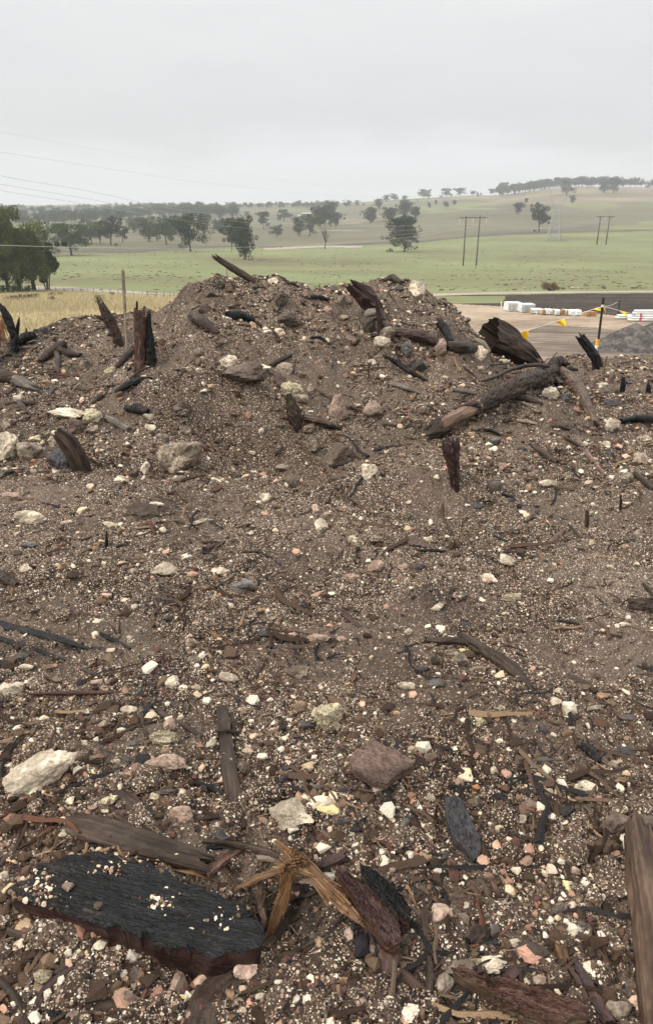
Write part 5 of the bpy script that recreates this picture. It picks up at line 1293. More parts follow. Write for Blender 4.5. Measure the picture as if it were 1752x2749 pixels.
def crate(x0, x1, by, ty, label, cover, tone, rz=.1):
    P = gf('B', (x0 + x1) / 2, by); s = psc('B') * depth(P) / FPX; w_, h_ = (x1 - x0) * s * .9, (by - ty) * s * .8; d_ = w_ * .7
    t = thing('timber_crate', tuple(P + np.array([0, d_ / 2, 0])), label, 'crate'); t.rotation_euler.z = rz; g = np.random.default_rng(int(x0))
    m = MB(); m.box((0, 0, h_ * .52), (w_ * .9, d_ * .9, h_ * .7)); mesh_obj('cargo', np.array(m.v), m.f, tone, t)
    for q in range(5): m = MB(); m.box((-w_ / 2 + .03 + q * (w_ - .06) / 4, -d_ / 2, h_ * .5), (w_ * .05, .04, h_ * .82)); mesh_obj('upright', np.array(m.v), m.f, TIMBER, t)
    for z_ in (.18, .55, .9): m = MB(); m.box((0, -d_ / 2 - .035, h_ * z_), (w_, .03, h_ * .09)); mesh_obj('rail', np.array(m.v), m.f, TIMBER, t)
    m = MB()
    for q in (-.4, 0, .4): m.box((q * w_, 0, .04 * h_), (w_ * .1, d_, .08 * h_))
    mesh_obj('skid', np.array(m.v), m.f, TIMBER, t)
    for (a, b) in cover:                                   # torn film draped over part of it
        n_, k_ = 16, 12; V = []; F = []
        for i in range(n_):
            for j in range(k_):
                u = a + (b - a) * i / (n_ - 1); v = j / (k_ - 1); x_ = -w_ / 2 + u * w_
                if v < .42: y_, z_ = -d_ / 2 - .09, h_ * (.16 + v / .42 * .82)
                else: y_, z_ = -d_ / 2 - .09 + (v - .42) / .58 * (d_ + .1), h_ * 1.0
                V.append((x_ + .05 * float(fbm(i * .5, j * .5, 1.5, o=1)), y_ + .10 * float(fbm(i * .6 + x0, j * .4, 2.5, o=2)), z_ + .06 * float(fbm(i * .5 + x0, j * .6, 5.5, o=2))))
        for i in range(n_ - 1):
            for j in range(k_ - 1): F.append((i * k_ + j, (i + 1) * k_ + j, (i + 1) * k_ + j + 1, i * k_ + j + 1))
        mesh_obj('torn_film', np.array(V), F, WHITE, t)
    return t
crate(962, 1016, 703, 674, 'low crate almost hidden under pale film, right beside the second white stack', [(.0, .62), (.5, 1.03)], TIMBERD)
crate(1008, 1064, 708, 677, 'low crate with film over its right side, third item right of the white stacks', [(.35, 1.04)], TIMBERD)
crate(1068, 1130, 710, 678, 'low brown crate with film hanging at its left and right ends', [(-.03, .42), (.88, 1.05)], TIMBER)
crate(1134, 1198, 712, 681, 'low crate draped in white film with cloth trailing on the ground', [(-.05, .5), (.42, 1.05)], TIMBERD)
crate(1215, 1273, 714, 686, 'uncovered orange timber crate just left of the flagged stake', [], TIMBER)
def pipes(x0, x1, by, ty, label, nrow, ncol, straps):
    P = gf('B', x0, by); s = psc('B') * depth(P) / FPX; L = (x1 - x0) * s; h_ = (by - ty) * s * .85; r = h_ / (nrow * 2); yd = P[1]
    t = thing('pipe_stack', tuple(P), label, 'pipe stack')
    for i in range(nrow):
        for j in range(ncol - i // 2):
            off = (i * 37 + j * 61) % 11 * .02 * L * .3 + i * r * 1.2
            MB().tube([(P[0] + off, yd + j * r * 2.1 + i * r * .4, P[2] + r * (1.9 * i + 1.15)), (P[0] + L, yd + j * r * 2.1 + i * r * .4, P[2] + r * (1.9 * i + 1.15))], r, 8).build('pipe', WHITE if (i + j) % 3 else PVC, t, True)
    for u in straps: MB().box((P[0] + u * L, yd - r * 1.12, P[2] + r * nrow * .75), (L * .03, .03, r * nrow * 1.4)).build('strap', PINK, t)
    for u in (.06, .5, .94): MB().box((P[0] + u * L, yd + r * ncol * .9, P[2] + .03), (.12, r * ncol * 2.1, .07)).build('bearer', TIMBER, t)
pipes(1422, 1700, 738, 676, 'large stack of white pipes with a pink strap at the right edge', 5, 4, [.18, .42])
pipes(1364, 1440, 727, 704, 'small low bundle of pale pipes at the left end of the pipe stack', 2, 3, [])
def stick(r_, b, t_, w_, mat, label, name, cat, far=True):
    P = gf(r_, *b); s = psc(r_) * depth(P) / FPX; T = px3(r_, t_[0], t_[1], P[1]); P2 = P - np.array([0, 0, .3])
    m = MB().tube([P2, T], w_ * s / 2, 6); o = m.build(name, mat, loc=tuple(P)); return tag(o, label, cat)
stick('B', (827, 676), (827, 645), 4, PORC, 'short pale marker peg left of the white wrapped stacks', 'marker_peg', 'marker')
P = gf('B', 866, 800); s = psc('B') * depth(P) / FPX
t = thing('meter_box', tuple(P), 'small pale box on a peg half hidden behind the hollow log', 'box'); MB().box((P[0], P[1], P[2] + 17 * s), (34 * s, 24 * s, 26 * s)).build('box_body', PVC, t); MB().box((P[0], P[1], P[2] + 32 * s), (40 * s, 28 * s, 4 * s)).build('lid', WHITE, t); MB().box((P[0], P[1], P[2] + 1.5 * s), (10 * s, 10 * s, 9 * s)).build('base', TIMBER, t)
stick('B', (830, 800), (830, 728), 11, PVC, 'grey white pipe standing up behind the top of the hollow log', 'standing_pipe', 'pipe')
# grey gravel heap
P = gf('E', 1480, 440); s = psc('E') * depth(P) / FPX; g = np.random.default_rng(5); X, Y = np.meshgrid(np.linspace(-420, 420, 150), np.linspace(-420, 420, 150)); 
hp = lambda x, y, cx, cy, h, r: np.clip(h - np.hypot(x - cx, (y - cy)) * h / r, 0, None)
Zp = np.maximum(hp(X, Y, -80, 0, 175, 300), hp(X, Y, 140, 60, 215, 330)); Zp = Zp - 8 * np.clip(1 - np.abs(Zp - 170) / 40, 0, 1) + 9 * fbm(X / 60, Y / 60, 2, o=3) + 5 * fbm(X / 14, Y / 14, 3, o=3)
HEAPM = field_mat('grey_gravel', [(.40, (.045, .041, .038)), (.5, (.085, .078, .072)), (.60, (.16, .148, .135))], 2.5, 7, None, bd=.25)
V, F = grid_mesh(X * s, Y * s, Zp * s - 6 * s); tag(mesh_obj('gravel_heap', V + P, F, HEAPM, loc=tuple(P)), 'dark grey conical gravel heap at the right edge of the yard', 'gravel heap')
# rubble, fence, track side
g = np.random.default_rng(9)
for q in range(26):
    x = [885, 935, 960, 985][q] if q < 4 else g.uniform(1085, 1330) if q < 22 else g.uniform(1350, 1530); y = 583 + g.uniform(-5, 5) + (4 if x < 900 else 0)
    P = gf('B', x, y); s = psc('B') * depth(P) / FPX; w_ = g.uniform(10, 26) * s if q != 0 else 24 * s
    o = stone(P, w_, w_ * .8, w_ * g.uniform(.35, .7), RM[['T', 'P', 'G', 'B'][q % 4]], g.uniform(0, 6), seed=q + 900, sub=2); tag(o, 'rough boulder pushed up in the rubble row beside the gravel track and russet bush' if q else 'lone grey boulder left of the russet bush by the track', 'boulder', 'boulders along the gravel track' if q else None)
def fence(pts, hp_, label, post_w=2.2, mat=POLE, wires=3, every=None, group=None):
    Ps = [gf('A', *p) for p in pts]; s = psc('A') * depth(Ps[0]) / FPX; t = thing('wire_fence', tuple(Ps[0]), label, 'fence')
    for P in Ps: MB().tube([P - np.array([0, 0, .3]), P + np.array([0, 0, hp_ * s])], post_w * s / 2, 5).build('post', mat, t)
    for k in range(wires):
        m = MB(); m.tube([P + np.array([0, 0, hp_ * s * (.35 + .3 * k)]) for P in Ps], .012, 4); m.build('strand', STEEL, t)
    return t
fence([(182, 592), (222, 594), (262, 595), (300, 596), (340, 598), (380, 600), (412, 601), (440, 602)], 15, 'long wire fence between the pale track and the golden grass at the left')
fence([(480, 605), (516, 607), (553, 610), (590, 611), (624, 614), (668, 617), (688, 619)], 20, 'wire fence running behind the tall splintered stick')
fence([(735, 625), (768, 627), (796, 628), (815, 628), (850, 629)], 24, 'short wire fence with thicker posts left of the mound')
P0, P1 = gf('A', 690, 622), gf('A', 733, 625); s = psc('A') * depth(P0) / FPX; t = thing('field_gate', tuple(P0), 'old leaning field gate in the wire fence left of the mound', 'gate')
for (a, b, nm) in ((P0, P0 + np.array([4 * s, 0, 24 * s]), 'post'), (P1, P1 + np.array([2 * s, 0, 26 * s]), 'post')): MB().tube([a, b], 1.2 * s, 5).build(nm, POLE, t)
for z_ in (8, 16, 22): MB().tube([P0 + np.array([2 * s, 0, z_ * s]), P1 + np.array([0, 0, (z_ + 1) * s])], .7 * s, 4).build('rail', POLE, t)
MB().tube([P0 + np.array([2 * s, 0, 22 * s]), P1 + np.array([0, 0, 3 * s])], .7 * s, 4).build('brace', POLE, t)
# ---------------------------------------------------------------- flagged stake and bunting
yS = 9.75
B0 = at_y(px('E', 1148, 520), yS); B0[2] = min(B0[2], float(H(B0[0], yS))); T0 = at_y(px('E', 1197, 100), yS); S0 = at_y(px('E', 1158, 385), yS); S1 = at_y(px('E', 1141, 495), yS); s = psc('E') * depth(T0) / FPX
st = thing('marker_stake', tuple(B0), 'tall black stake with orange and white labelled sleeve carrying the flag rope', 'stake')
MB().tube([B0 - np.array([0, 0, .2]), T0], 8.5 * s, 8).build('pole', BLK, st)
M_ = S0 * .62 + S1 * .38
MB().tube([S0, M_], 13 * s, 10).build('orange_band', ORG, st); lab = MB().tube([M_, S1], [13 * s, 12.6 * s], 10).build('label_sleeve', LBL, st)
tcu = bpy.data.curves.new('lettering', 'FONT'); tcu.body = 'H1870'; tcu.size = 22 * s; tcu.align_x = 'CENTER'; tcu.align_y = 'CENTER'; tcu.extrude = .0006
to = bpy.data.objects.new('lettering', tcu); COL.objects.link(to); bpy.context.view_layer.update(); dg = bpy.context.evaluated_depsgraph_get(); tm = bpy.data.meshes.new_from_object(to.evaluated_get(dg)); bpy.data.objects.remove(to)
tm.materials.clear(); tm.materials.append(BLK); lo = bpy.data.objects.new('lettering', tm); COL.objects.link(lo); lo.parent = lab
C_ = (M_ * .42 + S1 * .58); ax = Vector(tuple(S1 - M_)).normalized(); nrm = Vector((0, -1, .1)).normalized(); yax = nrm.cross(ax); Rm = Matrix((ax, yax, nrm)).transposed().to_4x4()
Rm.translation = Vector(tuple(C_ - np.array(lab.location) - np.array(st.location) + np.array([2 * s, -13.6 * s, 0]))) ; lo.matrix_local = Rm
MB().tube([at_y(px('E', 1190, 165), yS), at_y(px('E', 1192, 150), yS)], 10.5 * s, 8).build('rope_tie', ROPE, st)
bt = thing('flag_bunting', tuple(at_y(px('E', 1190, 158), yS)), 'white rope hung with yellow triangular flags tied to the black stake', 'bunting')
RP = [('E', 520, 372, 11.8), ('E', 620, 340, 11.4), ('E', 745, 305, 11), ('E', 870, 265, 10.6), ('E', 1000, 224, 10.2), ('E', 1130, 180, 9.9), ('E', 1190, 158, yS - .06), ('E', 1290, 187, 10.1), ('E', 1365, 205, 10.5), ('E', 1480, 246, 11.2), ('E', 1600, 262, 12)]
W = resample([at_y(px(a, b, c), d) for a, b, c, d in RP], 60)[0]; MB().tube(W, 2.6 * s, 5).build('rope', ROPE, bt)
def flagm(a, b, c, yd, nm='flag'):
    A, B, C_ = [np.array(at_y(px('E', *q), yd)) for q in (a, b, c)]; V = []; F = []; n_ = 9
    for i in range(n_):
        for j in range(n_ - i):
            u, v = i / (n_ - 1), j / (n_ - 1); p = A + (B - A) * v + (C_ - A) * u; p = p + np.array([0, .05 * math.sin(v * 5 + u * 3 + a[0]) * (u + .1), 0]); V.append(p)
    idx = {}; k = 0
    for i in range(n_):
        for j in range(n_ - i): idx[i, j] = k; k += 1
    for i in range(n_ - 1):
        for j in range(n_ - 1 - i):
            F.append((idx[i, j], idx[i, j + 1], idx[i + 1, j]))
            if j + 1 < n_ - i - 1: F.append((idx[i, j + 1], idx[i + 1, j + 1], idx[i + 1, j]))
    V = np.array(V); n0 = len(V); V2 = V + np.array([0, .003, 0]); F = F + [tuple(n0 + i for i in f[::-1]) for f in F]
    mesh_obj(nm, np.concatenate([V, V2]) - np.array(bt.location), F, YEL, bt, smooth=True)
flagm((615, 343), (681, 325), (679, 398), 11.3); flagm((868, 267), (932, 248), (933, 303), 10.6); flagm((1128, 182), (1184, 160), (1182, 192), 9.82); flagm((1196, 162), (1212, 170), (1204, 211), 9.8); flagm((1297, 187), (1363, 206), (1352, 233), 10.3)
P = px3('E', 1290, 132, 14.0); W = resample([at_y(px('E', 1205, 160), yS), (at_y(px('E', 1205, 160), yS) + P) / 2 - np.array([0, 0, .02]), P], 12)[0]
tag(MB().tube(W, 1.8 * s, 5).build('guy_rope', ROPE, loc=tuple(W[0])), 'thin pale rope running back from the black stake to a dark picket', 'rope')
a, b = gf('E', 1296, 215), None; s2 = psc('E') * depth(a) / FPX; tag(MB().tube([a - np.array([0, 0, .3]), a + np.array([0, 0, 92 * s2])], 6 * s2, 4).build('steel_picket', DARKST, loc=tuple(a)), 'dark steel picket standing at the edge of the tilled soil', 'picket')
# ================================================================ WOOD ON THE HEAP
# --- near: the big charred slab and its neighbours
P_SLAB = [(38, 388), (110, 318), (190, 252), (290, 212), (430, 196), (560, 212), (680, 245), (790, 292), (900, 345), (1040, 395), (1150, 455), (1215, 520), (1238, 590), (1215, 640), (1130, 672), (1040, 668), (1000, 690), (930, 668), (820, 640), (640, 580), (440, 520), (250, 460), (120, 425)]
slab('charred_log', 'J', P_SLAB, .10, .14, WM['char'], WM['redbark'], 'big flat charred slab with a black cracked face and dark red side', 'charred log', tilt=(.02, .10), amp=.009, jagv=.03, seed=3, parts=('charred_face', 'split_side'), edge=.008)
wd('split_log', 'J', [(355, 75), (520, 120), (700, 178), (860, 225), (935, 245)], [105, 118, 112, 100, 78], 'brown', 'brown split log lying just behind the big charred slab', 'log', lift=.6, flat=.55, box=.5, ridges=.16, jag=(.8, 1.1), seed=12, k=26, up=(0, -.4, 1))
wd('bark_strip', 'J', [(760, 275), (840, 278), (905, 290), (985, 318)], [14, 30, 40, 20], 'orange', 'frayed orange bark strip at the end of the brown split log', 'bark', lift=1.6, flat=.4, splinters=10, jag=(.2, 2.0), seed=13)
wd('wood_shard', 'J', [(970, 300), (1030, 250), (1100, 200)], [40, 52, 26], 'red', 'red shard pointing up right, left of the orange fibres', 'shard', lift=1.2, flat=.6, box=.6, ridges=.3, jag=(.6, 1.4), seed=14, splinters=3)
wd('branch', 'J', [(955, 145), (1060, 152), (1160, 178), (1260, 205), (1330, 232)], [18, 30, 34, 34, 26], 'brown', 'dark curved branch above the orange fibres, ending at their knot', 'branch', seed=15, lift=.8)
wd('branch', 'J', [(965, 175), (1040, 168), (1120, 185)], [14, 22, 18], 'char', 'short black branch tucked under the dark curved branch', 'branch', seed=16)
wd('pale_stick', 'J', [(1205, 232), (1260, 236), (1325, 245)], [26, 32, 16], 'pale', 'short pale stick beneath the dark curved branch', 'stick', lift=1.2, seed=17)
# orange fibre bundles: three arms meeting
def fibres(pts, th, label, n_, seed, lift=.05, spread=1.0, mat='orange'):
    g = np.random.default_rng(seed); Ps = []
    for p in pts: Q = gp('M', p[0], p[1], p[2]); Q = Q + np.array([0, 0, p[2]]); Ps.append(Q)
    s = psc('M') * depth(Ps[0]) / FPX; V = []; F = []; G = []
    root = wood('fibrous_splinter', Ps, [t * s / 2 * .9 for t in th], WM[mat], label, 'splinter', flat=.4, box=.4, ridges=.5, jag=(2.6, 2.8), seed=seed, rf=12, k=26, knob=.14)
    for q in range(n_):
        a, b = g.uniform(-1, 1, 2); m = MB(); W, _ = resample(Ps, 12); rr = np.interp(np.linspace(0, 1, 12), np.linspace(0, 1, len(th)), th) * s / 2
        t0 = g.uniform(-.12, .35); t1 = g.uniform(.7, 1.12); idx = np.linspace(t0, t1, 8) * 11; base_ = np.stack([np.interp(idx, np.arange(12), W[:, k]) for k in range(3)], -1)
        d = W[-1] - W[0]; d = d / np.linalg.norm(d); e = np.cross(d, [0, 0, 1.0]); e /= np.linalg.norm(e); 
        base_ += d * np.clip(idx - 11, 0, 9)[:, None] * .012 + d * np.clip(idx, -9, 0)[:, None] * .012
        r_ = np.interp(idx, np.arange(12), rr); fl = (np.linspace(-1, 1, 8) ** 2 * spread + g.uniform(0, .7))
        base_ += e * (a * r_ * (1 + fl * g.uniform(0, .8)))[:, None] + np.array([0, 0, 1.0]) * (abs(b) * r_ * .5 + fl * g.uniform(-.3, .6) * r_)[:, None]
        w_ = g.uniform(.0008, .0034); b0 = len(V)
        for k in range(8):
            for c in (e * w_, np.array([0, 0, w_]), -e * w_): V.append(base_[k] + c); G.append([k * .01, a * .05, b * .05])
        for k in range(7):
            for j in range(3): F.append((b0 + k * 3 + j, b0 + k * 3 + (j + 1) % 3, b0 + (k + 1) * 3 + (j + 1) % 3, b0 + (k + 1) * 3 + j))
    o = mesh_obj('loose_fibres', np.array(V) - np.array(root.location), F, WM[mat], root, attrs=[('grain', 'FLOAT_VECTOR', np.array(G))]); o['kind'] = 'stuff'
    return root
fibres([(365, 165, .10), (440, 260, .13), (520, 330, .14), (640, 400, .13), (800, 580, .09), (960, 740, .05), (1060, 825, .02)], [26, 46, 76, 88, 84, 78, 30], 'long orange fibrous splinter running down right to a frayed tip', 170, 41, spread=1.5)
fibres([(480, 335, .14), (440, 450, .13), (410, 620, .09), (350, 790, .05), (300, 915, .02)], [88, 84, 90, 72, 50], 'orange fibrous splinter hanging down from the fibre knot', 110, 42, spread=1.0)
fibres([(520, 345, .14), (380, 400, .13), (230, 450, .10), (90, 500, .08), (5, 560, .06)], [70, 44, 56, 40, 26], 'orange brown fibrous arm reaching left toward the red shard', 120, 43, spread=1.8)
fibres([(230, 440, .09), (310, 465, .10), (400, 515, .08)], [34, 26, 14], 'thin pale orange fibre twist below the left fibre arm', 26, 44)
fibres([(420, 330, .15), (480, 350, .16), (540, 380, .14)], [90, 120, 80], 'fuzzy knot of orange fibres where the three splinters meet', 150, 46, spread=2.2)
fibres([(480, 480, .07), (560, 490, .07), (650, 505, .06)], [70, 40, 20], 'wispy brush of tan fibres right of the hanging splinter', 60, 45, mat='pale')
wd('root_stub', 'M', [(170, 500, .07), (200, 600, .06), (205, 740, .05), (235, 850, .03), (210, 975, .0)], [70, 80, 50, 36, 14], 'tan', 'frayed pale root stub standing at the right tip of the charred slab', 'root', seed=46, ridges=.4, jag=(1.6, .6), splinters=6)
wd('wood_block', 'M', [(700, 415), (800, 370), (950, 300)], [50, 96, 80], 'redbark', 'dark red jagged wood block right of the fibre knot', 'wood', lift=1.5, flat=.7, box=.7, ridges=.35, jag=(1.2, .7), seed=47, splinters=3)
wd('stick', 'M', [(625, 50), (690, 150), (770, 280)], [34, 44, 20], 'brown', 'brown flat stick slanting down to the dark red block', 'stick', seed=48, flat=.5)
wd('stick', 'M', [(850, 120), (900, 200), (955, 285)], [18, 26, 20], 'char', 'black stick leaning on the dark red block', 'stick', seed=49)
wd('stick', 'M', [(600, 310), (700, 325), (800, 335)], [12, 18, 12], 'char', 'thin black stick between the fibre knot and the red block', 'stick', seed=50)
wd('stick', 'M', [(590, 285), (660, 275), (730, 262)], [12, 20, 10], 'redbark', 'thin red sliver pointing at the brown flat stick', 'stick', seed=51)
slab('bark_slab', 'M', [(868, 385), (925, 355), (990, 420), (1060, 470), (1160, 540), (1230, 600), (1320, 680), (1400, 780), (1440, 900), (1455, 1010), (1400, 1090), (1330, 1040), (1240, 950), (1160, 870), (1090, 770), (1050, 690), (980, 570), (920, 480)], .045, .045, WM['redbark'], WM['red'], 'long dark red bark slab, left of the pair right of the orange fibres', 'bark slab', tilt=(-.05, .12), amp=.008, jagv=.012, seed=8, edge=.003)
slab('bark_slab', 'M', [(1088, 330), (1150, 350), (1240, 420), (1330, 490), (1420, 590), (1500, 680), (1550, 760), (1540, 840), (1480, 835), (1420, 790), (1330, 700), (1250, 620), (1160, 540), (1100, 440)], .055, .04, WM['char'], WM['red'], 'blackened bark slab, right of the pair right of the orange fibres', 'bark slab', tilt=(-.05, .12), amp=.007, jagv=.012, seed=9, edge=.003)
wd('wood_strip', 'K', [(295, 620), (300, 700), (290, 780), (285, 850)], [80, 90, 60, 36], 'red', 'crumbling orange red strip at the foot of the long bark slab', 'wood', lift=.8, flat=.4, box=.4, ridges=.4, jag=(1.4, 1.6), seed=52)
wd('plank', 'M', [(230, 1090), (330, 980), (450, 860), (560, 790)], [90, 110, 100, 60], 'brown', 'muddy plank running up right from the tip of the charred slab', 'plank', flat=.25, box=.9, seed=53, lift=.3)
wd('slab_piece', 'M', [(480, 640), (600, 590), (720, 545)], [110, 130, 90], 'brown', 'muddy broken board under the long orange splinter', 'board', flat=.2, box=.9, seed=54, lift=.5)
wd('twig', 'M', [(520, 1120), (600, 1095), (700, 1020), (785, 955)], [22, 30, 28, 16], 'brown', 'crooked dark stick below the muddy hollow right of the slab', 'stick', seed=55)
wd('wood_strip', 'J', [(1330, 655), (1430, 680), (1535, 690)], [16, 26, 14], 'red', 'thin red brown strip under the crooked dark stick', 'strip', flat=.4, seed=56)
wd('stick', 'K', [(0, 662), (90, 668), (190, 665)], [12, 20, 14], 'redbark', 'dark red splinter leading to the crumbling orange strip', 'stick', seed=57)
for i, (pts, th, mat, lab) in enumerate([([(100, 540), (190, 560), (300, 600)], [20, 34, 16], 'brown', 'dark shard under the left fibre arm beside the pale root stub'), ([(250, 640), (310, 600), (380, 560)], [8, 10, 6], 'pale', 'thin pale strand reaching from the root stub to the hanging splinter'),
        ([(560, 640), (650, 620), (740, 650)], [30, 44, 18], 'brown', 'muddy chunk in the dark hollow under the long orange splinter'), ([(400, 820), (470, 900), (570, 1030)], [8, 10, 6], 'pale', 'bent pale straw right of the foot of the hanging splinter'),
        ([(440, 190), (450, 240), (470, 300)], [10, 14, 8], 'char', 'thin black splinter standing in the top of the fibre knot'), ([(60, 620), (30, 640), (-20, 640)], [10, 14, 8], 'char', 'thin curved black twig between slab and root stub'),
        ([(550, 400), (640, 430), (700, 470)], [16, 30, 14], 'orange', 'short orange splinter just below the long one at its upper end'), ([(500, 290), (560, 330), (620, 350)], [14, 24, 12], 'red', 'short red shard lying across the top of the fibre knot'),
        ([(300, 370), (360, 350), (420, 330)], [10, 16, 10], 'orange', 'small orange splinter at the upper left of the fibre knot'), ([(700, 1070), (740, 1030), (760, 1000)], [10, 16, 6], 'redbark', 'small red splinter standing below the dark hollow'),
        ([(580, 1150), (700, 1160), (820, 1165)], [14, 24, 12], 'redbark', 'flat red splinter below the small red one under the hollow'), ([(1180, 370), (1250, 400), (1310, 420)], [14, 24, 10], 'brown', 'brown sliver behind the upper end of the blackened bark slab')]):
    wd('splinter', 'M', pts, th, mat, lab, 'splinter', seed=700 + i, lift=1.6 if i not in (2, 10) else .6, flat=.6, ridges=.3, jag=(1, 1.4), splinters=2)
# --- right edge trunk
wd('tree_trunk', 'K', [(1480, 165), (1500, 330), (1530, 560), (1550, 760), (1575, 1000), (1600, 1200)], [150, 180, 190, 190, 190, 190], 'umber', 'smooth brown trunk lying along the lower right picture edge', 'trunk', lift=.35, flat=.85, ridges=.07, knob=.03, jag=(1.2, .2), seed=60, k=28)
# --- lower right pieces
slab('bark_piece', 'N', [(155, 262), (200, 250), (300, 285), (400, 320), (520, 335), (700, 385), (900, 450), (1050, 500), (1100, 560), (1095, 620), (1010, 605), (960, 640), (860, 640), (740, 600), (600, 545), (480, 480), (400, 410), (330, 370), (230, 315)], .06, .035, WM['red'], WM['umber'], 'large red brown bark plate with a torn edge at the lower right', 'bark', tilt=(.03, .12), amp=.010, jagv=.014, seed=11, edge=.004)
wd('wood_shard', 'N', [(320, 290), (400, 250), (495, 205)], [60, 56, 12], 'red', 'pointed red shard rising behind the left end of the bark plate', 'shard', lift=1.5, flat=.4, box=.6, seed=61, jag=(.5, .5))
wd('wood_shard', 'N', [(560, 330), (640, 250), (750, 172)], [70, 56, 14], 'redbark', 'pointed dark shard behind the middle of the bark plate', 'shard', lift=1.3, flat=.5, box=.5, seed=62, jag=(1.2, .8), splinters=4)
wd('wood_shard', 'N', [(960, 160), (1030, 280), (1100, 420), (1170, 560), (1230, 660)], [24, 48, 66, 80, 84], 'redbark', 'long dark red shard crossing the right end of the bark plate', 'shard', lift=1.7, flat=.5, box=.5, ridges=.3, seed=63, jag=(1.6, .4), splinters=3)
wd('wood_shard', 'N', [(950, 250), (1010, 340), (1060, 450), (1095, 600)], [20, 40, 40, 26], 'red', 'orange edged thin shard lying along the long dark red shard', 'shard', lift=2.2, flat=.5, box=.4, seed=64)
wd('stick', 'N', [(745, 255), (830, 320), (910, 385)], [10, 18, 8], 'char', 'thin black stick behind the bark plate near the cream pebbles', 'stick', seed=65)
wd('plank', 'N', [(155, 410), (230, 370), (330, 340)], [46, 56, 34], 'brown', 'brown flat board under the left end of the bark plate', 'board', flat=.25, box=.8, seed=66)
wd('plank', 'N', [(200, 480), (280, 445), (350, 425)], [50, 46, 26], 'pale', 'tan splintered board below the left end of the bark plate', 'board', flat=.3, box=.6, seed=67)
wd('branch', 'K', [(490, 690), (495, 790), (490, 930)], [26, 42, 44], 'brown', 'short dark branch standing left of the curved tan stone', 'branch', seed=68, knob=.12)
wd('twig', 'K', [(400, 920), (500, 950), (630, 975)], [10, 14, 10], 'char', 'thin black twig at the foot of the short dark branch', 'twig', seed=69)
wd('wood_strip', 'N', [(215, 100), (330, 112), (465, 112)], [12, 36, 10], 'orange', 'orange and black split strip above the curved tan stone', 'strip', flat=.5, seed=70, splinters=3)
wd('branch', 'N', [(0, 160), (120, 160), (240, 150), (370, 160)], [22, 34, 38, 24], 'char', 'black split branch under the orange and black strip', 'branch', seed=71)
wd('stump', 'N', [(275, 95), (325, 60), (385, 20)], [70, 110, 60], 'brown', 'crumbly brown rotten stump above the orange and black strip', 'stump', seed=72, jag=(.8, 1.4), ridges=.4, splinters=4)
wd('wood_strip', 'K', [(455, 395), (465, 500), (480, 610)], [26, 34, 16], 'brown', 'narrow brown stick standing left of the round pinkish stone', 'stick', seed=73, flat=.5)
wd('twig', 'K', [(385, 345), (430, 450), (520, 580)], [14, 10, 6], 'orange', 'pale straw like twig crossing the narrow brown stick', 'twig', seed=74, splinters=8, jag=(2, .3))
wd('wood_chip', 'K', [(760, 470), (800, 455), (845, 430)], [36, 52, 30], 'pale', 'short tan splintered chip in the bare muddy patch', 'chip', seed=75, jag=(1, 1), flat=.6)
wd('wood_chip', 'K', [(690, 360), (712, 385), (720, 415)], [26, 36, 20], 'red', 'small red brown chip, left of two above the tan chip', 'chip', seed=76, jag=(1, 1))
wd('wood_chip', 'K', [(780, 345), (800, 375), (812, 400)], [30, 40, 22], 'red', 'small red brown chip, right of two above the tan chip', 'chip', seed=77, jag=(1, 1))
wd('plank', 'K', [(700, 480), (740, 510), (800, 500)], [24, 40, 26], 'brown', 'dark flat board below the tan chip', 'board', seed=78, flat=.3, box=.7)
wd('rotten_strip', 'K', [(1095, 580), (1100, 640), (1120, 700)], [34, 50, 40], 'orange', 'crumbling rusty wood left of the long dark red shard tip', 'wood', seed=79, ridges=.5, jag=(1, 1))
# --- lower left
wd('branch', 'J', [(0, 800), (60, 870), (100, 940), (120, 1040)], [40, 44, 50, 50], 'brown', 'curved dark branch in the lower left corner', 'branch', seed=80)
wd('branch', 'J', [(155, 1040), (175, 930), (210, 850), (290, 770), (375, 725)], [40, 44, 44, 36, 14], 'redbark', 'dark bent branch rising from the lower left toward the slab', 'branch', seed=81)
wd('stick', 'J', [(275, 770), (310, 720), (330, 700)], [50, 40, 20], 'brown', 'short flat board crossing the dark bent branch', 'board', seed=82, flat=.4, box=.6)
wd('wood_strip', 'J', [(40, 570), (110, 595), (200, 640)], [36, 44, 14], 'brown', 'brown stick pointing from the slab edge to the small yellow stone', 'stick', seed=83)
wd('plank', 'J', [(205, 625), (215, 670), (222, 715)], [36, 42, 24], 'brown', 'short brown board standing below the slab left end', 'board', seed=84, flat=.4, box=.8)
wd('plank', 'J', [(405, 865), (470, 900), (560, 930), (650, 1010)], [40, 130, 130, 70], 'brown', 'splintered brown board at the bottom below the pink block', 'board', seed=85, flat=.2, box=.7, ridges=.3, jag=(1, .6), splinters=5)
wd('plank', 'J', [(480, 860), (520, 820), (560, 790)], [40, 60, 30], 'brown', 'small dark board left of the pink block', 'board', seed=86, flat=.3, box=.8)
wd('stick', 'J', [(420, 720), (430, 690), (440, 670)], [20, 28, 16], 'brown', 'tiny flat board just under the slab side', 'board', seed=87, flat=.4)
wd('charcoal', 'J', [(240, 990), (270, 960), (300, 985)], [60, 70, 50], 'char', 'black charcoal lump at the very bottom left', 'charcoal', seed=88, lump=.3)
wd('shredded_bark', 'J', [(930, 1060), (950, 940), (1010, 850), (1080, 790)], [110, 120, 110, 70], 'brown', 'dark shredded bark heap between the two bottom pink stones', 'bark', seed=89, flat=.35, ridges=.6, lump=.5, splinters=8, jag=(1, 1))
wd('twig', 'J', [(1390, 660), (1460, 620), (1530, 570)], [20, 22, 14], 'brown', 'bent dark twig at the lower middle right of the slab tip', 'twig', seed=90)
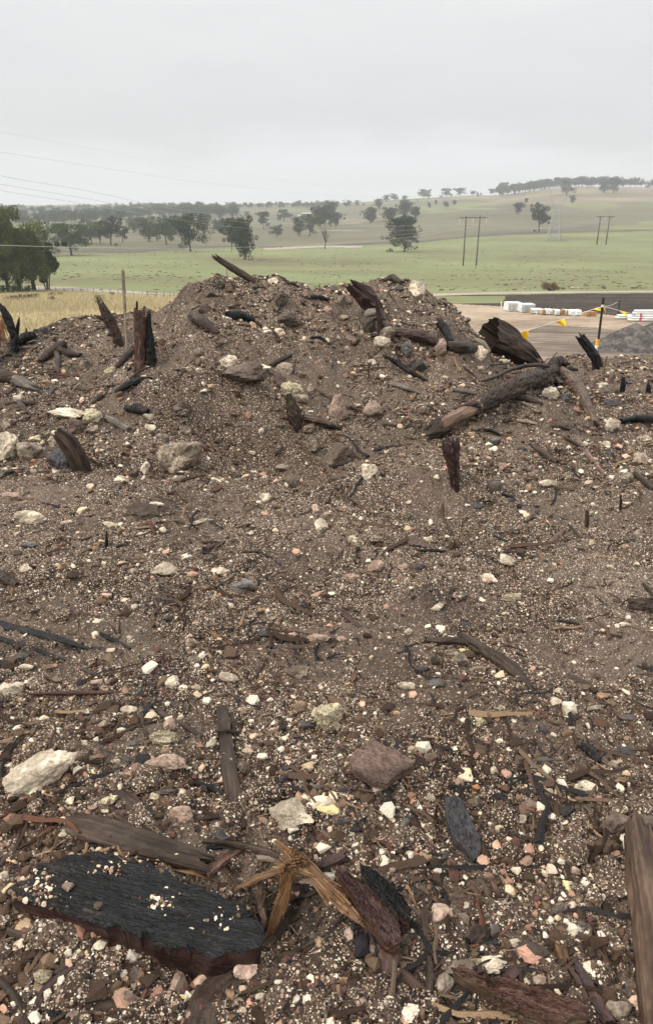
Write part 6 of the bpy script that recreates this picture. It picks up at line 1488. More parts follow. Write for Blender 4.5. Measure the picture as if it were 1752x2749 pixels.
wd('twig', 'J', [(0, 260), (30, 215), (70, 175)], [18, 26, 10], 'brown', 'dark stick left of the slab at the picture edge', 'stick', seed=91)
wd('twig', 'J', [(120, 165), (200, 110), (265, 70)], [12, 22, 12], 'orange', 'orange brown stick leading up to the split log', 'stick', seed=92)
wd('twig', 'J', [(545, 22), (600, 55), (690, 85)], [22, 24, 16], 'brown', 'bent brown stick above the middle of the split log', 'stick', seed=93)
# --- middle ground
wd('plank', 'H', [(1042, 385), (1055, 500), (1070, 620), (1090, 760), (1110, 930)], [50, 58, 66, 74, 84], 'brown', 'long narrow dark plank pointing up the heap left of centre', 'plank', seed=100, flat=.3, box=.9, lift=.9, ridges=.1, jag=(1.4, .2), k=24)
wd('stick', 'H', [(1085, 380), (1095, 470), (1105, 560)], [16, 20, 10], 'brown', 'thin stick lying along the right side of the long plank', 'stick', seed=101)
wd('twig', 'H', [(1010, 482), (1060, 488), (1112, 490)], [12, 18, 14], 'brown', 'short twig crossing the long dark plank', 'twig', seed=102, lift=4)
wd('stick', 'H', [(150, 288), (330, 285), (530, 282)], [10, 22, 14], 'red', 'long straight red brown stick lying level at the left', 'stick', seed=103, jag=(3, 1))
wd('stick', 'H', [(640, 345), (665, 420), (690, 500)], [14, 24, 14], 'brown', 'brown stick standing left of the yellowish rock', 'stick', seed=104)
wd('stick', 'H', [(680, 330), (760, 380), (850, 430), (945, 490)], [16, 34, 30, 20], 'brown', 'dark split stick running down right above the long plank', 'stick', seed=105, flat=.6)
wd('splintered_board', 'H', [(520, 728), (590, 780), (660, 840), (740, 855)], [26, 70, 56, 22], 'brown', 'fan of brown splintered wood above the split log', 'board', seed=106, flat=.4, splinters=8, jag=(2, 1), ridges=.35)
wd('stick', 'H', [(540, 860), (610, 900), (700, 930)], [26, 26, 16], 'brown', 'dark round stick below the splintered fan', 'stick', seed=107)
wd('stick', 'H', [(905, 705), (980, 730), (1050, 760)], [22, 28, 14], 'char', 'black stick left of the lower part of the long plank', 'stick', seed=108)
wd('stick', 'H', [(920, 880), (1000, 868), (1075, 860)], [16, 32, 22], 'brown', 'short brown branch meeting the foot of the long plank', 'branch', seed=109)
wd('charred_branch', 'F', [(-20, 830), (100, 860), (250, 895), (420, 950)], [50, 46, 40, 16], 'char', 'long charred branch sunk in the ground at the left edge', 'branch', seed=110, lift=.1, flat=.5)
wd('charred_branch', 'H', [(-20, 20), (100, 60), (200, 95), (300, 130)], [26, 30, 30, 12], 'char', 'second charred branch sunk below the first at the left edge', 'branch', seed=111, lift=.1, flat=.5)
wd('stick', 'H', [(380, 170), (430, 190), (480, 205)], [14, 24, 10], 'brown', 'thin dark bark strip at the left middle ground', 'bark', seed=112, flat=.5)
wd('branch', 'H', [(470, 5), (530, 40), (610, 80)], [14, 26, 14], 'char', 'black twig right of the sunken charred branches', 'twig', seed=113)
wd('weathered_branch', 'I', [(645, 30), (720, 85), (800, 135), (880, 195), (960, 262)], [36, 46, 56, 56, 22], 'brown', 'weathered split branch slanting down right of centre', 'branch', seed=114, ridges=.35, jag=(.6, 2.4), splinters=4, lift=.7)
wd('weathered_branch', 'I', [(475, 42), (530, 50), (590, 48), (655, 52)], [26, 32, 34, 30], 'brown', 'dark burnt branch ending at the weathered split branch', 'branch', seed=115, lift=.7)
wd('bark_strip', 'I', [(1140, 200), (1210, 235), (1300, 300)], [36, 42, 16], 'brown', 'sunken dark bark strip right of the weathered branch', 'bark', seed=116, flat=.4, lift=.1)
wd('twig', 'I', [(825, 50), (880, 68), (935, 88)], [8, 12, 8], 'brown', 'thin twig above the weathered split branch', 'twig', seed=117)
wd('root', 'I', [(660, 695), (740, 730), (820, 765), (960, 835)], [16, 26, 24, 10], 'char', 'thin black branching root in the pink stone patch', 'root', seed=118)
wd('root', 'I', [(740, 735), (860, 750), (1000, 775)], [14, 12, 6], 'redbark', 'reddish side root of the pink stone patch', 'root', seed=119)
wd('root', 'I', [(800, 760), (812, 800), (790, 830)], [12, 12, 8], 'char', 'short black root hooking down in the pink stone patch', 'root', seed=120)
wd('knot', 'I', [(1200, 535), (1245, 560), (1275, 610)], [36, 50, 30], 'char', 'black gnarled knot of wood right of the pink patch', 'knot', seed=121, lump=.5, splinters=4)
wd('stick', 'I', [(1285, 620), (1295, 665), (1305, 712)], [8, 14, 10], 'redbark', 'thin reddish stick below the black gnarled knot', 'stick', seed=122)
wd('stick', 'I', [(0, 288), (110, 295), (225, 312)], [10, 26, 14], 'brown', 'long brown sliver right of the round porous stone', 'sliver', seed=123, flat=.5)
wd('chip', 'I', [(985, 595), (1040, 592), (1105, 590)], [14, 28, 16], 'grey', 'grey flat wood chip right of the brown slab rock', 'chip', seed=124, flat=.4)
wd('stick', 'I', [(350, 930), (375, 895), (400, 870)], [20, 34, 20], 'grey', 'stubby grey stick above the slate slab left side', 'stick', seed=125)
wd('stick', 'I', [(415, 830), (420, 860), (425, 900)], [8, 14, 10], 'char', 'upright black sliver left of the slate slab', 'sliver', seed=126)
wd('stick', 'F', [(965, 855), (1010, 890), (1060, 930)], [10, 26, 12], 'orange', 'yellow brown splinter in the middle ground left of centre', 'splinter', seed=127, splinters=3)
wd('plank', 'G', [(25, 735), (90, 780), (165, 845)], [14, 34, 16], 'red', 'flat reddish splinter board at the very centre of the heap', 'board', seed=128, flat=.3)
wd('stick', 'G', [(1020, 492), (1075, 440), (1165, 362)], [16, 24, 16], 'tan', 'smooth pinkish brown stick lying alone on the right slope', 'stick', seed=129, lift=1)
wd('twig', 'G', [(830, 225), (880, 240), (905, 285), (1000, 282)], [14, 18, 16, 10], 'char', 'crooked black twig on the right slope', 'twig', seed=130)
wd('twig', 'G', [(1060, 275), (1080, 240), (1082, 195)], [8, 10, 8], 'char', 'thin upright hooked twig on the right slope', 'twig', seed=131)
wd('twig', 'G', [(930, 365), (965, 340), (1000, 300)], [10, 14, 10], 'brown', 'short twig pointing up right below the crooked black twig', 'twig', seed=132)
up('stick', 'G', [(1225, 378), (1228, 340), (1226, 300)], [16, 18, 12], 'brown', 'short stick standing upright right of the pinkish stick', 'stick', seed=133)
up('twig', 'G', [(1385, 300), (1386, 260), (1384, 228)], [8, 10, 6], 'char', 'thin black twig standing upright near the right edge', 'twig', seed=134)
wd('stick', 'G', [(1140, 365), (1190, 420), (1245, 478)], [10, 18, 10], 'brown', 'brown stick ending at a small pink stone on the right slope', 'stick', seed=135)
wd('stick', 'G', [(970, 0), (1030, 45), (1085, 80)], [18, 34, 26], 'brown', 'thick dark stick at the foot of the right slope', 'stick', seed=136)
wd('stick', 'G', [(1190, -20), (1235, 50), (1310, 140)], [20, 26, 14], 'tan', 'pale brown stick slanting down on the right slope', 'stick', seed=137)
wd('stick', 'G', [(1448, 125), (1490, 165), (1540, 205)], [20, 28, 24], 'brown', 'dark stick by the triangular stone at the right edge', 'stick', seed=138)
up('shredded_root', 'G', [(618, 182), (605, 110), (592, 15)], [26, 40, 62], 'redbark', 'dark shredded brush like root standing upright right of centre', 'root', seed=139, ridges=.5, jag=(.3, 1.6), splinters=12)
wd('twig', 'G', [(495, 680), (540, 668), (590, 675), (600, 715)], [10, 14, 14, 8], 'char', 'curled black twig left of the short curved stick', 'twig', seed=140)
wd('twig', 'G', [(605, 668), (640, 700), (690, 718)], [10, 16, 12], 'brown', 'short curved stick right of the curled black twig', 'twig', seed=141)
wd('stick', 'G', [(430, 488), (500, 488), (565, 492)], [10, 16, 10], 'char', 'level black stick under the red brown rock', 'stick', seed=142)
wd('stick', 'G', [(735, 395), (800, 425), (850, 445)], [8, 14, 10], 'char', 'short black stick above the crumbled white patch', 'stick', seed=143)
wd('stick', 'G', [(1090, 815), (1140, 822), (1190, 832)], [10, 18, 8], 'char', 'black charred stick low on the right slope', 'stick', seed=144)
wd('charred_stump', 'G', [(1425, 745), (1480, 755), (1540, 765)], [50, 70, 60], 'brown', 'dark lumpy log end at the right edge of the middle ground', 'log', seed=145, lump=.4)
wd('stick', 'G', [(1470, 716), (1500, 718), (1535, 712)], [10, 16, 10], 'brown', 'stick above the dark lumpy log end', 'stick', seed=146)
wd('stick', 'G', [(1490, 645), (1510, 670), (1535, 700)], [14, 22, 16], 'brown', 'bark piece above the stick at the right edge', 'bark', seed=147)
wd('stick', 'F', [(960, 490), (1030, 462), (1105, 440)], [34, 20, 14], 'brown', 'brown stick with a broad left end right of centre left', 'stick', seed=148)
wd('twig', 'F', [(1135, 500), (1210, 498), (1260, 520), (1340, 575)], [12, 14, 12, 6], 'char', 'thin black twig bending down right near the centre', 'twig', seed=149)
up('twig', 'F', [(490, 475), (500, 440), (497, 398)], [18, 14, 6], 'char', 'black burnt twig standing upright at the left', 'twig', seed=150)
wd('twig', 'F', [(385, 500), (430, 485), (475, 460)], [8, 12, 10], 'char', 'twig lying left of the upright burnt twig', 'twig', seed=151)
wd('twig', 'F', [(545, 472), (570, 465), (595, 455)], [8, 14, 6], 'char', 'short twig lying right of the upright burnt twig', 'twig', seed=152)
wd('twig', 'F', [(200, 265), (260, 280), (310, 305)], [8, 10, 6], 'char', 'thin dark twig above the knobbly white rock', 'twig', seed=153)
wd('twig', 'F', [(380, 440), (420, 428), (460, 412)], [6, 10, 8], 'brown', 'thin brown twig above the upright burnt twig', 'twig', seed=154)
wd('stick', 'F', [(630, 385), (690, 378), (745, 368)], [12, 20, 8], 'tan', 'pale brown flat stick left of the small round white stone', 'stick', seed=155, flat=.5)
up('stick', 'F', [(1160, 590), (1165, 555), (1162, 535)], [22, 24, 16], 'brown', 'short dark peg standing above the grey boulder', 'peg', seed=156)
wd('bark', 'F', [(-20, 610), (30, 630), (75, 655)], [50, 60, 30], 'brown', 'torn dark bark lump at the left edge of the middle ground', 'bark', seed=157, lump=.4, splinters=4)
wd('stick', 'F', [(0, 140), (35, 128), (65, 118)], [14, 18, 8], 'char', 'black stick at the left edge below the white boulders', 'stick', seed=158)
# --- on the mound and its shoulders
up('burnt_snag', 'L', [(120, 400), (128, 300), (85, 170), (20, 30), (-30, -20)], [70, 56, 52, 44, 20], 'char', 'tall charred snag leaning left at the left edge of the heap', 'snag', seed=170, ridges=.35, jag=(.3, 1.6), splinters=3)
up('burnt_snag', 'L', [(125, 380), (118, 230), (92, 110), (44, 28)], [40, 34, 26, 12], 'char', 'second charred prong close behind the tall leaning snag', 'snag', seed=171, ridges=.3, jag=(.3, 1.4))
up('burnt_snag', 'L', [(130, 380), (140, 260), (155, 170), (165, 108)], [40, 34, 24, 8], 'char', 'thin charred prong leaning right beside the tall snag', 'snag', seed=172, ridges=.3)
wd('burnt_log', 'L', [(150, 360), (220, 320), (300, 290)], [60, 74, 50], 'char', 'charred stump lump right of the foot of the leaning snag', 'stump', seed=173, lump=.5, splinters=6, lift=1.2)
up('snag_tip', 'L', [(222, 300), (224, 240), (226, 200)], [40, 26, 6], 'redbark', 'small torn red brown tip behind the charred stump lump', 'snag', seed=174, splinters=4)
wd('stick', 'L', [(110, 410), (200, 385), (310, 372)], [16, 22, 12], 'grey', 'grey stick under the charred stump lump', 'stick', seed=175, lift=2)
wd('stick', 'L', [(-10, 475), (60, 445), (140, 425)], [14, 22, 10], 'brown', 'brown stick left below the charred snag', 'stick', seed=176, lift=2)
wd('stick', 'L', [(230, 335), (290, 325), (350, 322)], [10, 18, 10], 'grey', 'pale short stick at the right of the charred stump lump', 'stick', seed=177, lift=2)
# rusty dry fronds at the frame edge
P = gp('L', 10, 380); t = thing('dry_frond', tuple(P), 'rusty dry drooping leaves at the left frame edge behind the snag', 'dry leaves'); g = np.random.default_rng(4); V = []; F = []
for q in range(70):
    a = at_y(px('L', g.uniform(-60, 25), g.uniform(60, 230)), P[1] + g.uniform(.1, .5)); d = np.array([g.uniform(-.02, .07), 0, -g.uniform(.08, .2)]); e = np.array([.006, 0, .002]); b0 = len(V)
    V += [a - e * .3, a + d * .5 - e, a + d, a + d * .5 + e]; F.append((b0, b0 + 1, b0 + 2, b0 + 3))
mesh_obj('leaflets', np.array(V) - P, F, LEAFR, t, attrs=[('tone', 'FLOAT', np.repeat(g.uniform(0, 1, 70), 4))])
mb = MB(); 
for q in range(5): mb.tube([P + np.array([-.15, .3, -.1]), at_y(px('L', -40 + q * 12, 100 + q * 25), P[1] + .3)], .004, 4)
mesh_obj('stalk', np.array(mb.v) - P, mb.f, TRUNK, t)
wd('buried_root', 'L', [(350, 495), (420, 440), (500, 385), (560, 350)], [46, 70, 80, 70], 'bark', 'half buried mud coated root with a downward fork on the left shoulder', 'root', seed=178, lift=.5)
wd('buried_root', 'L', [(510, 400), (580, 430), (690, 440)], [80, 70, 40], 'bark', 'mud coated root end right of the forked root', 'root', seed=179, lift=.4)
wd('root_fork', 'L', [(485, 420), (505, 500), (500, 600)], [40, 48, 26], 'brown', 'downward prong of the half buried forked root', 'root', seed=180, lift=.9)
up('leaning_stump', 'L', [(1045, 345), (990, 230), (930, 120), (880, 10)], [52, 72, 86, 46], 'bark', 'thick dark stump leaning left left of the thin pale stick', 'stump', seed=181, ridges=.25, jag=(.3, 1.2), splinters=3, lump=.2)
up('broken_knob', 'L', [(960, 150), (900, 120), (855, 105)], [50, 44, 30], 'bark', 'broken side knob on the left of the leaning stump', 'stump', seed=182, jag=(.3, 1.2))
up('splintered_stick', 'C', [(590, 405), (588, 300), (582, 180), (575, 60)], [7, 11, 14, 15], 'pale', 'tall thin pale stick with a splintered tip standing on the left shoulder', 'stick', seed=183, jag=(.2, 2), splinters=8, sink=.12)
up('stump_post', 'L', [(1195, 525), (1200, 400), (1205, 240), (1200, 90)], [82, 84, 88, 84], 'red', 'upright split stump post with a rusty left face and jagged top', 'stump', seed=184, ridges=.22, jag=(.3, 1.0), splinters=2, box=.3, k=22)
up('stump_spike', 'L', [(1170, 200), (1168, 110), (1176, -15)], [30, 30, 14], 'char', 'black spike rising from the rusty stump post', 'snag', seed=185, jag=(.2, 1.5), splinters=3)
up('stump_post', 'L', [(1290, 470), (1285, 330), (1275, 200), (1278, 105)], [90, 72, 46, 26], 'char', 'burnt broken post just right of the rusty stump post', 'stump', seed=186, ridges=.3, jag=(.2, 1.2), splinters=3)
wd('buried_log', 'L', [(1010, 545), (1080, 480), (1160, 405)], [50, 70, 70], 'bark', 'bark covered log leaning against the foot of the rusty stump post', 'log', seed=187, lift=.6)
wd('stick', 'L', [(1120, 645), (1200, 590), (1320, 530)], [16, 24, 14], 'brown', 'dark stick below the rusty stump post', 'stick', seed=188, lift=2)
wd('burnt_log', 'L', [(1000, 765), (1080, 715), (1180, 670), (1300, 640)], [40, 48, 50, 24], 'char', 'black half buried log below the dark stick on the left flank', 'log', seed=189, lift=.9, ridges=.3, splinters=3)
wd('plank', 'L', [(1105, 735), (1150, 755), (1195, 775)], [14, 22, 12], 'brown', 'small brown board under the black half buried log', 'board', seed=190, flat=.5)
wd('weathered_log', 'L', [(-30, 640), (60, 655), (140, 680)], [100, 110, 100], 'bark', 'dark barked end of the fallen log at the left edge', 'log', seed=191, lift=.7)
wd('weathered_log', 'L', [(130, 680), (200, 705), (270, 725), (330, 735)], [90, 96, 66, 22], 'grey', 'bare grey splintered log end at the left edge of the heap', 'log', seed=192, lift=.8, jag=(.3, 2), splinters=5)
wd('stick', 'L', [(290, 700), (350, 712), (410, 722)], [12, 18, 10], 'grey', 'grey splinter right of the bare grey log end', 'stick', seed=193, lift=2)
wd('plank', 'L', [(370, 810), (420, 755), (480, 705)], [20, 70, 30], 'redbark', 'brown bark flap right of the bare grey log end', 'bark', seed=194, flat=.3, lift=1)
wd('stick', 'L', [(60, 780), (110, 740), (150, 700)], [20, 26, 14], 'brown', 'dark stick under the fallen log at the left edge', 'stick', seed=195, lift=1.5)
wd('twig', 'L', [(605, 765), (650, 715), (690, 670)], [8, 12, 6], 'pale', 'thin pale twig in the middle of the left shoulder', 'twig', seed=196, lift=2)
wd('board', 'L', [(800, 860), (850, 820), (885, 785)], [30, 50, 26], 'brown', 'dark bark chunk above the dark log piece on the left flank', 'bark', seed=197, lift=1)
wd('bark', 'C', [(85, 655), (100, 685), (125, 715)], [14, 34, 16], 'brown', 'brown bark chip right of the two cream stones at the left edge', 'bark', seed=198, flat=.5)
up('mound_log', 'A', [(1185, 550), (1130, 515), (1085, 488), (1035, 456)], [28, 32, 30, 24], 'brown', 'splintered brown log lying on the very top of the mound', 'log', seed=199, jag=(.3, 2.5), splinters=6, sink=.0)
up('splinter', 'A', [(1064, 530), (1062, 505), (1060, 485)], [6, 7, 4], 'pale', 'thin pale splinter propping the log on the mound top', 'splinter', seed=200)
wd('burnt_log', 'C', [(1070, 270), (1120, 275), (1185, 290)], [36, 46, 26], 'char', 'dark charred log end set in the upper face of the mound', 'log', seed=201, lift=.8)
wd('log', 'C', [(905, 275), (960, 305), (1020, 345)], [50, 46, 20], 'bark', 'brown half buried log below the charred log end', 'log', seed=202, lift=.5)
wd('stick', 'C', [(1300, 255), (1320, 215), (1335, 190)], [8, 12, 8], 'char', 'thin black stick leaning on the big dark boulder near the mound top', 'stick', seed=203, lift=3)
wd('stick', 'C', [(1275, 330), (1290, 355), (1310, 380)], [8, 12, 8], 'brown', 'short twig below the big dark boulder', 'twig', seed=204, lift=2)
wd('stick', 'A', [(1345, 570), (1370, 575), (1400, 588)], [10, 14, 8], 'brown', 'dark bark flake on the crest between the mound tops', 'bark', seed=205, lift=2)
wd('stick', 'C', [(1455, 180), (1500, 186), (1535, 195)], [14, 20, 14], 'char', 'black stick lying in the saddle between the two mound tops', 'stick', seed=206, lift=1.5)
wd('stick', 'C', [(1455, 368), (1500, 372), (1545, 400)], [8, 12, 8], 'char', 'bent thin stick on the mound face right of its centre', 'twig', seed=207, lift=2)
wd('log_piece', 'C', [(595, 705), (640, 714), (692, 720)], [30, 46, 28], 'char', 'short charred log piece on the shelf of the left flank', 'log', seed=208, lift=.9)
wd('grey_plank', 'C', [(500, 748), (545, 775), (605, 805)], [24, 34, 26], 'grey', 'smooth grey stick on the shelf below the charred log piece', 'stick', seed=209, lift=.9)
wd('bark', 'C', [(1265, 505), (1320, 480), (1370, 445)], [16, 24, 10], 'brown', 'brown bark ridge above the small tan block on the mound', 'bark', seed=210, lift=1.5)
up('shredded_bark', 'C', [(1385, 765), (1375, 710), (1350, 640)], [40, 50, 26], 'brown', 'hanging shredded bark below the yellow porous stone', 'bark', seed=211, ridges=.5, splinters=8, jag=(1.5, .5), sink=0)
wd('board', 'C', [(1425, 745), (1480, 760), (1545, 775)], [50, 66, 50], 'red', 'brown splintered board in the hollow under the mound face', 'board', seed=212, flat=.3, box=.6, lift=1.5, ridges=.25)
up('leaning_slab', 'F', [(395, 110), (355, 40), (312, -25), (272, -62)], [74, 84, 80, 44], 'bark', 'dark slab of wood leaning left beside the white boulders', 'slab', seed=213, flat=.45, box=.7, sink=.05, ridges=.15)
# mound right top
up('twisted_stump', 'D', [(240, 250), (222, 205), (195, 170), (165, 145)], [56, 70, 66, 36], 'redbark', 'torn twisted stump top sticking out of the right mound top', 'stump', seed=214, ridges=.5, jag=(.4, 1.8), splinters=12, lean=-.1)
up('curved_root', 'D', [(225, 335), (205, 290), (215, 255), (262, 245)], [40, 60, 56, 34], 'grey', 'grey curved root below the twisted stump top', 'root', seed=215, lean=-.2, ridges=.2)
up('root', 'D', [(262, 325), (258, 270), (240, 165)], [26, 26, 10], 'redbark', 'dark red splinter standing right of the grey curved root', 'splinter', seed=216, lean=-.1, splinters=2)
wd('bark', 'D', [(280, 105), (320, 98), (360, 112)], [20, 34, 18], 'brown', 'brown wood chunk on the crest left of the white crest rock', 'wood', seed=217, lift=1)
wd('fallen_log', 'D', [(290, 345), (350, 358), (430, 375), (515, 398)], [16, 40, 50, 40], 'redbark', 'reddish fallen log below the grey curved root', 'log', seed=218, lift=1, ridges=.25)
wd('fallen_log', 'D', [(575, 422), (640, 432), (722, 438)], [44, 54, 50], 'brown', 'round brown log end left of the big hollow log', 'log', seed=219, lift=.9)
wd('burnt_branch', 'D', [(535, 315), (560, 350), (590, 395)], [34, 40, 24], 'char', 'black crooked branch above the pinkish stone left of the hollow log', 'branch', seed=220, lift=1.6)
# big hollow log
B_ = gp('D', 985, 470); Tn = at_y(px('D', 765, 355), B_[1] - .22); s = psc('D') * depth(B_) / FPX
d_ = Tn - B_; L_ = np.linalg.norm(d_)
hl = wood('hollow_log', [Tn, Tn * .66 + B_ * .34, Tn * .3 + B_ * .7, B_ - np.array([0, 0, .02])], [76 * s, 72 * s, 56 * s, 26 * s], WM['bark'], 'big dark hollow log with its open end raised at the right foot of the mound', 'log', box=.4, ridges=.10, jag=(.22, .4), seed=221, k=40, hollow=.75, knob=.07, up=(0, .5, 1))
hl2 = wood('bare_edge', [np.array(at_y(px('D', 945, 432), B_[1] - .05)), np.array(at_y(px('D', 975, 455), B_[1] - .06)), np.array(at_y(px('D', 1005, 475), B_[1] - .06))], [8 * s, 16 * s, 12 * s], WM['tan'], parent=hl, seed=222)
wd('white_rot_log', 'D', [(700, 385), (735, 415), (765, 450)], [20, 34, 26], 'pale', 'pale rotten wood strip wedged beside the hollow log', 'wood', seed=223, lift=1.5)
# long log with torn bark
def LP(x, y, l_): Q = gp('D', x, y, l_); return Q + np.array([0, 0, l_])
Q0 = [LP(700, 694, .10), LP(800, 640, .11), LP(900, 585, .12), LP(1000, 535, .12), LP(1075, 505, .10)]; s = psc('D') * depth(Q0[1]) / FPX
ll = wood('long_log', Q0, [31 * s, 39 * s, 41 * s, 37 * s, 24 * s], WM['bark'], 'long fallen trunk with dark bark and a bare tan lower end, right of mound', 'log', seed=224, ridges=.12, lump=.35, jag=(.5, .8), k=30)
wood('bare_end', [LP(548, 770, .08), LP(600, 742, .09), LP(660, 712, .10), LP(725, 682, .10)], [27 * s, 29 * s, 30 * s, 29 * s], WM['tan'], parent=ll, seed=225, ridges=.08, jag=(.5, .2), k=24)
wood('rotten_tip', [LP(515, 792, .05), LP(535, 780, .06), LP(556, 766, .07)], [22 * s, 30 * s, 28 * s], WM['brown'], parent=ll, seed=226, ridges=.5, splinters=7, jag=(1.5, .3))
wood('bark_edge', [LP(610, 692, .12), LP(670, 680, .14), LP(715, 672, .14)], [5 * s, 16 * s, 14 * s], WM['bark'], parent=ll, seed=227)
wd('branch', 'D', [(735, 566, .05), (800, 545, .09), (860, 512, .14), (940, 492, .20), (1000, 487, .22), (1048, 495, .18)], [10, 14, 15, 17, 17, 14], 'brown', 'thin bowed branch lying across the upper end of the fallen trunk', 'branch', seed=228)
wd('twig', 'D', [(775, 500), (850, 502), (900, 505)], [6, 9, 5], 'char', 'thin dark twig left of the bowed branch', 'twig', seed=229, lift=4)
wd('twig', 'D', [(650, 510), (680, 535), (712, 560)], [8, 10, 6], 'brown', 'thin twig sloping down left of the bowed branch', 'twig', seed=230, lift=3)
wd('tan_log', 'D', [(1112, 528), (1150, 580), (1195, 640), (1225, 700), (1262, 772)], [34, 60, 60, 44, 30], 'umber', 'tan log lying down the slope under the flagged stake', 'log', seed=231, ridges=.18, jag=(1.2, 1), lift=.7)
wd('root_mass', 'D', [(960, 605), (1010, 580), (1060, 575), (1105, 590)], [40, 50, 44, 20], 'bark', 'dark tangled root under the raised end of the fallen trunk', 'root', seed=232, ridges=.5, splinters=8, lift=.8)
wd('stick', 'D', [(865, 645), (940, 660), (1015, 678)], [22, 34, 16], 'brown', 'brown stick under the middle of the fallen trunk', 'stick', seed=233, lift=1)
wd('stick', 'D', [(895, 668), (930, 680), (970, 690)], [8, 14, 8], 'pale', 'pale splinter under the brown stick by the fallen trunk', 'splinter', seed=234, lift=2)
up('leaning_stub', 'E', [(1180, 570), (1140, 510), (1090, 440), (1045, 378)], [44, 56, 54, 50], 'char', 'black broken stub leaning left in front of the flagged stake', 'stub', seed=235, ridges=.3, jag=(.3, 1), splinters=2)
up('upright_stub', 'E', [(1145, 575), (1143, 545), (1142, 515)], [46, 44, 36], 'bark', 'short stump behind the foot of the leaning black stub', 'stub', seed=236)
up('stick', 'E', [(1188, 640), (1203, 570), (1220, 505)], [14, 16, 10], 'tan', 'thin brown stick upright right of the leaning black stub', 'stick', seed=237)
up('stick', 'E', [(1232, 690), (1250, 650), (1268, 612)], [40, 34, 14], 'tan', 'pointed tan stub right of the tan log', 'stub', seed=238)
up('stick', 'E', [(1325, 745), (1330, 700), (1332, 648)], [30, 34, 22], 'char', 'black square stub standing near the right edge', 'stub', seed=239)
up('stick', 'E', [(1508, 750), (1505, 720), (1502, 690)], [34, 30, 14], 'char', 'second black stub nearer to the right edge', 'stub', seed=240)
wd('twig', 'E', [(1265, 568), (1320, 560), (1380, 548)], [8, 12, 8], 'brown', 'thin twig on the right crest below the gravel heap', 'twig', seed=241, lift=2)
wd('root', 'E', [(820, 620), (860, 590), (900, 560), (940, 575)], [60, 70, 50, 30], 'bark', 'knot of dark roots at the raised end of the fallen trunk', 'root', seed=242, lump=.4, splinters=9, lift=1.2)
up('twig', 'E', [(905, 600), (900, 550), (885, 515)], [12, 10, 5], 'brown', 'twig sticking up from the dark root knot', 'twig', seed=243)
up('twig', 'E', [(985, 570), (1000, 545), (1010, 515)], [8, 7, 4], 'tan', 'fine twig standing between root knot and leaning stub', 'twig', seed=244)
up('twig', 'E', [(830, 560), (850, 510), (880, 475)], [8, 7, 4], 'brown', 'fine twig leaning right before the dirt yard', 'twig', seed=245)
wd('burnt_log', 'D', [(1385, 765), (1450, 758), (1560, 764)], [22, 30, 34], 'char', 'black burnt log lying level at the right edge of the slope', 'log', seed=246, lift=1.4)
wd('plank', 'D', [(320, 585), (385, 605), (460, 630)], [40, 44, 16], 'grey', 'dark grey weathered plank low on the right mound face', 'plank', seed=247, flat=.5, lift=1)
wd('branch', 'D', [(282, 460), (340, 495), (400, 535), (470, 568)], [16, 22, 22, 12], 'char', 'black branch sloping down the right mound face', 'branch', seed=248, lift=1.5)
wd('splinter', 'D', [(390, 510), (430, 535), (480, 565)], [8, 14, 8], 'orange', 'yellow brown splinter beside the black sloping branch', 'splinter', seed=249, lift=2)
wd('plank', 'D', [(600, 612), (660, 622), (712, 630)], [14, 20, 12], 'grey', 'flat grey stick left of the fallen trunk middle', 'stick', seed=250, lift=1)
wd('stick', 'D', [(120, 690), (140, 705), (170, 712)], [10, 14, 8], 'brown', 'twig at the right of the pinkish triangular slab', 'twig', seed=251, lift=2)
wd('stick', 'D', [(0, 785), (40, 790), (78, 797)], [20, 22, 6], 'char', 'dark plank edge in the hollow under the triangular slab', 'plank', seed=252, lift=1.5)
wd('stick', 'D', [(715, 800), (770, 802), (822, 822)], [10, 16, 8], 'char', 'black stick below the tip of the fallen trunk', 'stick', seed=253, lift=1.5)
wd('stick', 'D', [(900, 755), (940, 763), (990, 768)], [10, 18, 8], 'pale', 'pale flat stick below the fallen trunk middle', 'stick', seed=254, lift=1.2)
wd('stick', 'D', [(1060, 778), (1100, 785), (1145, 795)], [8, 18, 8], 'brown', 'brown flat splinter below the tan log', 'splinter', seed=255, lift=1)
wd('stick', 'D', [(1060, 815), (1130, 840), (1200, 880)], [14, 14, 16], 'brown', 'long brown stick on the slope below the tan log', 'stick', seed=256, lift=1.2)
wd('stick', 'D', [(840, 760), (870, 750), (900, 738)], [10, 16, 8], 'brown', 'short brown stick right of the trunk bare end', 'stick', seed=257, lift=1)
# ================================================================ STONES one can tell apart

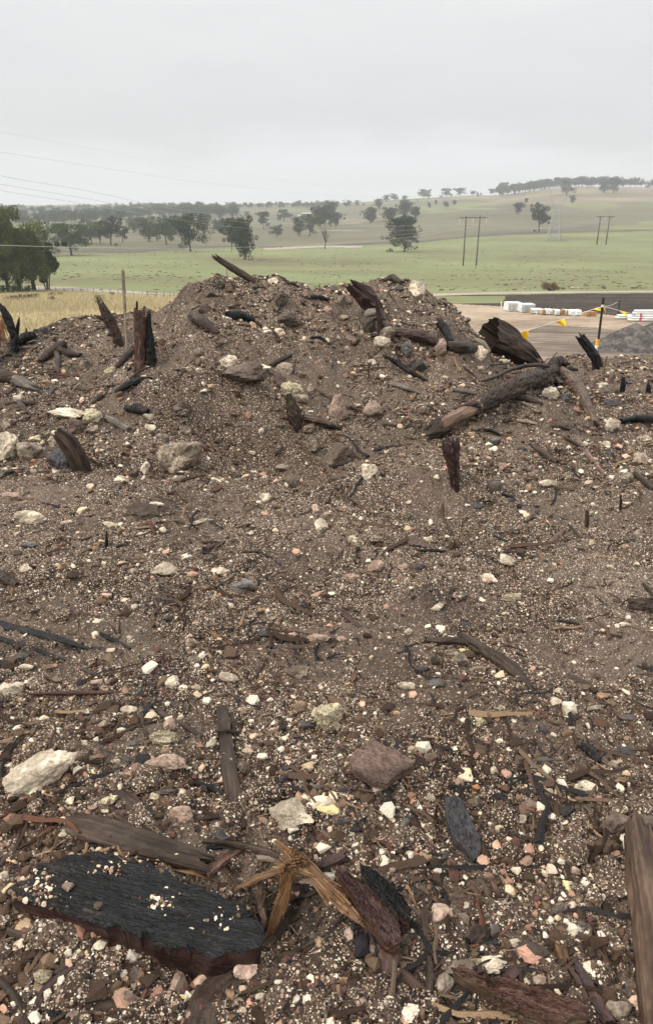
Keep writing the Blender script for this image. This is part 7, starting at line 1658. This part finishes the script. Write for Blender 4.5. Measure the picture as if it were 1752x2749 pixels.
LMK = [('big charred slab', 135, 915), ('orange fibre knot', 292, 862), ('long narrow plank', 232, 760), ('brown split log', 130, 838), ('red brown bark plate', 520, 985), ('brown edge trunk', 638, 900), ('dark red bark slabs', 375, 905),
       ('flat red brown rock', 382, 762), ('slate slab', 462, 828), ('weathered split branch', 495, 660), ('round porous stone', 328, 715), ('long pale rock wedge', 38, 770), ('level red brown stick', 75, 693), ('pink stone patch', 490, 790),
       ('sunken charred branches', 35, 640), ('flat black stone', 265, 633), ('big smooth grey boulder', 243, 583), ('broad flat cream stone', 162, 566), ('dark block with a stone lid', 147, 510), ('upright burnt twig', 106, 538), ('brush like root', 452, 465),
       ('lone pinkish brown stick', 556, 540), ('bright orange stone', 528, 488), ('chalky white patch', 508, 558), ('leaning dark slab', 72, 455), ('blocky tan boulder', 180, 453), ('pink triangular slab', 338, 405), ('lumpy pale yellow stone', 290, 388),
       ('soil caked block', 247, 369), ('rusty stump post', 140, 340), ('mound log', 230, 270), ('twisted stump top', 365, 305), ('hollow log', 505, 350), ('fallen trunk', 490, 400), ('tan log', 580, 400), ('level burnt log', 620, 420), ('black half buried log', 133, 388),
       ('fallen log at the left edge', 35, 385), ('forked buried root', 60, 350), ('dark lumpy log end', 632, 605)]
CN = dict(W='cream', Y='yellowish', P='pink', T='tan', O='orange', R='red brown', B='brown', D='dark slate', G='grey')
auto = []; seed_ = 4000
for ln_ in STONES.strip().split('\n'):
    q = ln_.split(); reg, cx, cy, w_, h_, c_ = q[0], float(q[1]), float(q[2]), float(q[3]), float(q[4]), q[5]
    fl = q[6] if len(q) > 6 else '.'; lab = ' '.join(q[7:]) if len(q) > 7 else None; seed_ += 1; g = np.random.default_rng(seed_)
    P0 = gp(reg, cx, cy); s = psc(reg) * depth(P0) / FPX; th_ = math.atan2(CZ - P0[2], P0[1]); kz = .22 if fl == 'f' else .95 if fl == 'tri' else .6 + .25 * g.uniform(-1, 1)
    big_ = fl == 'big'
    if fl == 'tri': kz = 1.1
    wy = h_ * s / (kz * math.cos(th_) + math.sin(th_)); wy = min(wy, w_ * s * 1.5); wzv = wy * kz
    P = gp(reg, cx, cy, wzv * .42); rz = g.uniform(-.25, .25)
    wx = w_ * s; rz = .55 if fl == 'ang' else (.50 if big_ else rz)
    if fl == 'ang': wy = 26 * s * 1.2; wx = 150 * s
    if big_: wy = wy * 1.0; wx *= .95
    porous = c_ == 'Y' or 'crumbly' in (lab or '') or 'rough' in (lab or '') or 'chalk' in (lab or '')
    o = stone(P, wx * 1.04, wy * 1.04, wzv / .6, RM[c_], rz, seed=seed_, sink=.40, ang=(fl in ('blk', 'tri') or (c_ in 'PTRDGB' and g.uniform() < .8) or g.uniform() < .5), rough=.26 if porous else .17, tilt=(-.25 if big_ else g.uniform(-.12, .12)),
              name='boulder' if w_ * s > .2 else 'stone')
    if lab: tag(o, lab, 'boulder' if w_ * s > .2 else 'stone')
    else:
        sx1, sy1 = toscreen(P); area = w_ * h_; sz = 'small' if area < 1100 else 'mid sized' if area < 3000 else 'large'
        nm, lx, ly = min(LMK, key=lambda t_: math.hypot(t_[1] - sx1, t_[2] - sy1)); dx, dy = sx1 - lx, sy1 - ly
        rel = ('left of' if dx < 0 else 'right of') if abs(dx) > abs(dy) else ('above' if dy < 0 else 'below')
        auto.append((f'{sz} {CN[c_]} stone {rel} the {nm}', math.hypot(dx, dy), o))
ORD = ['nearest', 'second nearest', 'third nearest', 'fourth nearest', 'fifth nearest', 'sixth nearest', 'seventh nearest', 'eighth nearest']
by = {}
for a, d, o in auto: by.setdefault(a, []).append((d, o))
for a, L in by.items():
    L.sort(key=lambda t_: t_[0])
    for i, (d, o) in enumerate(L): tag(o, (a if len(L) == 1 else f'{ORD[min(i, 7)]} {a}'), 'stone')
# flat rocks with their own outlines
def rock_slab(reg, poly, zl, th, m, lab, tilt=(0, .1), seed=1, amp=.006):
    o = slab('flat_rock', reg, poly, zl, th, m, m, lab, 'rock', tilt=tilt, amp=amp, jagv=.006, seed=seed, edge=.003); return o
rock_slab('I', [(115, 610), (130, 570), (205, 508), (255, 512), (300, 540), (360, 565), (420, 600), (425, 615), (370, 640), (290, 705), (230, 690), (150, 650)], .045, .028, RM['R'], 'big flat angular red brown rock right of centre in the foreground', (.05, .12), 21)
rock_slab('K', [(560, -60), (600, -75), (650, -60), (670, 10), (700, 60), (728, 120), (735, 180), (700, 235), (660, 190), (630, 150), (600, 120), (570, 40)], .035, .04, RM['D'], 'long dark slate slab lying right of centre in the foreground', (0, .1), 22)
# bits lying on top of the charred slab
SL = [o for o in COL.objects if o.name == 'charred_log'][0]
def on_slab(x, y, dz=0.0):
    C0 = gp('J', sum(p[0] for p in P_SLAB) / len(P_SLAB), sum(p[1] for p in P_SLAB) / len(P_SLAB), .10); C0[2] += .10; N_ = np.array([-.02, -.10, 1.0]); d = raydir(*px('J', x, y)); o = np.array([0, 0, CZ]); t_ = ((C0 - o) @ N_) / (d @ N_); return o + d * t_ + np.array([0, 0, dz])
g = np.random.default_rng(55); VV = []; FF = []; CC = []; off = 0
for q in range(1000):
    k = g.uniform()
    if k < .62: x, y = g.normal(150, 60), g.normal(355, 42)
    elif k < .74: x, y = g.normal(560, 80), g.normal(262, 22)
    elif k < .86: x, y = g.normal(990, 60), g.normal(490, 38)
    else: x, y = g.normal(770, 50), g.normal(430, 30)
    if q > 1200: x, y = g.uniform(150, 1150), g.uniform(300, 640)
    P = on_slab(x, y); s = min(.0022 * g.uniform(.05, 1) ** (-1 / 2.0), .0075); V0, F0 = HC_[q % 14]; v = V0 * s * g.uniform(.7, 1.3, 3)
    if x < 45 or y > 410 + (x - 120) * .24 + 20 or y < 250 - (x - 190) * .75: continue
    VV.append(v + P + np.array([0, 0, s * .5])); FF.append(F0 + off); off += len(v); c_ = PAL[g.choice(len(PAL), p=PW)]; CC.append(np.repeat(np.append(np.clip(c_ * g.uniform(.8, 1.2), 0, 1), 1)[None], len(v), 0))
tag(mesh_obj('slab_gravel', np.concatenate(VV), np.concatenate(FF), GRAV, attrs=[('pebble', 'FLOAT_COLOR', np.concatenate(CC))]), 'grit and tiny pebbles lying on the charred slab', 'gravel', kind='stuff')
for (x, y, w_, h_, c_, lab) in [(315, 350, 60, 80, 'P', 'pinkish pointed stone lying on the left end of the charred slab'), (455, 440, 45, 50, 'B', 'brown stone chip lying on the middle of the charred slab'), (965, 512, 40, 36, 'Y', 'cream yellow pebble in the grit on the right of the charred slab'),
                              (900, 548, 28, 18, 'W', 'small flat cream pebble low on the charred slab'), (975, 480, 46, 26, 'D', 'dark flat chip above the cream yellow pebble on the slab'), (185, 385, 46, 26, 'R', 'flat dark chip on the gritty left end of the slab'), (775, 430, 36, 28, 'T', 'tan pebble in the upper middle of the slab'),
                              (738, 435, 22, 30, 'W', 'small white pebble beside the tan one on the slab'), (204, 290, 20, 32, 'W', 'white pebble at the upper left edge of the slab'), (328, 288, 18, 14, 'P', 'tiny round pebble above the pointed stone on the slab')]:
    P = on_slab(x, y + h_ * .2); s = psc('J') * depth(P) / FPX; tag(stone(P, w_ * s, h_ * s * .8, h_ * s * .55, RM[c_], .1, seed=int(x), sink=.05), lab, 'pebble')
# ================================================================ HAZE
hz = MB().box((0, 1450, 45), (3800, 3000, 128)).build('haze', None) if False else None
hm = bpy.data.materials.new('haze_air'); hm.use_nodes = True; nt = hm.node_tree; nt.nodes.clear(); pv = nt.nodes.new('ShaderNodeVolumePrincipled'); ov = nt.nodes.new('ShaderNodeOutputMaterial'); nt.links.new(pv.outputs[0], ov.inputs['Volume'])
pv.inputs['Color'].default_value = (.93, .95, .97, 1); pv.inputs['Density'].default_value = .00047; pv.inputs['Anisotropy'].default_value = .25
mb = MB().box((0, 1500, 35), (24000, 4000, 110)); hz = mesh_obj('haze', np.array(mb.v), mb.f, hm); tag(hz, 'thin misty air over the valley', 'haze', kind='stuff')
